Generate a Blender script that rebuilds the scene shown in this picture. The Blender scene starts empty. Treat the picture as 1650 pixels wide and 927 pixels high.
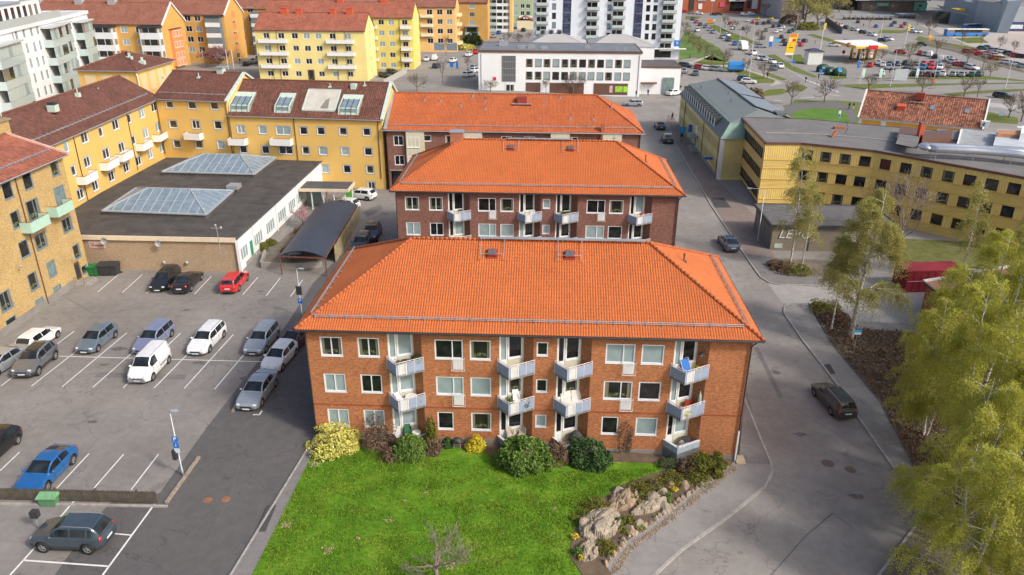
import bpy,bmesh,math,random
import numpy as np
from mathutils import Vector,Matrix
PI=math.pi
R=math.radians
rnd=random.Random(11)
scene=bpy.context.scene
COL=scene.collection
# camera
F_PX,TH,RO,PS,CH=1221.75,R(23.854),R(.2686),R(2.452),36.0
fwd=Vector((-math.sin(PS)*math.cos(TH),math.cos(PS)*math.cos(TH),-math.sin(TH)))
rgt=Vector((math.cos(PS),math.sin(PS),0));up=rgt.cross(fwd)
r2=rgt*math.cos(RO)+up*math.sin(RO);u2=-rgt*math.sin(RO)+up*math.cos(RO)
cd=bpy.data.cameras.new('camera');cam=bpy.data.objects.new('camera',cd);COL.objects.link(cam)
cam.matrix_world=Matrix(((r2.x,u2.x,-fwd.x,0),(r2.y,u2.y,-fwd.y,0),(r2.z,u2.z,-fwd.z,CH),(0,0,0,1)))
cd.sensor_width=36;cd.lens=F_PX/1650*36;cd.clip_end=5000;cd.clip_start=.5
scene.camera=cam
AXF,AXR,AXU=fwd.copy(),r2.copy(),u2.copy()
def ray(px,py):return AXF*F_PX+AXR*(px-825)-AXU*(py-463.5)
def W(px,py,z):
 d=ray(px,py);t=(z-CH)/d.z;return (d.x*t,d.y*t)
def gz(x):
 return 0.0 if x<=-10 else (-1.3 if x>=20 else -1.3*(x+10)/30)
def G(px,py,dz=0):
 z=0
 for _ in range(12):z=gz(W(px,py,z)[0])+dz
 return W(px,py,z)
def onwall(px,py,o,d):
 n=Vector((d[1],-d[0],0));r=ray(px,py)
 t=(n.x*o[0]+n.y*o[1])/(n.x*r.x+n.y*r.y)
 return ((r.x*t-o[0])*d[0]+(r.y*t-o[1])*d[1],CH+r.z*t)
 # materials
MATS={}
def _new(name):
 m=bpy.data.materials.new(name);m.use_nodes=True;nt=m.node_tree
 b=nt.nodes['Principled BSDF'];return m,nt,b
def N(nt,t,**k):
 n=nt.nodes.new(t)
 for a,v in k.items():
  if a[0]=='_':n.inputs[a[1:].replace('_',' ')].default_value=v
  else:setattr(n,a,v)
 return n
def coords(nt,kind='Object',scale=None):
 tc=N(nt,'ShaderNodeTexCoord')
 if scale is None:return tc.outputs[kind]
 mp=N(nt,'ShaderNodeMapping');mp.inputs['Scale'].default_value=scale
 nt.links.new(tc.outputs[kind],mp.inputs[0]);return mp.outputs[0]
def ramp(nt,fac,stops):
 r=N(nt,'ShaderNodeValToRGB');nt.links.new(fac,r.inputs[0]);e=r.color_ramp.elements
 while len(e)<len(stops):e.new(.5)
 for i,(p,c) in enumerate(stops):
  e[i].position=p;e[i].color=(*c,1) if len(c)==3 else c
 return r.outputs[0]
def mixc(nt,fac,a,b,mode='MIX'):
 m=N(nt,'ShaderNodeMix',data_type='RGBA',blend_type=mode)
 if hasattr(fac,'is_linked') or not isinstance(fac,(int,float)):nt.links.new(fac,m.inputs[0])
 else:m.inputs[0].default_value=fac
 for v,i in ((a,6),(b,7)):
  if isinstance(v,(tuple,list)):m.inputs[i].default_value=(*v,1) if len(v)==3 else v
  else:nt.links.new(v,m.inputs[i])
 return m.outputs[2]
def noise(nt,vec,scale,detail=3,rough=.6):
 n=N(nt,'ShaderNodeTexNoise');n.inputs['Scale'].default_value=scale;n.inputs['Detail'].default_value=detail
 n.inputs['Roughness'].default_value=rough
 nt.links.new(vec,n.inputs['Vector']);return n.outputs[0]
def bump(nt,b,h,st,dist=.02):
 n=N(nt,'ShaderNodeBump');n.inputs['Strength'].default_value=st;n.inputs['Distance'].default_value=dist
 nt.links.new(h,n.inputs['Height']);nt.links.new(n.outputs[0],b.inputs['Normal'])
def lerp3(c,k):return tuple(min(1,x*k) for x in c)
def M(name,c,r=.8,var=.18,vs=1.5,metal=0,bs=0,bst=.3,coat=0,spec=.5,fine=0):
 if name in MATS:return MATS[name]
 m,nt,b=_new(name)
 b.inputs['Roughness'].default_value=r;b.inputs['Metallic'].default_value=metal
 b.inputs['Coat Weight'].default_value=coat;b.inputs['Coat Roughness'].default_value=.06
 b.inputs['Specular IOR Level'].default_value=spec
 if var:
  v=coords(nt);n1=noise(nt,v,vs,4)
  col=ramp(nt,n1,[(.3,lerp3(c,1-var)),(.7,lerp3(c,1+var))])
  if fine:
   n2=noise(nt,v,fine,2);f=ramp(nt,n2,[(.3,(.82,.82,.82)),(.7,(1.12,1.12,1.12))])
   col=mixc(nt,1.0,col,f,'MULTIPLY')
  nt.links.new(col,b.inputs['Base Color'])
 else:b.inputs['Base Color'].default_value=(*c,1)
 if bs:bump(nt,b,noise(nt,coords(nt),bs,3),bst)
 m.diffuse_color=(*c,1);MATS[name]=m;return m
def Mbrick(name,c1,c2,mortar,w=.25,h=.08,var=.25):
 m,nt,b=_new(name);v=coords(nt,'UV')
 t=N(nt,'ShaderNodeTexBrick');nt.links.new(v,t.inputs[0])
 for k,x in (('Color1',c1),('Color2',c2),('Mortar',mortar)):t.inputs[k].default_value=(*x,1)
 for k,x in (('Scale',1),('Mortar Size',.007),('Brick Width',w),('Row Height',h),('Bias',-.2)):t.inputs[k].default_value=x
 n1=noise(nt,v,.35,4);n2=noise(nt,coords(nt,'UV',(3.2,10,1)),1.0,2,.9)
 col=mixc(nt,1,t.outputs[0],ramp(nt,n1,[(.3,(1-var*.5,)*3),(.7,(1+var*.5,)*3)]),'MULTIPLY')
 col=mixc(nt,1,col,ramp(nt,n2,[(.33,(1-var*1.5,)*3),(.5,(1,1,1)),(.68,(1+var*1.2,1+var*1.1,1+var*.8))]),'MULTIPLY')
 nt.links.new(col,b.inputs['Base Color']);b.inputs['Roughness'].default_value=.9
 bump(nt,b,t.outputs[1],.25,.01);MATS[name]=m;return m
def Mtile(name,c,moss=(.05,.045,.03),var=.2,cw=.2,rh=.36,geo=False,stain=.58,sp=.25):
 """clay tiles; UV in metres, u along the eaves, v up the slope"""
 m,nt,b=_new(name);v=coords(nt,'UV')
 t=N(nt,'ShaderNodeTexBrick');nt.links.new(v,t.inputs[0]);t.offset=0
 for k,x in (('Color1',lerp3(c,1-sp)),('Color2',lerp3(c,1+sp)),('Mortar',lerp3(c,.45))):t.inputs[k].default_value=(*x,1)
 for k,x in (('Scale',1),('Mortar Size',.012 if not geo else .001),('Brick Width',cw),('Row Height',rh),('Bias',0)):t.inputs[k].default_value=x
 n1=noise(nt,v,.3,5)
 col=mixc(nt,1,t.outputs[0],ramp(nt,n1,[(.3,(1-var,)*3),(.7,(1+var,)*3)]),'MULTIPLY')
 n3=noise(nt,coords(nt,'UV',(1.3,.33,1)),.9,6,.78)
 f=ramp(nt,n3,[(stain,(0,0,0)),(stain+.14,(.75,.75,.75))])
 col=mixc(nt,f,col,moss)
 nt.links.new(col,b.inputs['Base Color']);b.inputs['Roughness'].default_value=.8
 if not geo:
  sx=N(nt,'ShaderNodeSeparateXYZ');nt.links.new(v,sx.inputs[0])
  a=N(nt,'ShaderNodeMath',operation='MULTIPLY');nt.links.new(sx.outputs[0],a.inputs[0]);a.inputs[1].default_value=2*PI/cw
  s=N(nt,'ShaderNodeMath',operation='SINE');nt.links.new(a.outputs[0],s.inputs[0])
  d=N(nt,'ShaderNodeMath',operation='MULTIPLY');nt.links.new(sx.outputs[1],d.inputs[0]);d.inputs[1].default_value=1/rh
  fr=N(nt,'ShaderNodeMath',operation='FRACT');nt.links.new(d.outputs[0],fr.inputs[0])
  ad=N(nt,'ShaderNodeMath',operation='SUBTRACT');nt.links.new(s.outputs[0],ad.inputs[0]);nt.links.new(fr.outputs[0],ad.inputs[1])
  bump(nt,b,ad.outputs[0],.8,.03)
 MATS[name]=m;return m
def Mclad(name,c,pitch=.25,horiz=False,var=.1):
 """ribbed metal sheet, ribs as relief"""
 m,nt,b=_new(name);v=coords(nt,'UV');sx=N(nt,'ShaderNodeSeparateXYZ');nt.links.new(v,sx.inputs[0])
 a=N(nt,'ShaderNodeMath',operation='MULTIPLY');nt.links.new(sx.outputs[1 if horiz else 0],a.inputs[0]);a.inputs[1].default_value=1/pitch
 p=N(nt,'ShaderNodeMath',operation='PINGPONG');nt.links.new(a.outputs[0],p.inputs[0]);p.inputs[1].default_value=.5
 h=ramp(nt,p.outputs[0],[(.18,(0,0,0)),(.3,(1,1,1))])
 n1=noise(nt,v,.4,4)
 nt.links.new(ramp(nt,n1,[(.3,lerp3(c,1-var)),(.7,lerp3(c,1+var))]),b.inputs['Base Color'])
 b.inputs['Roughness'].default_value=.5;bump(nt,b,h,1,.05);MATS[name]=m;return m
def Masphalt(name,c,big=.12,var=.14,cracks=True,streak=False):
 m,nt,b=_new(name);v=coords(nt)
 n1=noise(nt,v,big,5,.65);n2=noise(nt,v,1.3,4,.7);n3=noise(nt,v,14,2,.7)
 col=ramp(nt,n1,[(.3,lerp3(c,1-var)),(.7,lerp3(c,1+var))])
 col=mixc(nt,1,col,ramp(nt,n2,[(.28,(.86,)*3),(.72,(1.12,1.11,1.1))]),'MULTIPLY')
 col=mixc(nt,1,col,ramp(nt,n3,[(.3,(.88,)*3),(.7,(1.12,)*3)]),'MULTIPLY')
 if cracks:
  vo=N(nt,'ShaderNodeTexVoronoi',feature='DISTANCE_TO_EDGE');vo.inputs['Scale'].default_value=.11
  w=N(nt,'ShaderNodeVectorMath',operation='ADD');nz=N(nt,'ShaderNodeTexNoise');nz.inputs['Scale'].default_value=.5;nz.inputs['Detail'].default_value=4
  nt.links.new(v,nz.inputs['Vector'])
  sc=N(nt,'ShaderNodeVectorMath',operation='SCALE');nt.links.new(nz.outputs[1],sc.inputs[0]);sc.inputs['Scale'].default_value=4
  nt.links.new(v,w.inputs[0]);nt.links.new(sc.outputs[0],w.inputs[1]);nt.links.new(w.outputs[0],vo.inputs['Vector'])
  col=mixc(nt,1,col,ramp(nt,vo.outputs['Distance'],[(.0,(.68,)*3),(.006,(1,1,1))]),'MULTIPLY')
  n4=noise(nt,v,.45,2,.5)
  col=mixc(nt,1,col,ramp(nt,n4,[(.68,(1,1,1)),(.75,(.8,)*3)]),'MULTIPLY')
 nt.links.new(col,b.inputs['Base Color']);b.inputs['Roughness'].default_value=.85
 b.inputs['Specular IOR Level'].default_value=.3
 bump(nt,b,n3,.15,.01);MATS[name]=m;return m
def Mgrass(name,c1,c2,c3,bare=None,s=1):
 m,nt,b=_new(name);v=coords(nt)
 n1=noise(nt,v,.35*s,5,.7);n2=noise(nt,coords(nt,'Object',(1,1.6,1)),2.2*s,5,.8)
 col=ramp(nt,n1,[(.3,c1),(.5,c2),(.72,c3)])
 col=mixc(nt,1,col,ramp(nt,n2,[(.25,(.55,.6,.55)),(.5,(1,1,1)),(.75,(1.5,1.4,1.2))]),'MULTIPLY')
 if bare:
  n3=noise(nt,v,.8*s,4,.6)
  col=mixc(nt,ramp(nt,n3,[(.66,(0,0,0)),(.72,(.8,)*3)]),col,bare)
 nt.links.new(col,b.inputs['Base Color']);b.inputs['Roughness'].default_value=.95
 b.inputs['Specular IOR Level'].default_value=.1
 bump(nt,b,n2,.6,.06);MATS[name]=m;return m
def Mleaf(name,c1,c2,tr=.35):
 m,nt,b=_new(name)
 g=N(nt,'ShaderNodeNewGeometry');n1=noise(nt,coords(nt),.7,3)
 ad=N(nt,'ShaderNodeMath',operation='ADD');nt.links.new(g.outputs['Random Per Island'],ad.inputs[0]);nt.links.new(n1,ad.inputs[1])
 col=ramp(nt,ad.outputs[0],[(.45,c1),(1.1,c2)])
 nt.links.new(col,b.inputs['Base Color']);b.inputs['Roughness'].default_value=.7;b.inputs['Specular IOR Level'].default_value=.2
 t=N(nt,'ShaderNodeBsdfTranslucent');nt.links.new(col,t.inputs[0]);mx=N(nt,'ShaderNodeMixShader');mx.inputs[0].default_value=tr
 nt.links.new(b.outputs[0],mx.inputs[1]);nt.links.new(t.outputs[0],mx.inputs[2])
 nt.links.new(mx.outputs[0],nt.nodes['Material Output'].inputs[0]);MATS[name]=m;return m
def Mglass(name,c,r=.06,vr=.5):
 """window pane: dark room or drawn curtain behind a glossy sheet"""
 m,nt,b=_new(name);v=coords(nt)
 n1=noise(nt,v,1.1,1)
 nt.links.new(ramp(nt,n1,[(.35,lerp3(c,1-vr)),(.65,lerp3(c,1+vr))]),b.inputs['Base Color'])
 b.inputs['Roughness'].default_value=.5;b.inputs['Coat Weight'].default_value=1;b.inputs['Coat Roughness'].default_value=r
 b.inputs['Coat IOR'].default_value=1.6;b.inputs['Specular IOR Level'].default_value=0
 MATS[name]=m;return m
def Mpaint(name,c,metal=.0):
 m,nt,b=_new('car_paint_'+name)
 b.inputs['Base Color'].default_value=(*c,1);b.inputs['Metallic'].default_value=metal;b.inputs['Roughness'].default_value=.38
 b.inputs['Coat Weight'].default_value=.9;b.inputs['Coat Roughness'].default_value=.05
 n1=noise(nt,coords(nt),2.5,4);nt.links.new(ramp(nt,n1,[(.3,lerp3(c,.88)),(.7,lerp3(c,1.05))]),b.inputs['Base Color'])
 MATS['paint_'+name]=m;return m
 # mesh builder
ORG={}
def org(o):
 return ORG.get(o.name,Vector((0,0,0))) if o is not None else Vector((0,0,0))
class MB:
 def __init__(s):s.v=[];s.f=[];s.m=[];s.c=0
 def mat(s,i):s.c=i;return s
 def face(s,*p):
  n=len(s.v);s.v+=[tuple(q) for q in p];s.f.append(tuple(range(n,n+len(p))));s.m.append(s.c);return s
 def box(s,x0,y0,z0,x1,y1,z1,T=None):
  p=[(x0,y0,z0),(x1,y0,z0),(x1,y1,z0),(x0,y1,z0),(x0,y0,z1),(x1,y0,z1),(x1,y1,z1),(x0,y1,z1)]
  if T:p=[T(*q) for q in p]
  n=len(s.v);s.v+=[tuple(q) for q in p]
  for f in ((3,2,1,0),(4,5,6,7),(0,1,5,4),(1,2,6,5),(2,3,7,6),(3,0,4,7)):
   s.f.append(tuple(n+i for i in f));s.m.append(s.c)
  return s
 def beam(s,a,b,w,h=None):
  h=h or w;a=Vector(a);b=Vector(b);d=(b-a).normalized()
  x=d.cross(Vector((0,0,1)));
  if x.length<1e-3:x=Vector((1,0,0))
  x.normalize();y=x.cross(d);x*=w/2;y*=h/2
  p=[a-x-y,a+x-y,a+x+y,a-x+y,b-x-y,b+x-y,b+x+y,b-x+y]
  n=len(s.v);s.v+=[tuple(q) for q in p]
  for f in ((0,1,2,3),(7,6,5,4),(0,4,5,1),(1,5,6,2),(2,6,7,3),(3,7,4,0)):
   s.f.append(tuple(n+i for i in f));s.m.append(s.c)
  return s
 def tube(s,pts,r,n=6,cap=True):
  pts=[Vector(p) for p in pts];k=len(pts);rs=r if isinstance(r,(list,tuple)) else [r]*k
  base=len(s.v);X=None
  for i,p in enumerate(pts):
   d=(pts[min(i+1,k-1)]-pts[max(i-1,0)]).normalized()
   if X is None:
    X=d.cross(Vector((0,0,1)));
    if X.length<1e-3:X=Vector((1,0,0))
   X=(X-d*X.dot(d))
   if X.length<1e-4:X=d.orthogonal()
   X.normalize();Y=d.cross(X)
   for j in range(n):
    a=2*PI*j/n;s.v.append(tuple(p+(X*math.cos(a)+Y*math.sin(a))*rs[i]))
  for i in range(k-1):
   for j in range(n):
    a=base+i*n+j;b=base+i*n+(j+1)%n;s.f.append((a,b,b+n,a+n));s.m.append(s.c)
  if cap and n>2:
   s.f.append(tuple(base+j for j in range(n))[::-1]);s.m.append(s.c)
   s.f.append(tuple(base+(k-1)*n+j for j in range(n)));s.m.append(s.c)
  return s
 def lathe(s,prof,n=12,c=(0,0,0),axis='z'):
  base=len(s.v)
  for r,z in prof:
   for j in range(n):
    a=2*PI*j/n;x,y=r*math.cos(a),r*math.sin(a)
    q=(x,y,z) if axis=='z' else ((x,z,y) if axis=='y' else (z,x,y))
    s.v.append((q[0]+c[0],q[1]+c[1],q[2]+c[2]))
  for i in range(len(prof)-1):
   for j in range(n):
    a=base+i*n+j;b=base+i*n+(j+1)%n;s.f.append((a,b,b+n,a+n));s.m.append(s.c)
  return s
 def blob(s,c,rx,ry,rz,n=8,k=5,jit=0):
  base=len(s.v);rr=random.Random(int(c[0]*97+c[1]*31+len(s.v)))
  for i in range(k+1):
   th=PI*i/k
   for j in range(n):
    a=2*PI*j/n;q=1+jit*(rr.random()-.5)
    s.v.append((c[0]+rx*q*math.sin(th)*math.cos(a),c[1]+ry*q*math.sin(th)*math.sin(a),c[2]+rz*q*math.cos(th)))
  for i in range(k):
   for j in range(n):
    a=base+i*n+j;b=base+i*n+(j+1)%n;s.f.append((a,a+n,b+n,b));s.m.append(s.c)
  return s
 def prism(s,poly,z0,z1):
  n=len(poly);b=len(s.v)
  s.v+=[(p[0],p[1],z0) for p in poly]+[(p[0],p[1],z1) for p in poly]
  s.f.append(tuple(range(b+n-1,b-1,-1)));s.m.append(s.c);s.f.append(tuple(range(b+n,b+2*n)));s.m.append(s.c)
  for i in range(n):
   j=(i+1)%n;s.f.append((b+i,b+j,b+n+j,b+n+i));s.m.append(s.c)
  return s
 def mesh(s,name,mats,smooth=False,off=Vector((0,0,0))):
  me=bpy.data.meshes.new(name)
  v=np.array(s.v,dtype=float).reshape(-1,3)-np.array(off)
  me.from_pydata([tuple(q) for q in v],[],s.f)
  mats=mats if isinstance(mats,(list,tuple)) else [mats]
  for m in mats:me.materials.append(m)
  if len(mats)>1:me.polygons.foreach_set('material_index',s.m)
  if smooth:me.polygons.foreach_set('use_smooth',[True]*len(s.f))
  autouv(me,np.array(off));me.update();return me
 def build(s,name,mats,parent=None,smooth=False):
  o=org(parent);me=s.mesh(name,mats,smooth,o)
  ob=bpy.data.objects.new(name,me);COL.objects.link(ob)
  if parent is not None:ob.parent=parent
  ORG[ob.name]=o;return ob
def autouv(me,off):
 nv=len(me.vertices);nf=len(me.polygons)
 if nf==0 or nf>400000:return
 co=np.empty(nv*3);me.vertices.foreach_get('co',co);co=co.reshape(-1,3)+off
 no=np.empty(nf*3);me.polygons.foreach_get('normal',no);no=no.reshape(-1,3)
 lt=np.empty(nf,dtype=int);me.polygons.foreach_get('loop_total',lt)
 li=np.empty(len(me.loops),dtype=int);me.loops.foreach_get('vertex_index',li)
 t=np.cross(np.tile([0,0,1.],(nf,1)),no);ln=np.linalg.norm(t,axis=1);fl=ln<.12
 t[fl]=[1,0,0];ln[fl]=1;t/=ln[:,None];b=np.cross(no,t)
 pf=np.repeat(np.arange(nf),lt);p=co[li]
 uv=np.stack([(p*t[pf]).sum(1),(p*b[pf]).sum(1)],1)
 l=me.uv_layers.new(name='UVMap');l.data.foreach_set('uv',uv.ravel())
def empty(name,loc,rz=0):
 o=bpy.data.objects.new(name,None);COL.objects.link(o);o.location=loc;o.rotation_euler=(0,0,rz)
 o.empty_display_size=.3;ORG[o.name]=Vector(loc);return o
def tag(o,label=None,cat=None,group=None,kind=None):
 if label:o['label']=label
 if cat:o['category']=cat
 if group:o['group']=group
 if kind:o['kind']=kind
 return o
def dup(root,loc,rz=0,sc=1,label=None,group=None):
 r=root.copy();COL.objects.link(r);r.location=loc;r.rotation_euler=(0,0,rz)
 r.scale=(sc,sc,sc) if not isinstance(sc,tuple) else sc
 if label:r['label']=label
 if group:r['group']=group
 for ch in list(root.children):
  c=ch.copy();COL.objects.link(c);c.parent=r
  for g in list(ch.children):
   d=g.copy();COL.objects.link(d);d.parent=c
 return r
def link(name,me,parent,loc=(0,0,0),rz=0):
 o=bpy.data.objects.new(name,me);COL.objects.link(o);o.parent=parent;o.location=loc;o.rotation_euler=(0,0,rz)
 return o
white=M('white_paint',(.78,.78,.76),.6,.05)
offwhite=M('cream_panel',(.62,.58,.42),.7,.08)
greyblue=M('grey_blue_panel',(.29,.35,.46),.6,.08)
gutterm=M('dark_gutter_metal',(.05,.05,.055),.45,.2,metal=.3)
zinc=M('zinc_sheet',(.36,.38,.40),.5,.15,.6,metal=.3)
brownm=M('brown_sheet',(.14,.07,.05),.5,.1)
redm=M('red_sheet',(.30,.05,.03),.5,.1)
blackm=M('black_rubber',(.02,.02,.02),.7,0)
darkm=M('dark_plastic',(.04,.042,.045),.5,.1)
steel=M('galvanised_steel',(.42,.44,.46),.45,.12,metal=.4)
conc=M('weathered_concrete',(.30,.28,.25),.9,.2,.8,fine=9,bs=12)
kerbm=M('granite_kerb',(.36,.34,.31),.9,.2,2.5,fine=12)
plinth=M('plinth_render',(.25,.235,.21),.9,.15,.7)
wood=M('weathered_wood',(.10,.083,.063),.9,.3,2,fine=14)
tim=M('timber_brown',(.20,.10,.055),.8,.2,3)
brickA=Mbrick('orange_brick',(.50,.175,.060),(.35,.11,.038),(.38,.23,.13),var=.28)
brickB=Mbrick('red_brown_brick',(.24,.095,.065),(.15,.06,.045),(.30,.19,.15),var=.3)
brickT=Mbrick('tan_brick',(.53,.37,.15),(.42,.27,.10),(.42,.32,.17),var=.22)
brickH=Mbrick('beige_brick',(.44,.32,.21),(.36,.25,.155),(.40,.31,.22),var=.18)
brickR=M('mall_red_brick',(.45,.125,.06),.9,.12,.05)
tileA=Mtile('orange_clay_tile',(.48,.128,.032),moss=(.13,.075,.04),geo=True,stain=.64,sp=.11,var=.13)
tileB=Mtile('orange_clay_tile_weathered',(.43,.112,.034),moss=(.09,.058,.035),geo=True,stain=.58,sp=.25,var=.18)
tileD=Mtile('brown_clay_tile',(.155,.06,.04),cw=.3,rh=.38,stain=.7,sp=.3)
tileR=Mtile('red_sheet_tile',(.34,.11,.065),cw=.3,rh=.4,stain=.68)
tileF=Mtile('far_brown_tile',(.28,.11,.07),cw=.3,rh=.4,stain=.72,sp=.2)
tileO=Mtile('mottled_old_tile',(.27,.105,.06),moss=(.36,.16,.06),cw=.42,rh=.5,stain=.66,sp=.5,var=.3)
ridgem=M('clay_ridge_tile',(.42,.115,.038),.8,.3,3)
ridged=M('brown_ridge_tile',(.20,.08,.05),.8,.25,3)
yel=M('yellow_render',(.74,.475,.135),.9,.07,.22)
yellow_pale=M('pale_yellow_render',(.80,.66,.26),.9,.06,.2)
yellow_cream=M('cream_yellow_render',(.85,.74,.48),.9,.05,.2)
ochre=M('ochre_render',(.64,.36,.10),.9,.08,.2)
orangem=M('orange_render',(.70,.26,.09),.9,.06,.2)
ochre2=M('light_ochre_render',(.80,.50,.19),.9,.06,.2)
whitew=M('white_render',(.80,.81,.81),.9,.05,.15)
whitet=M('white_tower_render',(.72,.77,.83),.85,.05,.1)
greenw=M('sage_render',(.36,.45,.28),.9,.05)
paleyel=Mclad('pale_yellow_boards',(.82,.70,.28),.2)
cladv=Mclad('yellow_ribbed_sheet',(.80,.58,.18),.34)
cladh=Mclad('yellow_ribbed_sheet_level',(.78,.56,.17),.22,True)
felt=M('roof_felt',(.10,.095,.095),.9,.25,.4,fine=3)
feltg=M('grey_roof_felt',(.175,.168,.162),.85,.14,.35,fine=4)
feltd=Masphalt('dark_roof_felt',(.082,.074,.068),.5,.3,False)
copper=M('patinated_sheet',(.13,.155,.15),.55,.1,.3)
copperg=M('green_patina',(.22,.34,.28),.7,.2,1)
patina=M('pale_green_flashing',(.50,.60,.52),.7,.12,2)
solar=M('solar_panel',(.26,.30,.34),.3,.06,.5,metal=.2)
bluegrey=M('blue_grey_cladding',(.24,.30,.35),.5,.08,.1)
winfr=M('window_white',(.82,.83,.84),.5,.03)
winfb=M('window_blue_grey',(.17,.24,.30),.5,.05)
winfg=M('window_grey_surround',(.33,.36,.38),.7,.08)
winfd=M('window_dark_brown',(.07,.045,.04),.5,.05)
paneD=Mglass('pane_dark_room',(.018,.02,.02))
def Mcurtain(name,cur,dark):
 m,nt,b=_new(name);v=coords(nt,'Generated');sx=N(nt,'ShaderNodeSeparateXYZ');nt.links.new(v,sx.inputs[0])
 a=N(nt,'ShaderNodeMath',operation='PINGPONG');nt.links.new(sx.outputs[0],a.inputs[0]);a.inputs[1].default_value=.5
 f=N(nt,'ShaderNodeMath',operation='LESS_THAN');nt.links.new(a.outputs[0],f.inputs[0]);f.inputs[1].default_value=.16
 wv=N(nt,'ShaderNodeTexWave');wv.inputs['Scale'].default_value=9;wv.inputs['Distortion'].default_value=2;nt.links.new(v,wv.inputs['Vector'])
 cc=ramp(nt,wv.outputs[1],[(.2,lerp3(cur,.6)),(.8,cur)]);n1=noise(nt,coords(nt,'Generated',(7,7,5)),1,3)
 g=N(nt,'ShaderNodeMath',operation='LESS_THAN');nt.links.new(sx.outputs[2],g.inputs[0]);g.inputs[1].default_value=.32
 pl=mixc(nt,g.outputs[0],dark,ramp(nt,n1,[(.5,dark),(.58,(.10,.13,.05)),(.7,(.25,.22,.16))]));nt.links.new(mixc(nt,f.outputs[0],pl,cc),b.inputs['Base Color'])
 b.inputs['Roughness'].default_value=.5;b.inputs['Coat Weight'].default_value=1;b.inputs['Coat Roughness'].default_value=.06;b.inputs['Coat IOR'].default_value=1.6;b.inputs['Specular IOR Level'].default_value=0
 MATS[name]=m;return m
paneC=Mcurtain('pane_curtain',(.26,.24,.17),(.02,.022,.02))
paneB=Mglass('pane_blind',(.30,.38,.38),vr=.08)
paneS=Mglass('pane_sky_glass',(.20,.26,.31),vr=.12)
paneG=Mglass('pane_green_glass',(.18,.25,.24),vr=.15)
glassb=M('balcony_glass',(.46,.55,.54),.25,.04,coat=.6)
mint=M('mint_panel',(.42,.62,.50),.6,.05)
trunkm=M('bark_brown',(.15,.115,.085),.95,.3,4,bs=8)
twigm=M('bare_twig',(.17,.13,.10),.95,.25,1)
def Mbirchbark():
 m,nt,b=_new('birch_bark');v=coords(nt,'Object',(1,1,3.5));n1=noise(nt,v,2.2,3,.7)
 nt.links.new(ramp(nt,n1,[(.38,(.07,.06,.05)),(.46,(.52,.50,.45)),(.8,(.70,.68,.63))]),b.inputs['Base Color']);b.inputs['Roughness'].default_value=.8;MATS['birch_bark']=m;return m
birchm=Mbirchbark()
leafB=Mleaf('birch_leaf',(.38,.40,.06),(.60,.59,.13),.55)
leafB2=Mleaf('birch_catkin_leaf',(.29,.28,.07),(.47,.44,.15),.5)
leafG=Mleaf('glossy_green_leaf',(.07,.13,.025),(.17,.27,.055),.2)
leafD=Mleaf('dark_green_leaf',(.035,.07,.025),(.09,.16,.05),.2)
leafY=Mleaf('yellow_flower',(.62,.50,.03),(.80,.68,.07),.25)
leafYG=Mleaf('yellow_green_leaf',(.48,.46,.08),(.74,.70,.20),.25)
leafR=Mleaf('dry_brown_leaf',(.13,.085,.055),(.26,.175,.115),.2)
leafO=Mleaf('olive_leaf',(.10,.11,.02),(.22,.22,.04),.25)
leafP=Mleaf('pink_blossom',(.45,.20,.22),(.66,.38,.42),.25)
leafDP=Mleaf('dusky_red_bud',(.20,.085,.085),(.32,.15,.14),.2)
soil=M('garden_soil',(.13,.092,.06),.95,.35,1.2,fine=9,bs=6,bst=.8)
rockm=M('pale_rock',(.34,.285,.215),.9,.35,1.6,fine=7,bs=4,bst=.8)
rockp=M('brownish_rock',(.34,.25,.17),.9,.35,1.8,fine=8,bs=5,bst=.8)
asph=Masphalt('asphalt_lot',(.235,.218,.202),var=.18)
asphd=Masphalt('asphalt_dark',(.115,.11,.108),var=.1)
asphs=Masphalt('asphalt_street',(.27,.25,.23),big=.09,var=.2)
asphn=Masphalt('asphalt_new_patch',(.075,.073,.075),var=.08,cracks=False)
pave=Masphalt('asphalt_footway',(.20,.19,.185),var=.12)
pavel=Masphalt('asphalt_footway_light',(.27,.255,.24),var=.12)
paver=Masphalt('reddish_footway',(.24,.195,.17),var=.15)
court=Masphalt('pale_paving',(.36,.345,.325),var=.1)
farg=Masphalt('asphalt_far',(.27,.255,.235),var=.12,cracks=False)
lawnm=Mgrass('lawn_grass',(.06,.155,.012),(.10,.215,.016),(.18,.275,.03),bare=(.30,.27,.10))
grassm=Mgrass('park_grass',(.10,.13,.03),(.135,.165,.04),(.17,.185,.06),s=.3)
grassd=Mgrass('verge_grass',(.11,.125,.04),(.145,.15,.055),(.18,.17,.08),s=.5)
linem=M('road_marking_white',(.72,.72,.70),.7,.12,2)
soild=M('leaf_litter',(.17,.14,.105),.95,.35,1,fine=6,bs=5)
for nm,c,mt in (('white',(.78,.78,.77),0),('silver',(.42,.45,.48),.5),('greyblue',(.20,.26,.32),.5),('grey',(.20,.21,.22),.5),('lilac',(.30,.33,.48),.45),('black',(.012,.012,.014),.1),('darkgrey',(.06,.065,.07),.3),('red',(.62,.02,.02),0),('blue',(.02,.15,.42),.35),('maroon',(.10,.02,.035),.2),('steelblue',(.12,.17,.22),.5),('slate',(.065,.095,.12),.4),('navy',(.03,.05,.12),.3),('orange',(.62,.22,.03),.1),('green',(.05,.13,.10),.3),('yellow',(.70,.48,.03),0),('teal',(.03,.20,.38),.3),('beige',(.4,.36,.3),.3)):
 Mpaint(nm,c,mt)
carglass=Mglass('car_glass',(.02,.026,.03))
rimm=M('alloy_rim',(.45,.46,.48),.35,0,metal=.7)
headm=M('headlamp_glass',(.62,.66,.70),.15,0,coat=1)
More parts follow.
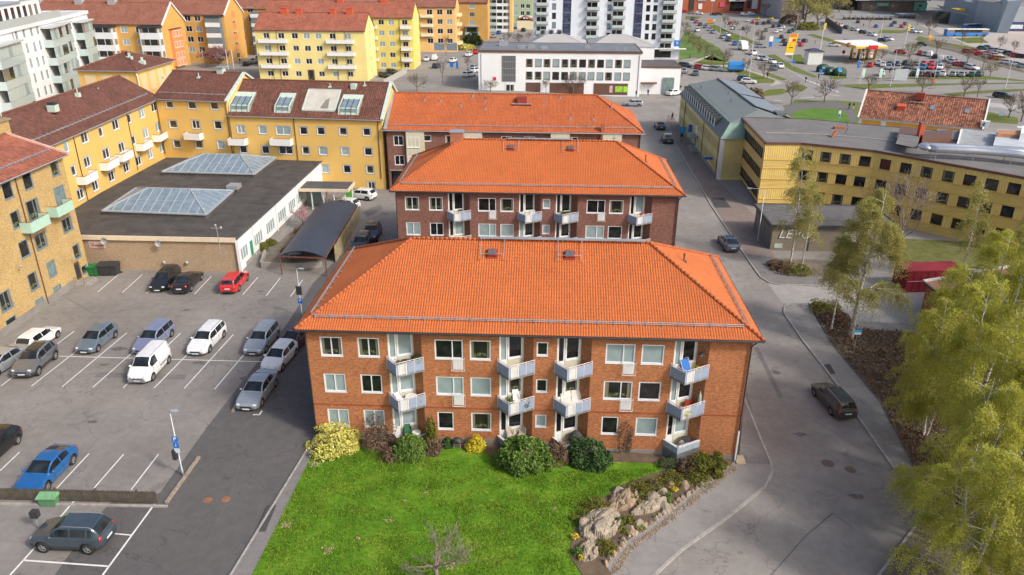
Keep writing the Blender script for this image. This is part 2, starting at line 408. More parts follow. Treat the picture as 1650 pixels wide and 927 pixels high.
tailm=M('tail_lamp_red',(.45,.015,.015),.25,0,coat=1)
platem=M('number_plate',(.70,.72,.75),.5,0)
bluesign=M('sign_blue',(.02,.16,.55),.5,.05)
bluelight=M('sign_light_blue',(.05,.40,.75),.5,.05)
# building tools
WK={'w':(winfr,None,.10,0),'yg':(winfr,winfg,.10,.13),'b':(winfb,None,.10,0),'c':(M('window_cream',(.62,.54,.30)),None,.1,0),'d':(winfd,None,.08,0),'g':(winfg,None,.06,0)}
MC={}
def win_meshes(w,h,kind,mull,door=0):
 key=(round(w,2),round(h,2),kind,mull,round(door,2))
 if key in MC:return MC[key]
 fm,sm,fw,sw=WK[kind];mb=MB()
 a,b=-w/2,w/2;y0,y1=.03,.12
 mb.box(a,y0,0,b,y1,fw);mb.box(a,y0,h-fw,b,y1,h);mb.box(a,y0,fw,a+fw,y1,h-fw);mb.box(b-fw,y0,fw,b,y1,h-fw)
 for k in range(mull if isinstance(mull,int) else 1):
  x=a+w*(k+1)/(mull+1) if isinstance(mull,int) else a+w*mull
  mb.box(x-fw*.4,y0+.01,fw,x+fw*.4,y1,h-fw)
 mb.box(a-.02,-.05,-.04,b+.02,.03,.0)
 mats=[fm]
 if sm is not None:
  mb.mat(1);q=sw
  mb.box(a-q,-.025,-q,b+q,.0,-.041);mb.box(a-q,-.025,h,b+q,.0,h+q);mb.box(a-q,-.025,-.041,a-.021,.0,h);mb.box(b+.021,-.025,-.041,b+q,.0,h);mats.append(sm)
 f=mb.mesh('window_frame',mats)
 p=MB().face((a+fw*.6,.10,fw*.6),(b-fw*.6,.10,fw*.6),(b-fw*.6,.10,h-fw*.6),(a+fw*.6,.10,h-fw*.6))
 MC[key]=(f,p);return MC[key]
PC={}
def pane_mesh(key,p,m):
 k=(key,m.name)
 if k not in PC:PC[k]=p.mesh('window_pane',m)
 return PC[k]
def wall_grid(mb,o,d,L,z0,z1,ops,reveal=.14,T=None):
 """wall sheet from o along d with rectangular openings and their reveals"""
 n=(d[1],-d[0])
 def P3(u,z,y=0):return (o[0]+d[0]*u-n[0]*y,o[1]+d[1]*u-n[1]*y,z)
 ops=[(max(.02,a),max(z0+.02,b),min(L-.02,c),min(z1-.02,e)) for a,b,c,e in ops]
 us=sorted({0,L,*[q[0] for q in ops],*[q[2] for q in ops]});zs=sorted({z0,z1,*[q[1] for q in ops],*[q[3] for q in ops]})
 for i in range(len(zs)-1):
  run=None;zc=(zs[i]+zs[i+1])/2
  for j in range(len(us)-1):
   uc=(us[j]+us[j+1])/2
   hole=any(a<uc<c and b<zc<e for a,b,c,e in ops)
   if not hole and run is None:run=us[j]
   if run is not None and (hole or j==len(us)-2):
    e=us[j] if hole else us[j+1]
    mb.face(P3(run,zs[i]),P3(e,zs[i]),P3(e,zs[i+1]),P3(run,zs[i+1]));run=None
 for a,b,c,e in ops:
  mb.face(P3(a,b),P3(c,b),P3(c,b,reveal),P3(a,b,reveal));mb.face(P3(a,e,reveal),P3(c,e,reveal),P3(c,e),P3(a,e))
  mb.face(P3(a,b),P3(a,b,reveal),P3(a,e,reveal),P3(a,e));mb.face(P3(c,b,reveal),P3(c,b),P3(c,e),P3(c,e,reveal))
class Bld:
 def __init__(s,name,label,cat,ox,oy,ang,L,D,z0,z1,group=None):
  s.o=(ox,oy);s.a=ang;s.L=L;s.D=D;s.z0=z0;s.z1=z1
  s.cx,s.sx=math.cos(ang),math.sin(ang)
  c=s.T(L/2,D/2,z0);s.root=tag(empty(name,c),label,cat,group)
  s.ops={k:[] for k in 'SENW'};s.extra=[];s.rr=random.Random(int(ox*13+oy*7))
 def T(s,u,v,z):return (s.o[0]+u*s.cx-v*s.sx,s.o[1]+u*s.sx+v*s.cx,z)
 def side(s,k):
  c,n=s.cx,s.sx
  if k=='S':return s.T(0,0,0)[:2],(c,n),s.L
  if k=='E':return s.T(s.L,0,0)[:2],(-n,c),s.D
  if k=='N':return s.T(s.L,s.D,0)[:2],(-c,-n),s.L
  return s.T(0,s.D,0)[:2],(n,-c),s.D
 def pick(s,pw):
  r=s.rr.random();return paneD if r<pw[0] else (paneC if r<pw[0]+pw[1] else paneB)
 def win(s,k,u0,z0,u1,z1,kind='w',mull=1,pane=None,pw=(.5,.2),cut=True,name='window',frame=None):
  o,d,L=frame or s.side(k)
  if cut:
   if frame is None:s.ops[k].append((u0,z0,u1,z1))
   else:frame_ops.append((u0,z0,u1,z1))
  f,p=win_meshes(u1-u0,z1-z0,kind,mull);key=(round(u1-u0,2),round(z1-z0,2),kind)
  um=(u0+u1)/2;r=org(s.root)
  w=link(name,f,s.root,(o[0]+d[0]*um-r.x,o[1]+d[1]*um-r.y,z0-r.z),math.atan2(d[1],d[0]))
  g=link('pane',pane_mesh(key,p,pane or s.pick(pw)),w)
  return w
 def px(s,k,x0,y0,x1,y1,size=None):
  """photo rectangle -> rectangle on the wall"""
  o,d,L=s.side(k);q=[onwall(a,b,o,d) for a,b in ((x0,y0),(x1,y0),(x1,y1),(x0,y1))]
  return ((q[0][0]+q[3][0])/2,(q[2][1]+q[3][1])/2,(q[1][0]+q[2][0])/2,(q[0][1]+q[1][1])/2)
 def grid(s,k,us,zs,w,h,**kw):
  for z in zs:
   for u in us:s.win(k,u-w/2,z,u+w/2,z+h,**kw)
 def walls(s,mat,sides='SENW',gable=None,zr=None,plinth_h=0,pm=None,thick=True):
  mb=MB()
  for k in sides:
   o,d,L=s.side(k);wall_grid(mb,o,d,L,s.z0-(.6 if plinth_h==0 else 0),s.z1,s.ops[k])
  if gable=='EW':
   for u in (0,s.L):
    q=[s.T(u,0,s.z1),s.T(u,s.D,s.z1),s.T(u,s.D/2,zr)]
    mb.face(*(q if u else q[::-1]))
  if gable=='NS':
   for v in (0,s.D):
    q=[s.T(0,v,s.z1),s.T(s.L,v,s.z1),s.T(s.L/2,v,zr)]
    mb.face(*(q if not v else q[::-1]))
  o=mb.build('wall',mat,s.root);return o
 def mb(s):return MB()
 def lbox(s,mb,u0,v0,z0,u1,v1,z1):return mb.box(u0,v0,z0,u1,v1,z1,s.T)
 def hip(s,mat,ze,zr,oh=.5,inset=None,name='roof',rm=None):
  i=(s.D/2+oh) if inset is None else inset;mb=MB();T=s.T
  a,b,c,d=T(-oh,-oh,ze),T(s.L+oh,-oh,ze),T(s.L+oh,s.D+oh,ze),T(-oh,s.D+oh,ze)
  e,f=T(-oh+i,s.D/2,zr),T(s.L+oh-i,s.D/2,zr)
  mb.face(a,b,f,e);mb.face(c,d,e,f)
  mb.face(b,c,f);mb.face(d,a,e);mb.face(d,c,b,a)
  r=mb.build(name,mat,s.root)
  m2=MB()
  for p,q in ((a,e),(b,f),(c,f),(d,e),(e,f)):m2.tube([Vector(p)+Vector((0,0,.03)),Vector(q)+Vector((0,0,.03))],.13,6)
  m2.build('ridge_tiles',rm or ridged,r);return r
 def gable(s,mat,ze,zr,oh=.4,ge=.25,axis='u',name='roof',rm=None,th=.18):
  mb=MB();T=s.T
  if axis=='u':
   A=lambda t,w,z:T(t,w,z);L,D=s.L,s.D
  else:
   A=lambda t,w,z:T(w,t,z);L,D=s.D,s.L
  sl=(zr-ze)/(D/2);zo=ze-oh*sl
  for (w0,w1) in ((-oh,D/2),(D+oh,D/2)):
   p=[A(-ge,w0,zo),A(L+ge,w0,zo),A(L+ge,w1,zr),A(-ge,w1,zr)]
   q=[tuple(Vector(x)+Vector((0,0,th))) for x in p]
   fl=(w0>w1)!=(axis!='u')
   if fl:p=[p[1],p[0],p[3],p[2]];q=[q[1],q[0],q[3],q[2]]
   mb.face(*q);mb.face(*p[::-1])
   for i in range(4):j=(i+1)%4;mb.face(p[i],p[j],q[j],q[i])
  r=mb.build(name,mat,s.root)
  MB().tube([Vector(A(-ge,D/2,zr+th+.03)),Vector(A(L+ge,D/2,zr+th+.03))],.13,6).build('ridge_tiles',rm or ridged,r)
  return r
 def flat(s,mat,zt,fascia,par=.25,oh=.25,fh=.35):
  m=MB();T=s.T
  m.box(-oh,-oh,s.z1-.02,s.L+oh,s.D+oh,zt,T);r=m.build('roof',mat,s.root)
  m=MB();p=oh+.05
  for (a,b,c,d) in ((-p,-p,s.L+p,-p+par),(-p,s.D+p-par,s.L+p,s.D+p),(-p,-p+par,-p+par,s.D+p-par),(s.L+p-par,-p+par,s.L+p,s.D+p-par)):
   m.box(a,b,zt-fh,c,d,zt+.09,T)
  m.build('roof_edge',fascia,s.root);return r
 def gutter(s,ze,oh=.5,mat=None,sides='S'):
  for k in sides:
   if k=='S':p=[s.T(-oh,-oh-.06,ze-.05),s.T(s.L+oh,-oh-.06,ze-.05)]
   elif k=='E':p=[s.T(s.L+oh+.06,-oh,ze-.05),s.T(s.L+oh+.06,s.D+oh,ze-.05)]
   elif k=='W':p=[s.T(-oh-.06,-oh,ze-.05),s.T(-oh-.06,s.D+oh,ze-.05)]
   else:p=[s.T(-oh,s.D+oh+.06,ze-.05),s.T(s.L+oh,s.D+oh+.06,ze-.05)]
   MB().tube(p,.08,6).build('gutter',mat or zinc,s.root)
 def pipe(s,u,v,z0,z1,mat=None,r=.055):
  MB().tube([s.T(u,v,z0),s.T(u,v,z1)],r,6).build('downpipe',mat or gutterm,s.root)
def frame_path(o,d,L):return (o,d,L)
frame_ops=[]
def tile_sheet(mb,poly,cw=.2,rh=.36,amp=.042,seg=4,lip=.016):
 """corrugated clay tiles laid over a planar 3D polygon (first edge = eaves)"""
 P=[Vector(p) for p in poly];n=(P[1]-P[0]).cross(P[2]-P[0]).normalized()
 if n.z<0:n=-n
 t=(P[1]-P[0]).normalized();b=n.cross(t)
 if b.z<0:b=-b
 uv=[((p-P[0]).dot(t),(p-P[0]).dot(b)) for p in P]
 u0,u1=min(q[0] for q in uv),max(q[0] for q in uv);v1=max(q[1] for q in uv)
 nu=int((u1-u0)/cw*seg)+1;nr=int(math.ceil(v1/rh))
 us=u0+np.arange(nu+1)*cw/seg;hu=amp*np.abs(np.sin(PI*(us-u0)/cw))**.8*1.0
 vs=[];hv=[]
 for k in range(nr):vs+=[k*rh,(k+1)*rh-.002];hv+=[lip,0]
 vs=np.array(vs);hv=np.array(hv)
 bm=bmesh.new();grid=[[bm.verts.new((u,v,hu[i]+hv[j])) for i,u in enumerate(us)] for j,v in enumerate(vs)]
 for j in range(len(vs)-1):
  for i in range(nu):bm.faces.new((grid[j][i],grid[j][i+1],grid[j+1][i+1],grid[j+1][i]))
 cx=sum(q[0] for q in uv)/len(uv);cy=sum(q[1] for q in uv)/len(uv)
 for i in range(len(uv)):
  a,c=uv[i],uv[(i+1)%len(uv)];e=Vector((c[1]-a[1],-(c[0]-a[0]),0))
  if e.length<1e-5:continue
  e.normalize()
  if e.x*(cx-a[0])+e.y*(cy-a[1])>0:e=-e
  bmesh.ops.bisect_plane(bm,geom=bm.verts[:]+bm.edges[:]+bm.faces[:],dist=1e-5,plane_co=(a[0],a[1],0),plane_no=e,clear_outer=True)
 base=len(mb.v);bm.verts.index_update()
 for v in bm.verts:q=P[0]+t*v.co.x+b*v.co.y+n*v.co.z;mb.v.append((q.x,q.y,q.z))
 for f in bm.faces:mb.f.append(tuple(base+v.index for v in f.verts));mb.m.append(mb.c)
 bm.free()
def ridge_run(mb,a,b,r=.13,step=.38):
 """overlapping half-round ridge tiles"""
 a=Vector(a);b=Vector(b);L=(b-a).length;n=max(1,int(L/step));d=(b-a)/n
 for i in range(n):
  p=a+d*i;mb.tube([p,p+d*1.05],[r*1.12,r*.9],8)
def snow_guard(parent,a,b,up,h=.32):
 """rail on brackets a metre up the slope; up = direction up the slope"""
 mb=MB();a=Vector(a);b=Vector(b);L=(b-a).length;n=int(L/1.15);z=Vector((0,0,h))
 mb.tube([a+z,b+z],.035,6);mb.tube([a+z*.55,b+z*.55],.03,6)
 for i in range(n+1):
  p=a+(b-a)*(i/n);mb.beam(p-up*.05+z*.05,p+z*1.15,.05);mb.beam(p+z,p+up*.45+z*.1,.04)
 return mb.build('snow_guard',zinc,parent)
 # ground sheets
XS=(-10.0,20.0)
def sheet(name,pts,mat,lift,world=False,kind='structure',hole=None,skirt=0):
 """flat polygon (photo pixels or world xy) draped over the sloping ground"""
 pw=pts if world else [G(*p) for p in pts]
 bm=bmesh.new();vs=[bm.verts.new((p[0],p[1],0)) for p in pw]
 f=bm.faces.new(vs);f.normal_update()
 if f.normal.z<0:f.normal_flip()
 bmesh.ops.triangulate(bm,faces=bm.faces[:])
 for x in XS:bmesh.ops.bisect_plane(bm,geom=bm.verts[:]+bm.edges[:]+bm.faces[:],dist=1e-5,plane_co=(x,0,0),plane_no=(1,0,0))
 if skirt:
  ed=[e for e in bm.edges if len(e.link_faces)==1]
  r=bmesh.ops.extrude_edge_only(bm,edges=ed)
  sk=[v for v in r['geom'] if isinstance(v,bmesh.types.BMVert)];ss=set(sk)
  for v in bm.verts:v.co.z=gz(v.co.x)+lift-(skirt if v in ss else 0)
 else:
  for v in bm.verts:v.co.z=gz(v.co.x)+lift
 me=bpy.data.meshes.new(name);bm.to_mesh(me);bm.free();me.materials.append(mat);autouv(me,np.zeros(3))
 o=bpy.data.objects.new(name,me);COL.objects.link(o);ORG[o.name]=Vector((0,0,0))
 if kind:o['kind']=kind
 return o
def kerb(name,pts,w=.16,h=.13,world=False,mat=None,base=0):
 pw=[Vector(p) for p in (pts if world else [G(*p) for p in pts])]
 out=[pw[0]]
 for a,b in zip(pw,pw[1:]):
  cs=sorted([((x-a.x)/(b.x-a.x)) for x in XS if (a.x-x)*(b.x-x)<0]);out+=[a+(b-a)*t for t in cs];out.append(b)
 pw=out;m=MB();L=[];R_=[]
 for i,p in enumerate(pw):
  d=(pw[min(i+1,len(pw)-1)]-pw[max(i-1,0)]).normalized();n=Vector((-d.y,d.x))*w/2;L.append(p+n);R_.append(p-n)
 for i in range(len(pw)-1):
  def q(v,z):return (v.x,v.y,gz(v.x)+z)
  a,b,c,d=L[i],L[i+1],R_[i+1],R_[i]
  m.face(q(d,h),q(c,h),q(b,h),q(a,h));m.face(q(a,h),q(b,h),q(b,base-.05),q(a,base-.05));m.face(q(c,h),q(d,h),q(d,base-.05),q(c,base-.05))
  if i==0:m.face(q(a,h),q(a,base-.05),q(d,base-.05),q(d,h))
  if i==len(pw)-2:m.face(q(c,h),q(c,base-.05),q(b,base-.05),q(b,h))
 o=m.build(name,mat or kerbm);o['kind']='structure';return o
def lines(name,segs,w=.11,lift=.03,mat=None):
 m=MB()
 for s in segs:
  a,b=Vector(G(*s[:2])),Vector(G(*s[2:4]));pts=[a]
  for x in XS:
   if (a.x-x)*(b.x-x)<0:pts.append(a+(b-a)*((x-a.x)/(b.x-a.x)))
  pts.append(b);d=(b-a).normalized();n=Vector((-d.y,d.x))*((s[4] if len(s)>4 else w)/2)
  for p,q in zip(pts,pts[1:]):
   f=lambda v:(v.x,v.y,gz(v.x)+lift)
   m.face(f(p-n),f(q-n),f(q+n),f(p+n))
 o=m.build(name,mat or linem);o['kind']='structure';return o
sheet('ground',[(-2500,-200),(2500,-200),(2500,4000),(-2500,4000)],farg,-.03,world=True)
sheet('car_park_asphalt',[(-700,560),(0,430),(140,436),(382,437),(456,385),(500,300),(640,305),(640,400),(560,500),(520,700),(440,927),(380,1250),(-700,1250)],asph,0)
sheet('service_road',[(-60,1250),(88,927),(150,840),(180,808),(257,795),(331,692),(413,586),(466,517),(504,457),(560,400),(640,400),(640,300),(760,300),(640,560),(560,700),(511,700),(373,927),(290,1060),(180,1250)],asphd,.004)
sheet('yard_asphalt',[(540,350),(555,320),(625,310),(645,330),(645,420),(560,410)],asphs,.008)
sheet('footway',[(373,927),(511,700),(545,640),(548,700),(505,731),(407,927),(310,1120),(240,1120)],pave,.11)
sheet('footway_patch',[(432,816),(446,816),(428,859),(413,859)],asphn,.116)
kerb('kerb',[(230,1120),(373,927),(511,700),(530,668)])
sheet('lawn',[(310,1120),(407,927),(505,731),(508,700),(800,690),(1190,720),(1170,757),(1108,752),(1072,760),(1006,782),(956,817),(921,864),(919,902),(937,927),(960,1120)],lawnm,.13)
sheet('planting_bed_soil',[(505,715),(508,695),(800,690),(1190,720),(1178,752),(1108,762),(1072,750),(975,746),(915,742),(880,752),(800,748),(780,728),(720,722),(700,738),(640,742),(590,722)],soil,.16)
sheet('rock_bed_soil',[(1178,745),(1108,752),(1072,760),(1006,782),(956,817),(921,864),(919,902),(937,927),(960,1000),(985,927),(975,914),(1006,876),(1056,842),(1101,807),(1142,776),(1178,748)],soil,.18,skirt=.3)
sheet('footpath',[(985,1120),(955,930),(975,914),(1006,876),(1056,842),(1101,807),(1142,776),(1178,748),(1190,742),(1200,640),(1170,480),(1222,700),(1242,747),(1244,763),(1233,785),(1176,832),(1100,886),(1055,927),(900,1060),(840,1120)],pavel,.10)
sheet('footpath_dark',[(1190,748),(1200,640),(1196,600),(1222,700),(1241,750)],pave,.106)
kerb('kerb',[(820,1130),(890,1060),(1055,927),(1100,886),(1176,832),(1233,785),(1244,763),(1242,747),(1222,700),(1200,645),(1170,560)],.2)
sheet('street',[(700,1250),(900,1040),(1055,927),(1233,785),(1242,747),(1210,670),(1160,560),(1100,420),(1060,330),(1040,260),(1025,200),(1000,178),(900,170),(700,165),(640,150),(640,120),(700,110),(770,150),(1030,156),(1075,150),(1090,160),(1088,200),(1106,262),(1146,331.7),(1192,399.6),(1217,436),(1236,455),(1256,459),(1420,468),(1640,470),(1650,540),(1380,530),(1345,492),(1270,490),(1263,504),(1293,549),(1326,591),(1376.5,665),(1466,792),(1482,829),(1472,854),(1417,927),(1300,1050),(1200,1250)],asphs,.006)
sheet('side_yard',[(1256,459),(1420,468),(1640,470),(1700,480),(1700,560),(1380,530),(1345,492),(1301,490),(1270,489),(1263,492),(1225,440)],court,.012)
sheet('side_yard_ramp',[(1372,528),(1385,519),(1500,522),(1600,530),(1600,545),(1480,540)],pavel,.018)
sheet('footway',[(1301,489),(1270,490),(1263,504),(1293,549),(1326,591),(1376.5,665),(1466,792),(1482,829),(1500,830),(1490,790),(1419,652),(1340,557),(1303,494)],pavel,.11)
kerb('kerb',[(1303,489),(1272,489.5),(1264,496),(1263.5,506),(1293,549),(1326,591),(1351,624),(1376.5,665),(1466,792),(1480,815),(1482,832),(1472,854),(1417,927),(1300,1060)],.2)
sheet('footway_patch',[(1327,589),(1337,588),(1346,604),(1336,606)],asphn,.116)
sheet('birch_bed_soil',[(1303,490),(1345,492),(1380,531),(1600,546),(1800,570),(2000,1200),(1300,1200),(1420,927),(1474,856),(1486,829),(1490,790),(1419,652),(1340,557)],soild,.14)
sheet('footway',[(1256,459),(1236,455),(1217,436),(1192,399.6),(1146,331.7),(1106,262),(1088.6,231.6),(1076,200),(1078,185),(1087,192),(1154.7,291),(1215.5,348),(1250,420),(1275,425),(1330,448),(1330,461)],paver,.11)
sheet('footway_asphalt',[(1256,458),(1238,454),(1219,436),(1203,414),(1238,414),(1252,430),(1290,445),(1318,448),(1318,459)],pave,.116)
sheet('footway_patch',[(1144,320),(1166,320),(1178,336),(1152,336)],asphn,.116)
kerb('kerb',[(1330,461.5),(1256,459.5),(1240,456.5),(1226,448),(1217,436),(1192,399.6),(1146,331.7),(1106,262),(1088.6,231.6),(1076,200)],.2)
sheet('back_lawn',[(1430,400),(1440,385),(1650,395),(1760,405),(1760,450),(1650,440),(1440,420)],grassd,.1)
sheet('shrub_bed_soil',[(1240,430),(1250,418),(1330,420),(1350,445),(1290,448)],soild,.12)
def L4(a,b,c,d):return (a/3.173,400+b/3.173,c/3.173,400+d/3.173)
def L5(a,b,c,d):return (a/3.173,640+b/3.173,c/3.173,640+d/3.173)
lines('parking_lines',[L4(*q) for q in ((500,225,608,133),(625,228,728,135),(750,230,870,135),(870,235,985,140),(995,235,1080,145),(1117,240,1215,145),(1240,240,1318,150),(1362,243,1433,153),(1485,248,1547,163),(300,553,1360,582),(5,705,380,425),(160,707,515,430),(317,710,650,432),(475,712,785,440),(630,715,922,437),(788,716,1060,440),(942,718,1193,442),(1097,722,1330,447),(-160,700,60,530))]+[L5(*q) for q in ((0,378,100,282),(290,467,455,290),(480,467,632,293),(670,475,810,293),(95,468,260,300),(578,698,675,707))],.1,.012)
lines('parking_lines',[L5(*q) for q in ((30,935,180,768),(295,630,378,533),(500,945,790,548),(120,835,555,866),(1293,91,1328,91),(1325,93,1340,70))],.13,.014)
lines('parking_lines',[(1610,495,1900,560)],.1,.02)
for nm,x,y,r_ in (('manhole_cover',335,806,.33),('manhole_cover',364,805,.33),('manhole_cover',1334,747,.5),('manhole_cover',1370,757,.42),('manhole_cover',1180,757,.3)):
 p=G(x,y);z=gz(p[0]);rustc=M('rusty_iron',(.26,.12,.065),.8,.3,3) if x<400 else M('worn_iron',(.17,.12,.10),.8,.2,3)
 zl=z+(.115 if x==1180 else .012);m=MB();m.lathe([(0,zl+.012),(r_*.75,zl+.012),(r_*.8,zl+.004),(r_*.88,zl+.012),(r_,zl+.008),(r_,zl-.05)],20,(p[0],p[1],0));o=m.build(nm,rustc)
 tag(o,{335:'left one of the two rusty manhole covers on the dark service road',364:'right one of the two rusty manhole covers on the dark service road',1334:'large brown manhole cover in the bend of the street',1370:'faded round cover patch right of the large manhole in the street',1180:'small dark manhole cover on the footpath by the corner downpipe'}[x],'manhole cover','manhole covers')
lines('sealed_crack',[(1342,827,1300,862,.10),(1300,862,1262,905,.09),(1262,905,1230,940,.07),(1342,827,1376,853,.06),(1250,640,1385,722,.04),(1340,726,1440,760,.04),(300,640,345,605,.04),(345,605,352,560,.03),(90,470,150,505,.04),(420,500,400,560,.03),(330,880,372,800,.04),(372,800,400,700,.04),(560,345,615,330,.05)],.05,.016,M('bitumen_seal',(.13,.122,.115),.7,.2,2))
stm=M('oil_stain',(.13,.12,.112),.7,.25,2,fine=8)
for i,(x,y,r_) in enumerate(((193,562,.5),(168,588,.35),(322,585,.4),(150,680,.3),(250,520,.3),(420,470,.3),(395,610,.4),(300,500,.35),(1250,600,.5),(1290,700,.4),(1380,800,.35),(620,345,.4))):
 rr=random.Random(i);cx,cy=G(x,y);sheet('oil_stain',[(cx+math.cos(a)*r_*rr.uniform(.4,1.4)*1.5,cy+math.sin(a)*r_*rr.uniform(.5,1.1)) for a in [k*PI/7 for k in range(14)]],stm,.0115,world=True)
sheet('trench_patch',[(585,342),(612,330),(618,336),(592,350)],M('repair_asphalt',(.17,.16,.152),.9,.12,1,fine=8),.02)
sheet('trench_patch',[(1215,560),(1222,560),(1262,640),(1254,640)],M('repair_asphalt',(.17,.16,.152)),.0115)
sheet('trench_patch',[(160,600),(300,604),(298,612),(150,608)],M('repair_asphalt',(.17,.16,.152)),.0105)
# the three brick blocks in the middle
def balcony_part(root,T,u,zf,ground=False,tall=False):
 """wedge balcony: T maps (u, v, z); u = left edge of the recess, zf = floor height"""
 A,B,C=(u-.15,-.02),(u+.8,-1.15),(u+2.72,-.06);E_=(u+1.85,.72)
 def seg(mb,p,q,z0,z1,th=.05,out=0):
  d=Vector((q[0]-p[0],q[1]-p[1]));d.normalize();n=Vector((d.y,-d.x))
  a=[T(p[0]+n.x*out,p[1]+n.y*out,0)[:2],T(q[0]+n.x*out,q[1]+n.y*out,0)[:2],T(q[0]+n.x*(out-th),q[1]+n.y*(out-th),0)[:2],T(p[0]+n.x*(out-th),p[1]+n.y*(out-th),0)[:2]]
  mb.prism(a,z0,z1)
 fl=MB();poly=[T(*p,0)[:2] for p in (A,B,C,(u+2.6,0),E_,(u+.02,.0))]
 fl.prism(poly,(zf-.17) if not ground else zf-.9,zf);o=fl.build('balcony',conc,root)
 pan=MB();mid=(B[0]+(C[0]-B[0])*.08,B[1]+(C[1]-B[1])*.08);mid2=(B[0]+(C[0]-B[0])*.40,B[1]+(C[1]-B[1])*.40)
 zp0,zp1=(zf-.12,zf+.86) if not ground else (zf-.95,zf+(.42 if not tall else .55))
 if tall:zp0=zf-1.5
 if ground:
  seg(pan,A,B,zp0,zp1,.14);seg(pan,B,C,zp0,zp1,.14)
  pan.mat(1)
  seg(pan,A,B,zp1,zp1+.05,.2,.03);seg(pan,B,C,zp1,zp1+.05,.2,.03)
  pan.build('parapet',[conc if not tall else M('blue_grey_plank',(.33,.39,.44),.7,.15,3),M('parapet_cap',(.62,.65,.68),.7,.1)],o)
 else:
  seg(pan,A,B,zp0,zp1,.04);seg(pan,B,mid,zp0,zp1,.04);pan.build('corner_panel',greyblue,o);pan=MB();seg(pan,mid2,C,zp0,zp1,.04)
  pan.build('panel',greyblue,o)
  sl=MB();n=7
  for i in range(n):
   f0=.08+.32*i/n;f1=f0+.32/n*.72
   p=(B[0]+(C[0]-B[0])*f0,B[1]+(C[1]-B[1])*f0);q=(B[0]+(C[0]-B[0])*f1,B[1]+(C[1]-B[1])*f1)
   seg(sl,p,q,zp0,zp1,.03)
  sl.build('slat_panel',white,o)
  rl=MB();pts=[Vector(T(*p,zf+1.08)) for p in (A,(B[0]-.12,B[1]+.12),(B[0]+.12,B[1]+.02),C)]
  rl.tube(pts,.028,6);rl.tube([p-Vector((0,0,.14)) for p in pts],.02,6)
  for f in (0,.33,.66,1):
   p=(B[0]+(C[0]-B[0])*f,B[1]+(C[1]-B[1])*f);rl.tube([T(*p,zf-.1),T(*p,zf+1.08)],.022,5)
  rl.tube([T(*A,zf-.1),T(*A,zf+1.08)],.022,5)
  rl.build('rail',M('balcony_rail',(.72,.66,.68),.5,.03),o)
 return o
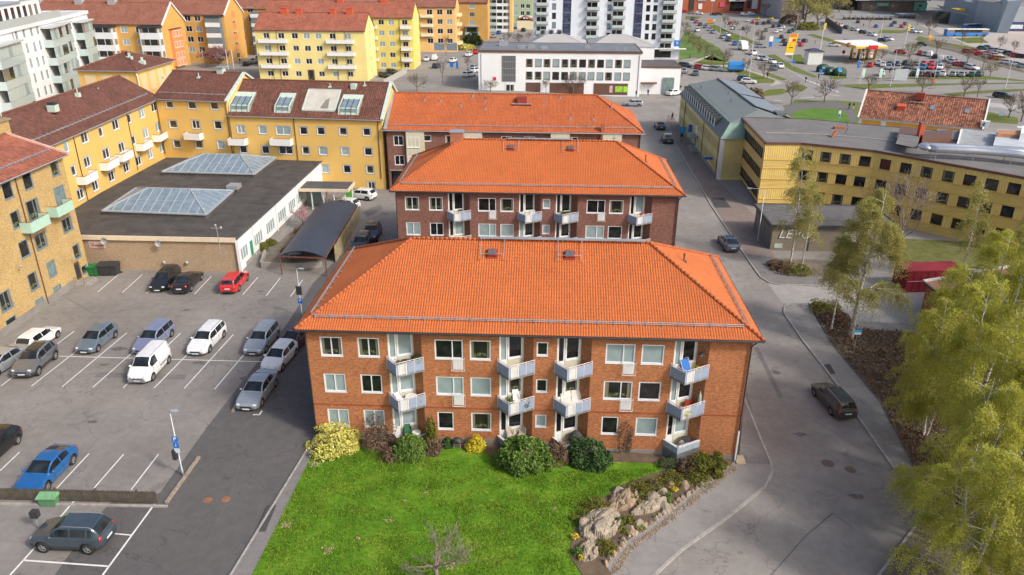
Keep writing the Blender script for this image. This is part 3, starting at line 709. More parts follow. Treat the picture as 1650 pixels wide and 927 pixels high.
def brick_block(name,label,ox,oy,z0s,bm_,tiles,WR,FRN,cols,zfl,seed,pmap,small_ground=True):
 L,D=33.7,15.5;ze=10.0;zr=14.37;INS=7.7
 b=Bld(name,label,'apartment building',ox,oy,0,L,D,0,10.05,'brick apartment blocks with orange tiled roofs')
 b.rr=random.Random(seed);root=b.root;T=b.T
 mb=MB();zb=-1.5;wops=[];u=0.0
 for (u0,z0,u1,z1,m,pn) in WR:wops.append((u0,z0,u1,z1))
 for i,c in enumerate(list(cols)+[L]):
  wall_grid(mb,T(u,0,0)[:2],(1,0),c-u,zb,ze,[(a-u,z0,e-u,z1) for a,z0,e,z1 in wops if a>=u-.01 and e<=c+.01])
  if i==len(cols):break
  A,E_,C=(c,0),(c+1.85,.72),(c+2.6,0)
  dl=math.hypot(1.85,.72);d=(1.85/dl,.72/dl)
  for k,zf in enumerate(zfl):
   fr=(T(*A,0)[:2],d,dl);r=org(root)
   g=MB();zt=(zfl[k+1]-.19) if k<2 else ze
   wall_grid(g,fr[0],d,dl,zf-.02,zt,[(.06,zf+.04,.66,zt-.12),(.72,zf+.92,dl-.1,zt-.12)],.08)
   sc=g.build('balcony_front',offwhite,root)
   fm,pm=win_meshes(.6,zt-.16-zf,'w',0);
   p=(fr[0][0]+d[0]*.36-r.x,fr[0][1]+d[1]*.36-r.y,zf+.04-r.z);w_=link('balcony_door',fm,root,p,math.atan2(d[1],d[0]))
   link('pane',pane_mesh(('bd',k),pm,b.pick((.5,.1))),w_)
   lp=MB().box(-.27,.02,.06,.27,.09,.85);lo=lp.build('door_panel',white,None);lo.parent=w_
   ww=dl-.1-.72;fm,pm=win_meshes(ww,zt-.12-zf-.92,'w',0)
   um=.72+ww/2;p=(fr[0][0]+d[0]*um-r.x,fr[0][1]+d[1]*um-r.y,zf+.92-r.z);w_=link('window',fm,root,p,math.atan2(d[1],d[0]))
   link('pane',pane_mesh(('bw',k),pm,b.pick((.55,.15))),w_)
  dl2=math.hypot(.75,.72);wall_grid(mb,T(*E_,0)[:2],(.75/dl2,-.72/dl2),dl2,zb,ze,[])
  wall_grid(mb,T(*A,0)[:2],d,dl,zb,zfl[0]-.02,[])
  u=c+2.6
 o,d,LL=b.side('E');wall_grid(mb,o,d,LL,zb,ze,b.ops['E'])
 o,d,LL=b.side('N');wall_grid(mb,o,d,LL,zb,ze,[])
 o,d,LL=b.side('W');wall_grid(mb,o,d,LL,zb,ze,[])
 mb.build('wall',bm_,root)
 band=MB();u=-.03
 for c in list(cols)+[L+.03]:
  band.box(u,-.035,zfl[1]-.28,c,.002,zfl[1]-.16,T);u=c+2.6
 band.build('string_course',M('string_course',(.36,.09,.04),.8,.15),root)
 pl=MB();u=-.04
 for c in list(cols)+[L+.04]:
  pl.box(u,-.05,zb,c,.003,z0s(c)+.55,T);u=c+2.6
 pl.box(L-.003,-.05,zb,L+.05,D,z0s(L)+.55,T);pl.build('base',plinth,root)
 for (u0,z0,u1,z1,m,pn) in WR:
  f,p=win_meshes(u1-u0,z1-z0,'w',m);r=org(root);q=T((u0+u1)/2,0,z0)
  w_=link('window',f,root,(q[0]-r.x,q[1]-r.y,q[2]-r.z))
  pm={'D':paneD,'C':paneC,'B':paneB}.get(pn) or b.pick((.5,.15))
  link('pane',pane_mesh((round(u1-u0,2),round(z1-z0,2),m),p,pm),w_)
 for (u0,u1,zt,zf) in FRN:
  m=MB();m.box(u0,-.02,zf+.02,u1,.06,zt,T);m.mat(0)
  for i in range(4):
   x=u0+(u1-u0)*(i+.5)/4;m.box(x-.01,-.035,zf+.08,x+.01,-.02,zt-.06,T)
  dd=m.build('french_door',white,root)
  m=MB();zr_=zt+.12;w0,w1=u0-.07,u1+.12
  m.tube([T(w0,0,zr_),T(w0,-.22,zr_),T(w1,-.22,zr_),T(w1,0,zr_)],.02,5);m.tube([T(w0,0,zf),T(w0,-.22,zf),T(w1,-.22,zf),T(w1,0,zf)],.02,5)
  for i in range(9):
   x=w0+(w1-w0)*i/8;m.tube([T(x,-.22,zf),T(x,-.22,zr_)],.009,4)
  m.build('rail',white,dd)
 for c in cols:
  for k,zf in enumerate(zfl):balcony_part(root,T,c,zf,ground=(k==0),tall=(k==0 and c==cols[-1]))
 oh=.58;hd=D/2+oh
 a,bb,c,d=T(-oh,-oh,ze),T(L+oh,-oh,ze),T(L+oh,D+oh,ze),T(-oh,D+oh,ze)
 e,f=T(-oh+INS,D/2,zr),T(L+oh-INS,D/2,zr);sls=(zr-ze)/INS;lns=math.hypot(1,sls)
 m=MB()
 tile_sheet(m,[a,bb,f,e]);tile_sheet(m,[bb,c,f],seg=3);tile_sheet(m,[d,a,e],seg=3);m.face(c,d,e,f)
 rf=m.build('roof',tiles,root)
 m=MB();m.prism([p[:2] for p in (a,bb,c,d)],ze-.16,ze-.01);m.build('eaves',M('eaves_board',(.16,.13,.12),.8,.1),root)
 m=MB();zz=Vector((0,0,.07))
 for p,q in ((a,e),(bb,f),(c,f),(d,e),(e,f)):ridge_run(m,Vector(p)+zz,Vector(q)+zz)
 m.build('ridge_tiles',ridgem,rf,True)
 sl=(zr-ze)/hd;ln=math.hypot(1,sl)
 g=.95
 snow_guard(rf,T(-oh+g+.4,-oh+g,ze+g*sl),T(L+oh-g-.4,-oh+g,ze+g*sl),Vector((0,1/ln,sl/ln)))
 snow_guard(rf,T(-oh+g,-oh+g+.4,ze+g*sls),T(-oh+g,D+oh-g-.4,ze+g*sls),Vector((1/lns,0,sls/lns)))
 snow_guard(rf,T(L+oh-g,-oh+g+.4,ze+g*sls),T(L+oh-g,D+oh-g-.4,ze+g*sls),Vector((-1/lns,0,sls/lns)))
 b.gutter(ze-.02,oh,gutterm,'SEW')
 for u in pmap['hatch']:
  v=D/2-1.35;z=ze+(v+oh)*sl;m=MB();nn=Vector((0,-sl/ln,1/ln));uu=Vector((0,1/ln,sl/ln));p=Vector(T(u,v,z))
  X=Vector((1,0,0))
  def Q(x,y,h):return tuple(p+X*x+uu*y+nn*h)
  m.box(-.46,-.5,.0,.46,.42,.10,Q);m.box(-.36,-.36,.10,.36,.36,.30,Q);ho=m.build('roof_hatch',redm,rf)
  m=MB();m.box(-.31,-.31,.30,-.02,.31,.33,Q);m.box(.02,-.31,.30,.31,.31,.33,Q);m.build('pane',M('hatch_pane',(.12,.12,.125),.3,.1),ho)
  m=MB()
  for x in (-.95,.95):
   m.tube([Q(x,-.75,.3),Q(x,1.45,.3)],.025,5)
   for y in (-.7,.3,1.3):m.tube([Q(x,y,0),Q(x,y,.3)],.02,5)
  m.tube([Q(-.95,-.2,.3),Q(.95,-.2,.3)],.025,5);m.build('guard_rail',zinc,ho)
 m=MB();x0,x1=pmap['walk'];m.box(x0,D/2-.28,zr+.22,x1,D/2+.12,zr+.30,T)
 k=x0+.3
 while k<x1:m.box(k,D/2-.2,zr+.02,k+.06,D/2+.1,zr+.22,T);k+=1.6
 m.build('ridge_walkway',zinc,rf)
 for (u,v,h,mt) in pmap['vents']:
  if (L+oh-u)*sls<(v+oh)*sl:z=ze+(L+oh-u)*sls
  else:z=ze+(v+oh)*sl
  m=MB();m.tube([T(u,v,z-.1),T(u,v,z+h)],.06,8);m.tube([T(u,v,z+h-.12),T(u,v,z+h)],.10,8);m.box(u-.2,v-.2,z-.12,u+.2,v+.2,z+.06,T)
  m.build('vent_pipe',mt,rf)
 m=MB();m.tube([T(.1,-.12,ze-.1),T(.0,-.1,ze-.6),T(.0,-.1,.1)],.055,6);m.build('downpipe',gutterm,root)
 m=MB();m.tube([T(L+.2,-.5,ze-.12),T(L-.12,-.12,ze-.75),T(L-.12,-.12,1.8)],.06,6);m.mat(1);m.tube([T(L-.12,-.12,1.8),T(L-.12,-.12,z0s(L)+.05)],.075,6);m.build('downpipe',[gutterm,white],root)
 return b
def pxrect(o,s,x0,y0,x1,y1,wl):
 ox,oy=o;q=[onwall(ox+a/s,oy+b_/s,wl,(1,0)) for a,b_ in ((x0,y0),(x1,y0),(x1,y1),(x0,y1))]
 return [(q[0][0]+q[3][0])/2,(q[2][1]+q[3][1])/2,(q[1][0]+q[2][0])/2,(q[0][1]+q[1][1])/2]
def wr(panes):
 g=[]
 for k,(zs,zt) in enumerate(((1.05,2.69),(4.28,5.92),(7.49,9.15))):
  p=panes[k]
  g.append((1.04,zs,2.76,zt,1,p[0]));g.append((3.94,zs,5.62,zt,1,p[1]))
  g.append((9.85,zs,11.15 if k==0 else 12.02,zt,0 if k==0 else .62,p[2]));g.append((12.54,zs,14.15,zt,0,p[3]))
  g.append((17.62,zs+.48,18.50,zt,0,p[4]))
  g.append((22.84,zs,24.17 if k==0 else 25.06,zt,0 if k==0 else .60,p[5]));g.append((25.53,zs,27.23,zt,0,p[6]))
 return g
COLS=(6.25,14.78,19.17,27.95);ZFL=(.15,3.35,6.55)
FR=[(11.2,12.0,7.49,6.57),(11.2,12.0,4.28,3.37),(24.22,25.04,7.49,6.57),(24.22,25.04,4.28,3.37)]
b1=brick_block('brick_apartment_block','orange brick block of three storeys behind the lawn, the nearest orange tiled roof',-17.9,50.63,lambda u:gz(-17.9+u),brickA,tileA,wr(['BBDCBDB','BDBBDCD','CCDCDBB']),FR,COLS,ZFL,5,dict(hatch=(13.85,20.1),walk=(12.8,26.2),vents=[(29.6,8.2,.7,brownm)]),None)
b2=brick_block('brick_apartment_block','dark red-brown brick block behind the ridge of the orange brick block, with blue-grey balconies',-17.7,86.9,lambda u:gz(-17.7+u),brickB,tileA,wr(['BBDDBDB','BDBBBBD','CCDCBDC']),FR,COLS,ZFL,8,dict(hatch=(13.5,20.9),walk=(13.0,21.2),vents=[(30.2,6.0,.9,brownm),(26.5,9.5,.5,zinc)]),None)
m=MB();m.box(-11.9,94.2,12.6,-10.3,95.6,15.3);m.mat(1);m.box(-12.0,94.1,15.3,-10.2,95.7,15.45)
m.build('chimney',[M('chimney_brick',(.40,.16,.09),.9,.2,2),zinc],b2.root)
# third brick block
G_BR='brick apartment blocks with orange tiled roofs'
b3=Bld('brick_apartment_block','red-brown brick block with the farthest orange tiled roof, joined to a yellow building','apartment building',-25.5,120.0,0,40.6,16.2,-.2,9.95,G_BR)
B,root=b3,b3.root
for u in (1.2,):
 for z in (7.45,4.25):B.win('S',u,z,u+1.6,z+1.6,'w',1,paneD)
for u in (9.6,18.5,22.2,29.0):B.win('S',u,7.6,u+1.7,9.2,'w',1)
for u in (6.0,14.0):B.win('S',u,8.2,u+1.3,9.2,'w',0)
B.ops['S'].append((.5,.0,3.2,3.3))
for z in (1.2,4.3,7.5):
 for v in (4,10):B.win('E',v,z,v+1.6,z+1.5)
B.walls(brickB)
m=MB()
m.box(.5,.9,-.2,3.2,1.0,3.3,B.T);m.build('gateway_gate',darkm,root)
m=MB();m.box(.3,-.06,3.28,3.4,.1,3.5,B.T);m.build('gateway_lintel',conc,root)
for k,(u0,u1) in enumerate(((3.3,6.2),(12.6,15.5),(26.4,29.4),(34.6,37.6))):
 m=MB();m.box(u0,-.5,3.7,u1,.05,9.9,B.T);bay=m.build('bay',offwhite,root)
 for z in (7.3,4.2):
  fm,pm=win_meshes(2.0,1.7,'w',2);q=B.T((u0+u1)/2-.3,-.56,z);r=org(root)
  w_=link('window',fm,bay,(q[0]-r.x,q[1]-r.y,q[2]-r.z));link('pane',pane_mesh('bay',pm,paneD),w_)
ze,zr,oh=10.0,14.4,.5;hd=B.D/2+oh;sl=(zr-ze)/hd;T=B.T
a,bb,c,d=T(-.1,-oh,ze),T(B.L+oh,-oh,ze),T(B.L+oh,B.D+oh,ze),T(-.1,B.D+oh,ze);e,f=T(-.1,B.D/2,zr),T(B.L+oh-7.3,B.D/2,zr)
m=MB();tile_sheet(m,[a,bb,f,e],seg=3,cw=.22);tile_sheet(m,[bb,c,f],seg=3,cw=.22);m.face(c,d,e,f);m.face(d,a,e);rf=m.build('roof',tileB,root)
m=MB();m.prism([p[:2] for p in (a,bb,c,d)],ze-.16,ze-.01);m.build('eaves',M('eaves_board',(.16,.13,.12)),root)
m=MB();m.face(T(-.05,0,9.9),T(-.05,B.D,9.9),T(-.05,B.D/2,14.2));m.build('gable',brickB,root)
m=MB();zz=Vector((0,0,.07))
for p,q in ((bb,f),(c,f),(e,f)):ridge_run(m,Vector(p)+zz,Vector(q)+zz)
m.build('ridge_tiles',ridgem,rf,True)
m=MB();m.beam(Vector(a)+Vector((.1,0,.12)),Vector(e)+Vector((.1,0,.12)),.5,.25);m.build('verge_flashing',zinc,rf)
lns=math.hypot(1,sl)
snow_guard(rf,T(.5,.5,ze+sl),T(B.L-.9,.5,ze+sl),Vector((0,1/lns,sl/lns)),.26)
B.gutter(ze-.02,oh,zinc,'SE')
for (u,v) in ((5.5,6.3),(8.2,6.1),(13.4,7.3),(15.5,6.3),(15.7,4.5),(11.6,5),(27.8,7.2),(29.5,2.6),(33.2,2.4),(36.2,5.2)):
 z=ze+(v+oh)*sl;m=MB();m.box(u-.2,v-.25,z-.1,u+.2,v+.25,z+.1,T);m.tube([T(u,v,z),T(u,v,z+.45)],.07,6);m.mat(1);m.tube([T(u,v,z+.45),T(u,v,z+.75)],.06,6);m.build('vent_pipe',[zinc,redm],rf)
m=MB();u,v=21.6,6.3;z=ze+(v+oh)*sl;m.box(u-.8,v-.5,z-.2,u+.8,v+.7,z+.9,T);m.mat(1);m.box(u-1.6,v-1.1,z-.2,u+1.7,v-.6,z-.12,T);m.build('chimney',[redm,zinc],rf)
m=MB();m.tube([T(32.4,.3,ze+.3),T(32.4,.3,ze+2.1)],.03,5);m.tube([T(25.2,1.5,ze+.8),T(25.2,1.5,ze+5.6)],.03,5);m.tube([T(24.6,1.5,ze+5.4),T(25.9,1.5,ze+5.4)],.02,4);m.build('antenna',zinc,rf)
m=MB();m.box(34.3,-.4,ze-1.2,34.8,.1,ze+1.5,T);m.build('flue',M('clay_flue',(.42,.12,.05)),root)
m=MB();m.tube([T(B.L-.1,-.1,ze-.3),T(B.L-.1,-.1,-1.2)],.06,6);m.tube([T(.1,-.1,ze-.3),T(.1,-.1,-.1)],.06,6);m.build('downpipe',gutterm,root)
# yellow courtyard range: right, middle, left
def box_balcony(B,side,u0,u1,zf,dep=1.25,h=1.05,mat=white,slab=conc,rails=True,frame=None):
 o,d,L=frame or B.side(side);n=(d[1],-d[0])
 def T(u,v,z):return (o[0]+d[0]*u+n[0]*v,o[1]+d[1]*u+n[1]*v,z)
 m=MB();m.mat(0);m.box(u0,0,zf-.16,u1,dep,zf,T);m.mat(1)
 m.box(u0,dep-.05,zf-.12,u1,dep+.02,zf+h-.1,T);m.box(u0-.02,0.02,zf-.12,u0+.05,dep-.05,zf+h-.1,T);m.box(u1-.05,0.02,zf-.12,u1+.02,dep-.05,zf+h-.1,T)
 o_=m.build('balcony',[slab,mat],B.root)
 if rails:
  m=MB();m.tube([T(u0,.02,zf+h),T(u0,dep,zf+h),T(u1,dep,zf+h),T(u1,.02,zf+h)],.025,5)
  for u in (u0,(u0+u1)/2,u1):m.tube([T(u,dep,zf+h-.12),T(u,dep,zf+h)],.02,4)
  m.build('rail',brownm if mat is not mint else redm,o_)
 return o_
G_Y='yellow rendered buildings round the low flat hall'
ang=math.atan2(-1.9,25.2)
yr=Bld('yellow_apartment_building','yellow building whose brown tiled roof holds glazed dormers and a sunken white terrace','apartment building',-51.6,122.35,ang,25.6,12.6,0,11.6,G_Y);B=yr
def rows(B,k,lst,kind,pw=(.5,.15),mull=1,**kw):
 for r in lst:
  u0,z0,u1,z1=B.px(k,*r[:4]);B.win(k,u0,z0,u1,z1,kind,r[4] if len(r)>4 else 0,pw=pw,**kw)
def C5(*r):return tuple((380+v/4.635) if i%2==0 else (120+v/4.635) for i,v in enumerate(r[:4]))+tuple(r[4:])
def C6(*r):return tuple((140+v/4.635) if i%2==0 else (120+v/4.635) for i,v in enumerate(r[:4]))+tuple(r[4:])
rows(B,'S',[C5(172,385,228,445),C5(300,388,408,452,1),C5(478,392,534,450),C5(608,394,664,452),C5(772,398,830,455),C5(950,402,1005,458),C5(195,533,250,592),C5(322,535,425,595,1),C5(495,540,550,598),C5(622,543,682,601),C5(787,545,845,603),C5(960,548,1018,606),C5(640,675,696,735),C5(803,678,858,737),C5(975,682,1030,740),C5(30,530,84,588),C5(10,382,66,440,1),C5(815,805,868,862),C5(985,803,1042,862,1)],'yg')
B.walls(yel,gable='EW',zr=15.9)
u0,z0,u1,z1=B.px('S',*C5(268,450,430,520)[:4]);box_balcony(B,'S',u0+.1,u1-.1,z0+.1,1.2)
u0,z0,u1,z1=B.px('S',*C5(-50,445,92,518)[:4]);box_balcony(B,'S',u0+.3,u1-.1,z0+.1,1.2)
rf=B.gable(tileD,11.6,16.1,.35,.1);B.gutter(11.45,.35,zinc)
for u in (10.95,24.9):B.pipe(u,-.1,4.3 if u<20 else 1.8,11.4)
sl=4.5/6.3
def S_(B,u,v,h=0):
 return B.T(u,v,11.6+v*sl+.18+h)
for k,(ua,ub,nn) in enumerate(((-.1,3.4,3),(7.6,10.3,2),(18.3,21.7,3))):
 m=MB();va,vb=.35,3.9;zt=11.6+vb*sl+.25
 T=B.T;z_=11.6+.18
 m.face(T(ua,va,z_+va*sl),T(ub,va,z_+va*sl),T(ub,va+.3,z_+va*sl+1.0),T(ua,va+.3,z_+va*sl+1.0))
 m.face(T(ua,va+.3,z_+va*sl+1.0),T(ub,va+.3,z_+va*sl+1.0),T(ub,vb,zt),T(ua,vb,zt))
 for u in (ua,ub):m.face(T(u,va,z_+va*sl-.2),T(u,va+.3,z_+va*sl+1.0),T(u,vb,zt),T(u,vb,zt-.3));m.face(T(u,vb,zt-.3),T(u,vb,zt),T(u,va+.3,z_+va*sl+1.0),T(u,va,z_+va*sl-.2))
 dm=m.build('dormer',patina,rf)
 g=MB();g2=MB();w=(ub-ua-.7)/nn
 for i in range(nn):
  x0=ua+.35+w*i+.06;x1=x0+w-.12;za=z_+va*sl
  g.face(T(x0,va-.01+.05,za+.12),T(x1,va-.01+.05,za+.12),T(x1,va+.26,za+.9),T(x0,va+.26,za+.9))
  f=(zt-za-1.0)/(vb-va-.3)
  g2.face(T(x0,va+.42,za+1.06+.12*f),T(x1,va+.42,za+1.06+.12*f),T(x1,vb-1.2,zt+.05-1.2*f),T(x0,vb-1.2,zt+.05-1.2*f))
 g.build('pane',paneG,dm);g2.build('roof_pane',paneS,dm)
 m=MB()
 for i in range(nn+1):
  x=ua+.35+w*i;m.beam(T(x,va,z_+va*sl+.05),T(x,va+.3,z_+va*sl+1.04),.07);m.beam(T(x,va+.3,z_+va*sl+1.04),T(x,vb-1.1,zt+.06-1.1*f),.07)
 m.build('glazing_frame',darkm,dm)
m=MB();T=B.T;ua,ub,va,vb=12.2,17.6,.95,4.7;z_=11.78
m.beam(S_(B,ua,va),S_(B,ub,va),.25);m.beam(S_(B,ua,vb),S_(B,ub,vb),.25);m.beam(S_(B,ua,va),S_(B,ua,vb),.25);m.beam(S_(B,ub,va),S_(B,ub,vb),.25)
m.mat(1);m.face(S_(B,ua,va,.03),S_(B,ub,va,.03),S_(B,ub,va+1.1,-.1+.22),S_(B,ua,va+1.1,-.1+.22));
m.face(S_(B,ua,va+1.1,.1),S_(B,ub,va+1.1,.1),S_(B,ub,vb,.06),S_(B,ua,vb,.06));m.mat(2)
m.face(S_(B,ua+2.9,va+.3,.16),S_(B,ua+4.2,va+.3,.16),S_(B,ua+4.0,va+2.1,.16),S_(B,ua+3.4,va+1.7,.16))
m.build('roof_terrace',[patina,M('terrace_plaster',(.50,.48,.42),.8,.12,.7),M('terrace_door',(.22,.21,.17),.6,.1)],rf)
for (u,v) in ((15.6,5.3),(21.4,5.7),(-1.5,5.2)):
 m=MB();z=11.6+v*sl+.15;m.box(u-.25,v-.3,z-.1,u+.25,v+.3,z+.12,T);m.tube([T(u,v,z),T(u,v,z+.6)],.08,6);m.build('vent_pipe',patina,rf)
m=MB();m.box(19.2,4.9,11.6+4.9*sl+.1,20.1,5.9,11.6+5.9*sl+.3,T);m.build('roof_hatch',patina,rf)
m=MB();q=B.L+.1;m.beam(T(q,-.4,11.5),T(q,6.3,16.35),.5,.35);m.beam(T(q,12.9,11.5),T(q,6.3,16.35),.5,.35);m.build('verge_flashing',patina,rf)
ym=Bld('yellow_apartment_building','taller yellow building in the corner behind the hall, a small vent chimney on its ridge','apartment building',-64.7,124.55,math.atan2(-1.9,12.8),13.0,12.8,0,13.8,G_Y);B=ym
rows(B,'S',[C6(590,200,645,252),C6(755,202,815,258),C6(922,207,980,262),C6(615,343,674,400),C6(785,343,842,405,1),C6(950,348,1006,408),C6(645,490,703,548),C6(808,493,866,552),C6(975,498,1030,555)],'yg',(.35,.4))
B.walls(yel,gable='EW',zr=17.0)
u0,z0,u1,z1=B.px('S',*C6(748,410,872,480)[:4]);box_balcony(B,'S',u0+.1,u1-.1,z0+.15,1.2)
rf=B.gable(tileD,13.8,17.1,.35,.15);B.gutter(13.65,.35,zinc);T=B.T
m=MB();q=B.L+.12;m.beam(T(q,-.4,13.7),T(q,6.4,17.3),.5,.3);m.beam(T(q,13.1,13.7),T(q,6.4,17.3),.5,.3);m.build('verge_flashing',patina,rf)
B.pipe(12.8,-.1,4.4,13.6);B.pipe(.25,-.1,4.4,13.6)
m=MB();m.box(8.4,5.9,16.8,9.5,7.0,18.0,T);m.mat(1);m.box(8.2,5.7,18.0,9.7,7.2,18.2,T);m.build('chimney',[patina,zinc],rf)
for (u,v) in ((-.8,4.6),(5.6,4.9)):
 z=13.8+v*.515;m=MB();m.box(u-.25,v-.3,z,u+.25,v+.3,z+.3,T);m.tube([T(u,v,z),T(u,v,z+.9)],.08,6);m.build('vent_pipe',patina,rf)
snow_guard(rf,T(.6,.8,14.4),T(12.4,.8,14.4),Vector((0,.9,.45)),.2)
ddx,ddy=-64.75-(-61.9),125.3-82.0
angl=math.atan2(ddy,ddx)
yl=Bld('yellow_apartment_building','long yellow building on the left with white box balconies above the hall roof','apartment building',-61.9+(2.85/43.3)*14,68.0,angl,58.2,11.4,0,13.6,G_Y);B=yl
def C1(*r):return tuple((v/3.9286) if i%2==0 else (v/3.9286) for i,v in enumerate(r[:4]))+tuple(r[4:])
def C7(*r):return tuple((v/3.9286) if i%2==0 else (200+v/3.9286) for i,v in enumerate(r[:4]))+tuple(r[4:])
def colrow(lst,w,h,kind,mull,pw,dz=0):
 for (x,y) in lst:
  o,d,L=B.side('S');u,z=onwall(x,y,o,d);B.win('S',u-w/2,z-h/2,u+w/2,z+h/2,kind,mull,pw=pw)
colrow([(140+215/4.635,120+375/4.635),(140+410/4.635,120+290/4.635),(140+502/4.635,120+243/4.635),(140+262/4.635,120+545/4.635),(140+440/4.635,120+440/4.635),(140+533/4.635,120+390/4.635),(140+145/4.635,120+590/4.635),(136.5,221.5)],1.9,1.45,'yg',1,(.3,.3))
colrow([(140+318/4.635,120+330/4.635),(140+105/4.635,120+430/4.635),(140+352/4.635,120+490/4.635),(107,237),(119,275)],1.1,1.3,'yg',0,(.4,.3))
colrow([(140+295/4.635,120+695/4.635),(140+475/4.635,120+597/4.635),(140+185/4.635,120+760/4.635),(140+388/4.635,120+645/4.635),(140+562/4.635,120+548/4.635),(154,299),(130,313),(141,261)],1.7,1.4,'yg',1,(.5,.2))
B.walls(yel,gable='EW',zr=16.9)
for (x,y) in ((147.5,286),(140+198/4.635,120+668/4.635),(140+308/4.635,120+606/4.635),(140+455/4.635,120+528/4.635),(140+575/4.635,120+462/4.635)):
 o,d,L=B.side('S');on=(o[0]+1.2*d[1],o[1]-1.2*d[0]);u,z=onwall(x,y,on,d);box_balcony(B,'S',u-1.7,u+1.7,z-.45,1.25)
rf=B.gable(tileD,13.6,16.95,.35,.1);B.gutter(13.45,.35,zinc);T=B.T
m=MB()
for u,v in ((30,.5),(46,.5)):m.tube([T(u,-.1,4.4),T(u,-.1,13.4)],.055,6)
m.build('downpipe',gutterm,B.root)
for (x,y,zz) in ((3,191,16.7),(50,196,15.3),(160,151,15.8),(125,151,16.9)):
 p=W(x,y,zz);m=MB();m.box(p[0]-.3,p[1]-.3,zz-.5,p[0]+.3,p[1]+.3,zz+.1);m.tube([(p[0],p[1],zz),(p[0],p[1],zz+.9)],.08,6);m.build('vent_pipe',patina,rf)
p=W(84,168,17);m=MB();m.box(p[0]-.55,p[1]-.5,16.0,p[0]+.55,p[1]+.5,16.9);m.mat(1);m.box(p[0]-.45,p[1]-.4,16.9,p[0]+.45,p[1]+.4,17.3);m.build('chimney',[patina,darkm],rf)
snow_guard(rf,T(2,.9,14.3),T(56.5,.9,14.3),Vector((d[1]*-.9,0,.5)),.2)
st=Bld('stair_tower','square tower with blind pale panels and a hipped brown roof rising behind the yellow roofs','tower',-79.7,129.4,0,10.2,13.4,0,17.4,G_Y);B=st
B.walls(yel);T=B.T;m=MB()
for u in (1.0,3.9,6.8):m.box(u,-.06,12.5,u+1.9,.0,16.6,T)
for v in (1.2,4.2,7.2,10.2):m.box(B.L,v,13.5,B.L+.06,v+1.9,16.6,T)
m.build('blind_panel',M('blind_panel',(.72,.55,.32),.9,.05,.5),B.root)
rf=B.hip(tileD,17.4,19.7,.45,6.0);B.gutter(17.35,.45,zinc,'SE')
m=MB();m.tube([T(10.2,-.2,17.2),T(10.35,-.15,16.4),T(10.35,-.1,13)],.1,6);m.build('downpipe',white,B.root)
for (u,v,z) in ((7.0,4.6,18.9),(9.2,4.5,18.2)):
 m=MB();m.box(u-.5,v-.3,z-.4,u+.5,v+.3,z+.25,T);m.box(u-.25,v+.1,z-.1,u+.1,v+.3,z+.8,T);m.build('roof_vent',patina,rf)
 # tan brick building on the left edge
tb=Bld('tan_brick_building','four-storey tan brick building on the left edge with two mint green balconies','apartment building',-54.6,56.0,PI/2,26.2,12.0,0,14.9);B=tb
def C8(*r):return tuple((v/3.173) if i%2==0 else (400+v/3.173) for i,v in enumerate(r[:4]))+tuple(r[4:])
o,d,L=B.side('S')
for (x,y,w,h,mu,pn) in ((88.5,271,1.5,1.7,0,paneC),(45,292,1.5,1.7,0,paneD),(12.5,307,1.5,1.7,0,paneD),(97,315,2.0,2.1,.7,paneG),(54,338,2.2,2.2,.6,paneC),(26,354,1.5,1.8,0,paneC),(108.5,362,2.0,1.6,1,paneC),(66,388,2.1,1.7,1,paneC),(39.5,401,1.5,1.8,0,paneD),(124,405,1.4,1.7,0,paneC),(83.5,433,1.5,1.8,0,paneG),(54,453,1.6,1.9,0,paneC),(9,485,1.9,2.0,1,paneC),(136.5,434,1.2,1.0,0,paneC),(93.5,469,1.5,1.3,0,paneG),(65,490,1.5,1.3,0,paneG),(19.5,521,1.6,1.3,0,paneD)):
 u,z=onwall(x,y,o,d);B.win('S',u-w/2,z-h/2,u+w/2,z+h/2,'b',mu,pn)
B.ops['S'].append((23.6,.35,24.7,2.6))
B.walls(brickT,gable='EW',zr=16.9);T=B.T
m=MB();m.box(23.6,.08,.35,24.7,.14,2.6,T);m.mat(1);m.box(23.75,.05,.6,24.55,.08,2.3,T);m.build('door',[brownm,darkm],B.root)
m=MB();m.box(-.05,-.06,-.3,23.4,.0,.85,T);m.build('base',plinth,B.root)
for (x,y,w) in ((104,336,3.0),(64,360,3.2)):
 on=(o[0]+1.1*d[1],o[1]-1.1*d[0]);u,z=onwall(x,y,on,d);box_balcony(B,'S',u-w/2,u+w/2,z-.45,1.2,1.1,mint)
rf=B.gable(tileR,14.9,16.9,.45,.25);B.gutter(14.75,.45,zinc)
snow_guard(rf,T(.5,.9,15.35),T(25.6,.9,15.35),Vector((-.97,0,.3)),.3)
B.pipe(17.7,-.1,.2,14.7,brownm,.06)
m=MB();m.box(8,5.6,17.2,22,6.1,17.3,T);m.build('ridge_walkway',zinc,rf)
m=MB();m.beam(T(26.45,-.5,15.0),T(26.45,6,17.15),.25,.2);m.build('verge_flashing',M('pink_flashing',(.62,.42,.36)),rf)
m=MB();m.box(24.2,6.2,15.2,27.6,8.6,18.4,T);m.mat(1);m.box(24.0,6.0,18.4,27.8,8.8,18.6,T);m.build('chimney',[brickT,M('chimney_cap',(.30,.24,.15),.8,.1)],rf)
m=MB();m.box(22.7,-1.35,-.1,25.2,-.08,.3,T);m.box(22.9,-1.7,-.1,25.0,-1.35,.15,T);m.build('steps',conc,B.root)
m=MB()
for u in (22.8,25.1):m.tube([T(u,-1.3,.3),T(u,-1.3,1.2),T(u,-.1,1.2)],.025,5)
m.build('handrail',darkm,B.root)
u,z=onwall(24,429,o,d);m=MB();m.tube([T(u,0,z),T(u,-.5,z+.1)],.03,5);m.blob(T(u,-.6,z),.15,.15,.15);m.build('wall_lamp',steel,B.root)
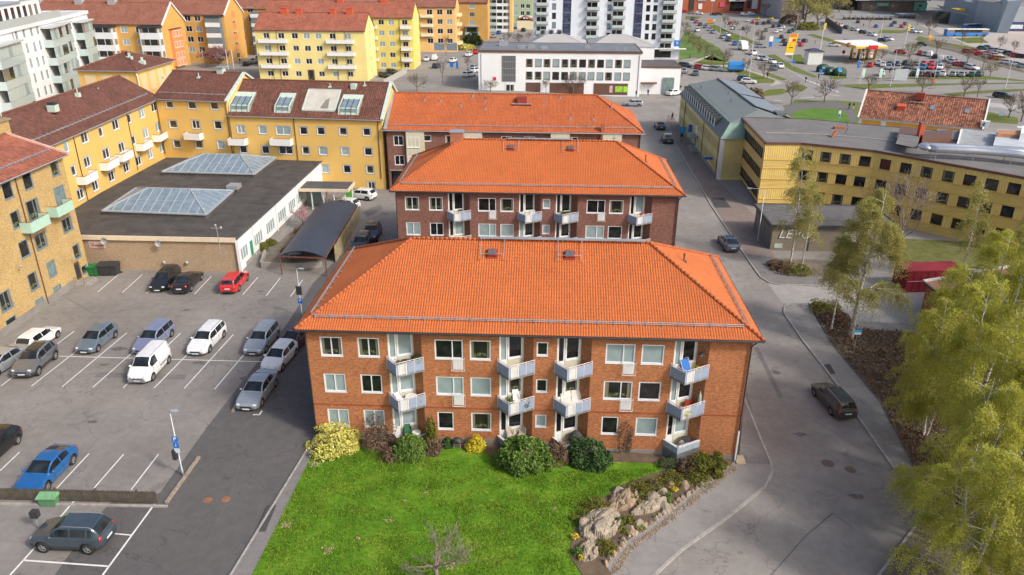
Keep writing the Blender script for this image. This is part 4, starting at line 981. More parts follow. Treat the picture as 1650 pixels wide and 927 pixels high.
m=MB();m.tube([T(23.2,0,3.3),T(23.2,-.4,3.4)],.03,5);m.blob(T(23.2,-.5,3.3),.13,.13,.13);m.build('wall_lamp',steel,B.root)
# low flat hall with two glass roof lanterns
hl=Bld('flat_roofed_hall','single-storey hall with a black felt roof, two glass lanterns and a long white side wall','hall',-63.2,84.2,0,26.3,37.9,0,4.2);B=hl;T=B.T
o,d,L=B.side('E')
for (x0,x1) in ((322,388),):
 pass
v0=[(.9,3.3,3),(5.6,8.6,4),(10.1,13.4,4),(14.9,18.4,4),(19.6,22.8,4),(23.8,26.8,4)]
for a,e,n in v0:B.win('E',a,1.0,e,2.7,'w',n-1,paneB)
B.ops['E'].append((3.9,.2,4.9,2.5))
o,d,L=B.side('S')
mb=MB();wall_grid(mb,o,d,L,-.5,4.2,[]);mb.build('wall',brickH,B.root)
mb=MB()
for k in 'EN':wall_grid(mb,*B.side(k),-.5,4.2,B.ops[k])
mb.build('side_wall',whitew,B.root)
m=MB();m.box(B.L-.08,3.9,.2,B.L-.03,4.9,2.5,T);m.build('door',M('green_door',(.03,.28,.13),.5,.05),B.root)
m=MB();m.box(B.L,2,-.4,B.L+.05,28,.55,T);m.build('base',conc,B.root)
m=MB();m.box(-.0,-.1,4.18,B.L+.1,B.D,4.36,T);rf=m.build('roof',feltd,B.root)
m=MB();m.box(-.0,-.28,3.95,B.L+.02,-.1,4.5,T);m.build('roof_edge',M('cream_fascia',(.74,.62,.44),.7,.08),B.root)
m=MB();m.box(B.L+.1,-.1,4.3,B.L+.3,B.D-.2,4.44,T);m.build('side_edge',felt,B.root)
m=MB();m.box(B.L-.02,-.3,-.1,B.L+.3,-.05,4.1,T);m.build('corner_trim',white,B.root)
m=MB()
for v in (5.2,14.1,23.2,31):m.tube([T(B.L+.1,v,.3),T(B.L+.1,v,4.2)],.05,5)
m.build('downpipe',white,B.root)
def lantern(q,zb,zr,fr):
 """hipped glass lantern on an upstand; q = four corners, ridge between fractions"""
 q=[Vector((*p,zb)) for p in q];L0=(q[0]+q[3])/2;R0=(q[1]+q[2])/2
 e=L0+(R0-L0)*fr[0];f=L0+(R0-L0)*fr[1];e=Vector((e.x,e.y,zr));f=Vector((f.x,f.y,zr))
 m=MB();m.prism([p[:2] for p in q],4.3,zb-.02);lo=m.build('roof_lantern',felt,rf)
 g=MB();g.face(q[0],q[1],f,e);g.face(q[1],q[2],f);g.face(q[2],q[3],e,f);g.face(q[3],q[0],e)
 g.build('glazing',paneS,lo)
 m=MB()
 for a,b in ((q[0],q[1]),(q[1],q[2]),(q[2],q[3]),(q[3],q[0])):m.beam(a,b,.35,.16)
 for a,b in ((q[0],e),(q[3],e),(q[1],f),(q[2],f),(e,f)):m.beam(a+Vector((0,0,.04)),b+Vector((0,0,.04)),.13)
 n=int((q[1]-q[0]).length/1.25)
 for (A,Bq) in ((q[0],q[1]),(q[3],q[2])):
  for i in range(1,n):
   t=i/n;p=A+(Bq-A)*t;c=L0+(R0-L0)*t;s_=t/fr[0] if t<fr[0] else (1 if t<fr[1] else (1-t)/(1-fr[1]))
   c=Vector((p.x+(c.x-p.x)*s_,p.y+(c.y-p.y)*s_,zb+(zr-zb)*s_));m.beam(p+Vector((0,0,.04)),c+Vector((0,0,.04)),.075)
 for (A,Bq,ap) in ((q[1],q[2],f),(q[3],q[0],e)):
  k=int((Bq-A).length/1.25)
  for i in range(1,k):
   t=i/k;p=A+(Bq-A)*t;s_=1-abs(2*t-1);m.beam(p+Vector((0,0,.04)),p+(ap-(A+Bq)/2)*s_+Vector((0,0,.04)),.075)
 for (A,Bq,ap,ap2) in ((q[0],q[1],e,f),):m.beam(A+(ap-A)*.5,Bq+(ap2-Bq)*.5,.06)
 m.build('glazing_bars',M('pale_bar',(.36,.39,.41),.5,.05),lo)
lantern([(-57.4,92.0),(-43.4,91.2),(-44.0,102.0),(-58.2,102.6)],4.95,6.6,(.30,.72))
lantern([(-58.6,111.2),(-44.1,110.6),(-44.2,121.0),(-57.6,121.4)],4.95,6.6,(.30,.72))
p=W(377,300,5.1);m=MB();m.prism([(p[0]-.5,p[1]-.7),(p[0]+.6,p[1]-.7),(p[0]+.6,p[1]+.5),(p[0]-.5,p[1]+.5)],4.36,4.8);m.mat(1);m.prism([(p[0]-.75,p[1]-.9),(p[0]+.85,p[1]-.9),(p[0]+.85,p[1]+.7),(p[0]-.75,p[1]+.7)],4.8,5.4);m.build('roof_vent',[felt,steel],rf)
p=W(356,392,4.36);m=MB();m.tube([(p[0],p[1]-.5,3.2),(p[0],p[1]-.5,6.6)],.04,6);m.tube([(p[0]-.7,p[1]-.5,6.4),(p[0]+.5,p[1]-.5,6.4)],.04,6);m.blob((p[0]+.5,p[1]-.5,6.45),.16,.16,.2);m.blob((p[0]-.1,p[1]-.5,6.75),.12,.12,.18);m.build('antenna_mast',steel,rf)
for (x,y,r_) in ((172,386,.42),(259,390,.42)):
 o,d,L=B.side('S');u,z=onwall(x,y,o,d);m=MB();m.tube([T(u,0,z-.5),T(u,-.5,z)],.03,5);m.lathe([(0,.12),(r_*.6,.06),(r_,-.08),(r_+.02,-.08),(r_*.6,.03),(0,.08)],14,T(u,-.55,z),'y');m.build('satellite_dish',steel,B.root)
for (x,y) in ((265.5,422.5),(302,422.5)):
 u,z=onwall(x,y,o,d);m=MB();m.blob(T(u,-.2,z),.22,.2,.22,10,6);m.build('wall_lamp',steel,B.root)
u,z=onwall(156,394,o,d)
def text(name,s,size,loc,rz,mat,parent,ext=.01,tilt=PI/2,align='CENTER',shear=0):
 cu=bpy.data.curves.new(name,'FONT');cu.body=s;cu.size=size;cu.extrude=ext;cu.align_x=align;cu.align_y='CENTER';cu.shear=shear
 t0=bpy.data.objects.new(name,cu);COL.objects.link(t0);bpy.context.view_layer.update()
 me=bpy.data.meshes.new_from_object(t0.evaluated_get(bpy.context.evaluated_depsgraph_get()));bpy.data.objects.remove(t0)
 me.materials.clear();me.materials.append(mat);t=bpy.data.objects.new(name,me);COL.objects.link(t)
 r=org(parent) if parent else Vector((0,0,0));t.location=Vector(loc)-r;t.rotation_euler=(tilt,0,rz);t.parent=parent;return t
m=MB();m.box(u-1.0,-.05,z-.45,u+1.0,.0,z+.45,T);sg=m.build('wall_sign',M('faded_pink_sign',(.62,.45,.40),.8,.1),B.root)
text('lettering','V',.7,T(u-.5,-.07,z-.05),0,redm,sg);text('lettering','välkomna',.32,T(u+.25,-.07,z-.12),0,redm,sg)
cn=tag(empty('entrance_canopy',(-32.5,110,0)),'flat cream-edged canopy on white posts at the far end of the white wall','canopy')
m=MB();m.box(-36.8,108.4,3.0,-29.2,112.6,3.45);m.mat(1);m.box(-36.6,108.6,3.44,-29.4,112.4,3.5);m.build('canopy_roof',[M('cream_fascia',(.74,.62,.44)),felt],cn)
for i,(x,y) in enumerate(((-35,108.8),(-33.2,108.8),(-31.6,108.8),(-29.9,108.8),(-29.6,112),(-33.6,111.8),(-31.2,112))):MB().tube([(x,y,-.2),(x,y,3.0)],.09,8).build('post',white,cn)
m=MB();m.box(-36.5,111.0,0,-34.2,111.08,2.9);m.build('entrance_glazing',paneG,cn)
m=MB();m.box(-31.0,113.6,.1,-30.0,113.75,2.4);m.mat(1);m.build('green_door',M('bright_green_door',(.10,.42,.06),.5,.05),cn)
cp=tag(empty('carport',(-29,93.5,0)),'long open carport with a curved black roof on rust-red posts','carport')
c0=[Vector((-31.6,83.7,0)),Vector((-26.0,83.4,0)),Vector((-27.0,104.3,0)),Vector((-32.5,103.4,0))]
m=MB();n=12
for k,hgt in ((0,0),(1,-.12)):
 for i in range(n):
  def q(i_,e0,e1):t=i_/n;p=e0+(e1-e0)*t;return (p.x,p.y,2.45+.75*math.sin(PI*t)**.9+hgt)
  a_,b_,c_,d_=q(i,c0[0],c0[1]),q(i+1,c0[0],c0[1]),q(i+1,c0[3],c0[2]),q(i,c0[3],c0[2]);m.face(*((a_,b_,c_,d_) if k==0 else (d_,c_,b_,a_)))
m.build('curved_roof',M('carport_roof_sheet',(.045,.055,.075),.45,.12,.5),cp,True)
m=MB()
rust=M('rust_red_steel',(.17,.065,.045),.6,.12)
for a_,b_ in ((c0[0],c0[1]),(c0[1],c0[2]),(c0[3],c0[2]),(c0[0],c0[3])):m.beam(a_+Vector((0,0,2.38)),b_+Vector((0,0,2.38)),.1,.15)
m.build('edge_beam',rust,cp)
for i in range(5):
 for (A_,B_) in ((c0[1],c0[2]),(c0[0],c0[3])):
  p=A_+(B_-A_)*(i/4);MB().beam(p+Vector((0,0,-.3)),p+Vector((0,0,2.35)),.12).build('post',rust,cp)
pb=M('stained_timber_screen',(.36,.30,.17),.9,.35,.9,fine=6)
m=MB();A_,B_=c0[1]+(c0[2]-c0[1])*.22+Vector((.12,0,0)),c0[2]+Vector((.12,0,0));m.beam(A_+Vector((0,0,1.1)),B_+Vector((0,0,1.1)),.1,2.1);m.build('side_screen',pb,cp)
m=MB();m.beam(c0[3]+Vector((0,.3,1.1)),c0[2]+Vector((0,.3,1.1)),.1,2.1);m.build('back_screen',pb,cp)
# far apartment blocks
def fb(label,bR,xe,ze,zr,D,wm,rm,refx,rows,cols,group,kind='w',w=1.9,h=1.6,chim=(),oh=.35,name='apartment_building',extra=None,egrid=None,zg=0,roof='gable',ge=.2,mull=1,pw=(.5,.15)):
 """bR = photo pixel of the front right ground corner, xe = world x of the left end; all walls follow the block's own axes"""
 X,Y=W(*bR,zg);B=Bld(name,label,'apartment building',xe,Y,0,X-xe,D,zg,ze,group);o,d,L=B.side('S')
 us=[onwall(cx,rows[0],o,d)[0] for cx in cols];zs=[onwall(refx+i*1.6,ry,o,d)[1] for i,ry in enumerate(rows)]
 for z in zs:
  for u in us:
   if .9<u<L-.9:B.win('S',u-w/2,z-h/2,u+w/2,z+h/2,kind,mull,pw=pw)
 if egrid:
  for z in zs:
   for v,ww in egrid:B.win('E',v-ww/2,z-h/2+.3,v+ww/2,z+h/2+.3,kind,0 if ww<1.5 else 1,pw=(.3,.4))
 if extra:extra(B,zs,us)
 if roof=='gable':B.walls(wm,gable='EW',zr=zr-.05);rf=B.gable(rm,ze,zr,oh,ge,rm=rm)
 else:B.walls(wm);rf=B.flat(rm,ze+.25,zinc,.25,.15)
 B.gutter(ze-.15,oh,darkm)
 for (u,s_,hh,m_) in chim:
  m=MB();m.box(u-s_,D/2-s_*.8,zr-.9,u+s_,D/2+s_*.8,zr+hh,B.T);m.box(u-s_*1.1,D/2-s_*.9,zr+hh,u+s_*1.1,D/2+s_*.9,zr+hh+.15,B.T);m.build('chimney',m_,rf)
 return B
chr_=M('chimney_red',(.55,.10,.045),.85,.1);chg=M('chimney_grey',(.34,.35,.36),.8,.12)
def long_balc(B,x0,x1,zs,py,dep=1.1,mat=white):
 o,d,L=B.side('S');a=onwall(x0,py,o,d)[0];b=onwall(x1,py,o,d)[0]
 for z in zs:box_balcony(B,'S',a,b,z-.95,dep,1.05,mat,conc,False)
G_F='yellow and orange apartment blocks in the distance'
def ex_yb1(B,zs,us):
 long_balc(B,417,462,[z-.95 for z in zs[:3]],62);long_balc(B,526,570,[z-.95 for z in zs[:3]],62)
 m=MB();u=onwall(502,122,*B.side('S')[:2])[0];m.box(u-1,-.06,0,u+1,.0,3.2,B.T);m.mat(1);m.box(u-.8,-.1,.2,u+.8,-.06,2.9,B.T);m.build('entrance_door',[brownm,paneC],B.root)
 for q in (434,446,540,556):u=onwall(q,58,*B.side('S')[:2])[0];B.pipe(u,-.15,.3,14.3,brownm,.06)
yb1=fb('cream-yellow block with a dusty red roof, white long balconies and four small red chimneys',(593,131),-87.2,14.6,18.9,13.5,yellow_pale,tileR,475,[58,78,98.8,119],[429,453,475,494,513,536,560],G_F,chim=((7.5,1.0,1.4,chr_),(12,.9,1.1,chr_),(22.4,.9,1.2,chr_),(27.4,1.0,1.4,chr_)),extra=ex_yb1,egrid=((6.5,1.0),),zg=0)
def ex_yb2(B,zs,us):
 long_balc(B,645,661.5,[z-.95 for z in zs[:4]],40);long_balc(B,594,606.5,[z-.95 for z in zs[:4]],40)
 for q in (643.5,663):pass
 B.pipe(onwall(643.5,40,*B.side('S')[:2])[0],-.15,.3,16,brownm,.06)
yb2=fb('yellow block behind the cream-yellow one, with a white balcony stack near its right corner',(668,112),-93,16.4,20.8,13.5,M('lemon_render',(.76,.62,.16),.9,.05,.2),tileR,614,[36,53.5,71,88.5,105],[597,614,630,652],G_F,chim=((24,1.1,1.5,chr_),(38.5,1.1,1.4,chr_)),extra=ex_yb2,egrid=((4,.9),(8.5,.9)))
def ex_ob4(B,zs,us):
 long_balc(B,677.5,697,[z-.9 for z in zs[:3]],25,1.2,yellow_cream)
 o,d,L=B.side('S')
 for x in (702,722):
  a=onwall(x,82,o,d);B.win('S',a[0]-.6,.6,a[0]+3.6,3.4,'g',2,paneS)
 for z in zs[:4]:box_balcony(B,'E',6,10.5,z-1.9,1.5,1.1,yellow_cream,conc,False)
ob4=fb('light orange block with cream balconies and shop windows at street level',(735,84),-66,16.6,20.6,14,ochre2,tileF,708,[19.8,35,50.3,66],[692,708.5,724],G_F,w=2.2,h=1.9,extra=ex_ob4)
def ex_ob5(B,zs,us):
 o,d,L=B.side('S');u,z=onwall(761,52,o,d)
 m=MB();m.box(u-3,-2.2,z-2.4,u+3,0,z+.2,B.T);m.mat(1);m.box(u-3.2,-2.4,z+2.3,u+3.2,0,z+2.6,B.T);m.mat(2);m.box(u-2.9,-2.1,z+.2,u+2.9,-.1,z+2.3,B.T);m.build('glazed_bay',[glassb,zinc,paneC],B.root)
 MB().tube([B.T(u,-2,0),B.T(u,-2,z-2.4)],.2,8).build('bay_post',conc,B.root)
ob5=fb('deep ochre end block with a single glazed bay raised on a post',(786,65.5),-46,15.9,19.5,14,ochre,tileF,760,[10,23.6,37],[760.5],G_F,w=2.5,h=2.0,mull=2,extra=ex_ob5)
def ex_ob1(B,zs,us):
 o,d,L=B.side('S')
 def stack(x0,x1):
  a=onwall(x0,44,o,d)[0];b=onwall(x1,44,o,d)[0]
  m=MB();m.box(a,-2.2,0,b,0,13.6,B.T);m.mat(1);m.box(a-.2,-2.5,13.5,b+.2,0,14.1,B.T);st_=m.build('glazed_stack',[M('stack_white',(.74,.74,.73),.7,.05),darkm],B.root)
  m=MB();n=int((b-a)/2.2)
  for z in zs+[zs[-1]-3.6]:
   for i in range(n):
    u0=a+.3+(b-a-.6)*i/n;m.box(u0,-2.24,z-.7,u0+(b-a)/n-.45,-2.2,z+1.1,B.T)
   m.box(b,-2.0,z-.7,b+.04,-.3,z+1.1,B.T)
  m.build('glazing',paneC,st_)
 stack(144,186);stack(228,260)
 m=MB();m.box(B.L,4.2,1.0,B.L+1.0,11.4,12.6,B.T);m.mat(1);m.face(B.T(B.L,3.9,12.6),B.T(B.L+1.3,3.9,12.6),B.T(B.L+1.3,11.7,12.6),B.T(B.L,11.7,12.6));bay=m.build('gable_bay',[orangem,tileF],B.root)
 for z in (10.1,6.7,3.3,.9):
  for v in (5.6,7.8,10.0):
   fm,pm=win_meshes(1.7,2.0,'w',0);q=B.T(B.L+1.06,v,z);r=org(B.root);w_=link('window',fm,bay,(q[0]-r.x,q[1]-r.y,q[2]-r.z),PI/2);link('pane',pane_mesh('ob1',pm,paneB),w_)
 m=MB()
 for (p,q) in (((B.L+.3,-.5,14.2),(B.L+.3,8.2,20.6)),((B.L+.3,16.9,14.2),(B.L+.3,8.2,20.6))):m.beam(B.T(*p),B.T(*q),.35,.45)
 m.build('verge_board',white,B.root)
ob1=fb('orange-yellow block with white glazed balcony stacks and an orange window bay on its gable',(273,115),-205,14.5,20.3,16.4,ochre,tileF,200,[48,68,87],[200,223.5],G_F,w=2.2,h=1.9,chim=((25,1.2,1.3,chg),(38,1.2,1.3,chg),(52,1.2,1.3,chg),(63,1.2,1.3,chg)),extra=ex_ob1)
def ex_ob2(B,zs,us):
 o,d,L=B.side('S');a=onwall(336,44,o,d)[0];b=onwall(359,44,o,d)[0]
 m=MB();m.box(a,-2.4,2.2,b,0,15.4,B.T);m.mat(1);m.box(a-.2,-2.7,15.3,b+.2,0,15.9,B.T);st_=m.build('glazed_stack',[M('stack_grey',(.16,.20,.22),.5,.1),darkm],B.root)
 m=MB()
 for z in zs:m.box(a-.05,-2.5,z-2.6,b+.05,-2.35,z-1.2,B.T)
 m.build('white_parapet',white,st_)
 m=MB()
 for i,z in enumerate((13.6,9.9,6.2,2.5)):m.box(B.L,6.9,z+1.0,B.L+.08,10.1,z+3.0,B.T)
 m.build('gable_panel',orangem,B.root)
 for z in (11.6,8.0,4.4,.8):
  B.win('E',6.9,z-.1,10.1,z+1.8,'w',1,paneC)
 m=MB()
 for (p,q) in (((B.L+.3,-.5,15.8),(B.L+.3,8.5,22.0)),((B.L+.3,17.5,15.8),(B.L+.3,8.5,22.0))):m.beam(B.T(*p),B.T(*q),.35,.45)
 m.build('verge_board',white,B.root)
ob2=fb('orange-yellow block behind, with a dark glazed balcony stack beside its narrow-windowed gable',(371,102),-185,16.1,21.7,17,ochre,tileF,317,[29.7,46.7,63.6,80],[302,318,334],G_F,w=2.2,h=1.9,chim=((37,1.1,1.6,chr_),(51,1.2,2,chr_),(60,1.1,1.8,chr_),(68,1.2,2,chr_)),extra=ex_ob2)
def ex_ob3(B,zs,us):
 o,d,L=B.side('S');a=onwall(406,20,o,d)[0];b=onwall(424,20,o,d)[0]
 m=MB();m.box(a,-2.2,0,b,0,15.4,B.T);m.mat(1)
 for z in zs:m.box(a-.05,-2.3,z-2.6,b+.05,-2.15,z-1.3,B.T)
 m.build('glazed_stack',[M('stack_grey',(.16,.20,.22)),white],B.root)
ob3=fb('farthest orange-yellow block, half hidden by the red roof of the cream-yellow block',(452,88),-150,16.4,22,16,ochre,tileF,402,[16,31,46,61],[386,403],G_F,w=2.2,h=1.9,extra=ex_ob3)
def ex_wga(B,zs,us):
 o,d,L=B.side('S');m=MB();g=MB()
 for i in range(5):
  z=14.6-i*2.95
  m.box(-.3,-1.2,z-2.6,L*.33,-.05,z-1.1,B.T);g.box(-.2,-1.1,z-1.1,L*.33-.1,-.1,z+.3,B.T)
  g.box(L*.36,-.12,z-1.2,L*.60,-.02,z+.3,B.T);g.box(L*.66,-.12,z-1.2,L*.92,-.02,z+.3,B.T)
 m.build('balcony_front',glassb,B.root);g.build('glazing',paneC,B.root)
wga=fb('pale block with stacked glazed balconies beyond the ochre end block',(823,52),-28.5,21,22,14,whitew,zinc,800,[2],[],G_F,extra=ex_wga,roof='flat')
m=MB();q=wga.T(wga.L,0,0);m.box(wga.L-.6,-.5,0,wga.L+.8,12,21.2,wga.T);m.build('end_wall',ochre2,wga.root)
gb=fb('sage green block with small square windows above two white shop fronts',(858,38),-21.5,20,21,14,greenw,zinc,842,[10,21.5],[831,842,851],G_F,w=2.2,h=2.2,roof='flat')
m=MB()
for a in (5.6,9.6):m.box(a,-.6,0,a+3.2,0,3.9,gb.T)
m.mat(1)
for a in (5.9,9.9):m.box(a+.7,-.7,.8,a+2.2,-.55,2.9,gb.T)
m.build('shop_front',[white,paneD],gb.root)
ks=Bld('kiosk','small house with a sloping red roof beside the sage green block','house',-15.5,408,0,8,10,0,4.2);ks.walls(offwhite);rf=ks.gable(tileR,4.2,6,.4,.3,axis='v')
# white apartment building on the upper left
wl_o=(-83.6,119.0);wa=math.atan2(13.6,-3.4)
wl=Bld('white_apartment_building','white apartment building on the upper left with stacked pale green glazed balconies','apartment building',wl_o[0]-math.cos(wa)*24,wl_o[1]-math.sin(wa)*24,wa,66,16,0,24.6);B=wl
o,d,L=B.side('S');T=B.T
def U(x,y):return onwall(x,y,o,d)
for (x,y) in [(27,55.5),(39,53),(51,50.5),(61,47.5),(33,81),(45,78),(57,76),(66,73),(39,105),(51,102),(62,100),(71,97.5),(45,129),(57.5,126),(69,122),(77.5,120),(51,152),(63,149.5),(74.5,146),(83,143.5)]:
 u,z=U(x,y);B.win('S',u-.65,z-.85,u+.65,z+.85,'w',0,paneB)
for (x,y) in [(114,41),(118,62),(123,84),(127,103)]:
 u,z=U(x,y);B.win('S',u-.8,z-.85,u+.8,z+.85,'w',0,paneB)
B.walls(whitew);B.flat(M('pale_roof',(.50,.53,.52),.8,.08),24.7,white,.3,.2,.5)
def gstack(x0,x1,ytop,dep,zt,n,ang2=0,lab=''):
 a=U(x0,ytop)[0];b=U(x1,ytop)[0]
 m=MB();m.box(a-.15,-dep-.3,zt,b+.15,0,zt+.25,T);s_=m.build('balcony_stack',M('pale_roof',(.5,.53,.52)),B.root)
 s=3.02
 for i in range(n):
  z=zt-s*(i+1)
  m=MB();m.box(a,-dep,z-.12,b,0,z+.03,T);m.box(a+.02,-dep,z+.03,b-.02,-dep+.05,z+1.15,T);m.box(b-.05,-dep+.05,z+.03,b,0,z+1.15,T);m.box(a,-dep+.05,z+.03,a+.05,0,z+1.15,T)
  m.build('parapet',glassb,s_)
  g=MB();k=max(2,int((b-a)/1.3));w_=(b-a)/k;rr=random.Random(i*7+int(x0))
  for j in range(k):
   r_=rr.random();g.mat(0 if r_<.55 else (1 if r_<.82 else 2));g.box(a+w_*j+.03,-dep+.08,z+1.17,a+w_*(j+1)-.03,-dep+.12,z+s-.14,T)
  for j in range(2):g.mat(0);g.box(b-.1,-dep+.2+j*dep/2,z+1.17,b-.05,-dep+dep/2+j*dep/2-.1,z+s-.14,T)
  g.build('glazing',[glassb,paneB,paneC],s_)
gstack(64,88,44,1.6,23.6,8);gstack(88,105,44,1.0,23.6,8);gstack(116,134,36,1.7,23.2,8);gstack(-30,14,52,1.5,22.9,8)
m=MB();u0=U(-30,36)[0];u1=U(54,33)[0];u2=U(84,28)[0]
m.box(u0,1.6,24.7,u1,12,28.0,T);m.box(u1,1.6,24.7,u2,12,28.6,T);ph=m.build('penthouse',whitew,B.root)
m=MB();m.box(u0,1.3,28.0,u1+.2,12.3,28.2,T);m.box(u1-.2,1.1,28.6,u2+.3,12.3,28.9,T);m.build('penthouse_roof',M('blue_grey_roof',(.34,.37,.42),.6,.1),ph)
m=MB();k=u0
while k<u2-2:m.box(k,1.54,25.2,k+1.2,1.6,27.4,T);k+=2.6
m.build('penthouse_glazing',paneC,ph)
m=MB();m.box(u0,-.2,24.8,u2+4,-.1,26.0,T);m.build('terrace_glass',glassb,ph)
m=MB();u_=U(18,50)[0];m.tube([T(u_,-.12,0),T(u_,-.12,24)],.07,6);m.build('downpipe',zinc,B.root)
# tall white tower block in the distance
tw=Bld('tower_block','tall white tower block with dark window strips and stacked open balconies','tower block',-5.2,303.6,0,55.3,20,-1.3,34);B=tw
o,d,L=B.side('S');T=B.T
def U(x,y):return onwall(x,y,o,d)
st_h=15.1
def wcol(x0,y0,dx,n=4,up=3,w=1.5,h=2.2,pn=None):
 for i in range(-up,n):
  x=x0+dx*i;y=y0+st_h*i;u,z=U(x,y)
  if z>32.5 or z<0:continue
  B.win('S',u-w/2,z-h/2,u+w/2,z+h/2,'d',0,pn or B.rr.choice([paneD,paneD,paneS]))
wcol(892.8,10.5,-.2,3);wcol(982,12.5,-.7,4);wcol(1044.5,13.5,-.9,4);wcol(1056,13.5,-1,4);
for i in range(-3,6):
 u,z=U(1097-1.1*i,14.5+15.1*i)
 if .6<z<32.5 and u<L-.8:B.win('S',u-.9,z-1.1,u+.6,z+1.1,'d',0,paneD)
B.walls(whitet)
for (x,w) in ((914,3.0),(1029,3.0)):
 u,_=U(x,15);m=MB();m.box(u-w/2,-.15,3,u+w/2,.1,33,T);g_=m.build('window_strip',Mglass('strip_glass',(.05,.06,.11)),B.root)
 m=MB();z=4
 while z<33:m.box(u-w/2,-.2,z,u+w/2,-.15,z+.35,T);z+=3.7
 m.build('strip_bars',M('strip_bar',(.13,.14,.22)),g_)
for (x0,x1,dep,y) in ((864,884,1.7,18),(945,966,1.8,10),(987,1008,1.7,9),(1067,1090,2.0,15)):
 a,_=U(x0,12);b,_=U(x1,12)
 for i in range(-3,5):
  z=U(x0,y+15.1*i)[1]
  if z>32 or z<2.2:continue
  m=MB();m.box(a,-dep,z-1.4,b,0,z-1.2,T);m.mat(1);m.box(a,-dep,z-1.2,b,-dep+.06,z-.2,T);m.box(a,-dep,z-1.2,a+.06,0,z-.2,T);m.box(b-.06,-dep,z-1.2,b,0,z-.2,T);ba=m.build('balcony',[conc,glassb],B.root)
  m=MB();m.box(a+.3,-.05,z-1.1,b-.8,.0,z+1.2,T);m.mat(1);m.box(a+.3+(b-a)*.3,-.08,z-1.1,a+.5+(b-a)*.3,-.04,z+1.2,T)
  for q in range(3):
   xx=a+.4+(b-a-1)*B.rr.random();m.mat(2);m.box(xx,-dep+.3,z-1.2,xx+.5,-dep+.8,z-.6,T)
  m.build('balcony_glazing',[paneD,white,darkm],ba)
m=MB();a=U(1046,78)[0];m.box(a,-2.2,2.6,L+2.6,0,2.85,T);m.build('canopy',white,B.root)
m=MB();a,b=U(1047,84)[0],U(1081,84)[0];m.box(a,-.1,-.6,b,.0,2.2,T);m.build('ground_glazing',paneD,B.root)
u,z=U(1091,70);m=MB();m.box(u-1.1,-.12,z-1.1,u+1.1,-.02,z+1.1,T);sg=m.build('sign',bluesign,B.root);text('lettering','9',1.6,T(u,-.16,z),0,white,sg)
# white office building
of=Bld('office_building','white office building with two rows of small windows and a tall grey stair window','office building',-19.2,220.1,0,45.6,20.3,-.8,10.6);B=of;o,d,L=B.side('S');T=B.T
us=[onwall(x,96,o,d)[0] for x in (853,867.5,881.5,896,910.5,924.5,939,953.5,968,982,997,1011)]
for z in (6.55,2.9+.2):
 for u in us:B.win('S',u-.95,z,u+.95,z+2.15,'d',0,B.rr.choice([paneD,paneB,paneB,paneC]))
B.walls(whitew);B.flat(M('slate_blue_roof_felt',(.16,.18,.20),.8,.15,.3),10.9,brownm,.3,.15,.55)
a,b=onwall(809,95,o,d)[0],onwall(831,95,o,d)[0]
m=MB();m.box(a,-.08,2.4,b,.02,9.5,T);g_=m.build('stair_window',M('stair_glass',(.12,.125,.12),.35,.1),B.root)
m=MB()
for z in (2.4,4.2,6.0,7.8):m.box(a,-.12,z,b,-.08,z+.12,T)
for i in range(9):x=a+(b-a)*i/8;m.box(x-.03,-.11,2.4,x+.03,-.08,9.5,T)
m.build('glazing_bars',zinc,g_)
m=MB();m.box(a+.9,-.1,-.8,b-1.0,.0,2.1,T);m.mat(1);m.box(a+1.2,-.14,-.4,a+2.2,-.1,1.6,T);m.box(a+2.4,-.14,-.4,a+3.4,-.1,1.6,T);m.build('entrance_door',[white,paneC],B.root)
m=MB()
for x0,x1 in ((847.5,871),(886,941),(957,1012)):
 a,b=onwall(x0,135,o,d)[0],onwall(x1,135,o,d)[0];m.box(a,-.1,-.9,b,-.0,2.25,T)
m.build('brown_shop_panel',brownm,B.root)
a,b=onwall(991,145,o,d)[0],onwall(1011,145,o,d)[0];m=MB();m.box(a,-.16,-.1,b,-.1,1.5,T);m.mat(1);m.box(a-1.6,-.16,-.3,a-.7,-.1,1.6,T);m.mat(2);m.box(a+2.1,-.17,-.1,a+2.3,-.16,1.5,T);m.build('green_poster',[M('lime_poster',(.30,.62,.05),.5,.25,.8),M('poster_pink',(.6,.4,.42)),brownm],B.root)
u,z=onwall(797,127,o,d);m=MB();m.box(u-.45,-.1,z-.45,u+.45,.0,z+.45,T);m.build('red_sign',M('sign_red',(.6,.02,.08),.5,0),B.root)
m=MB();m.tube([T(.8,-.1,10),T(.8,-.1,0)],.08,6);m.tube([T(L-.6,-.1,10),T(L-.6,-.1,0)],.08,6);m.build('downpipe',zinc,B.root)
m=MB()
for (u,v,s_,hh) in ((6.5,12,1.3,1.2),(12,6,1.0,.8),(14.8,6.4,1.0,.8),(18.5,5.2,.9,.7),(30.5,7,.35,.9),(31.2,7,.3,.7),(39,3,.15,.8),(41,3,.15,.8)):m.box(u-s_,v-s_*.6,10.9,u+s_,v+s_*.6,10.9+hh,T)
m.build('roof_unit',zinc,B.root)
palew=M('pale_roof_membrane',(.40,.39,.38),.8,.06,.2)
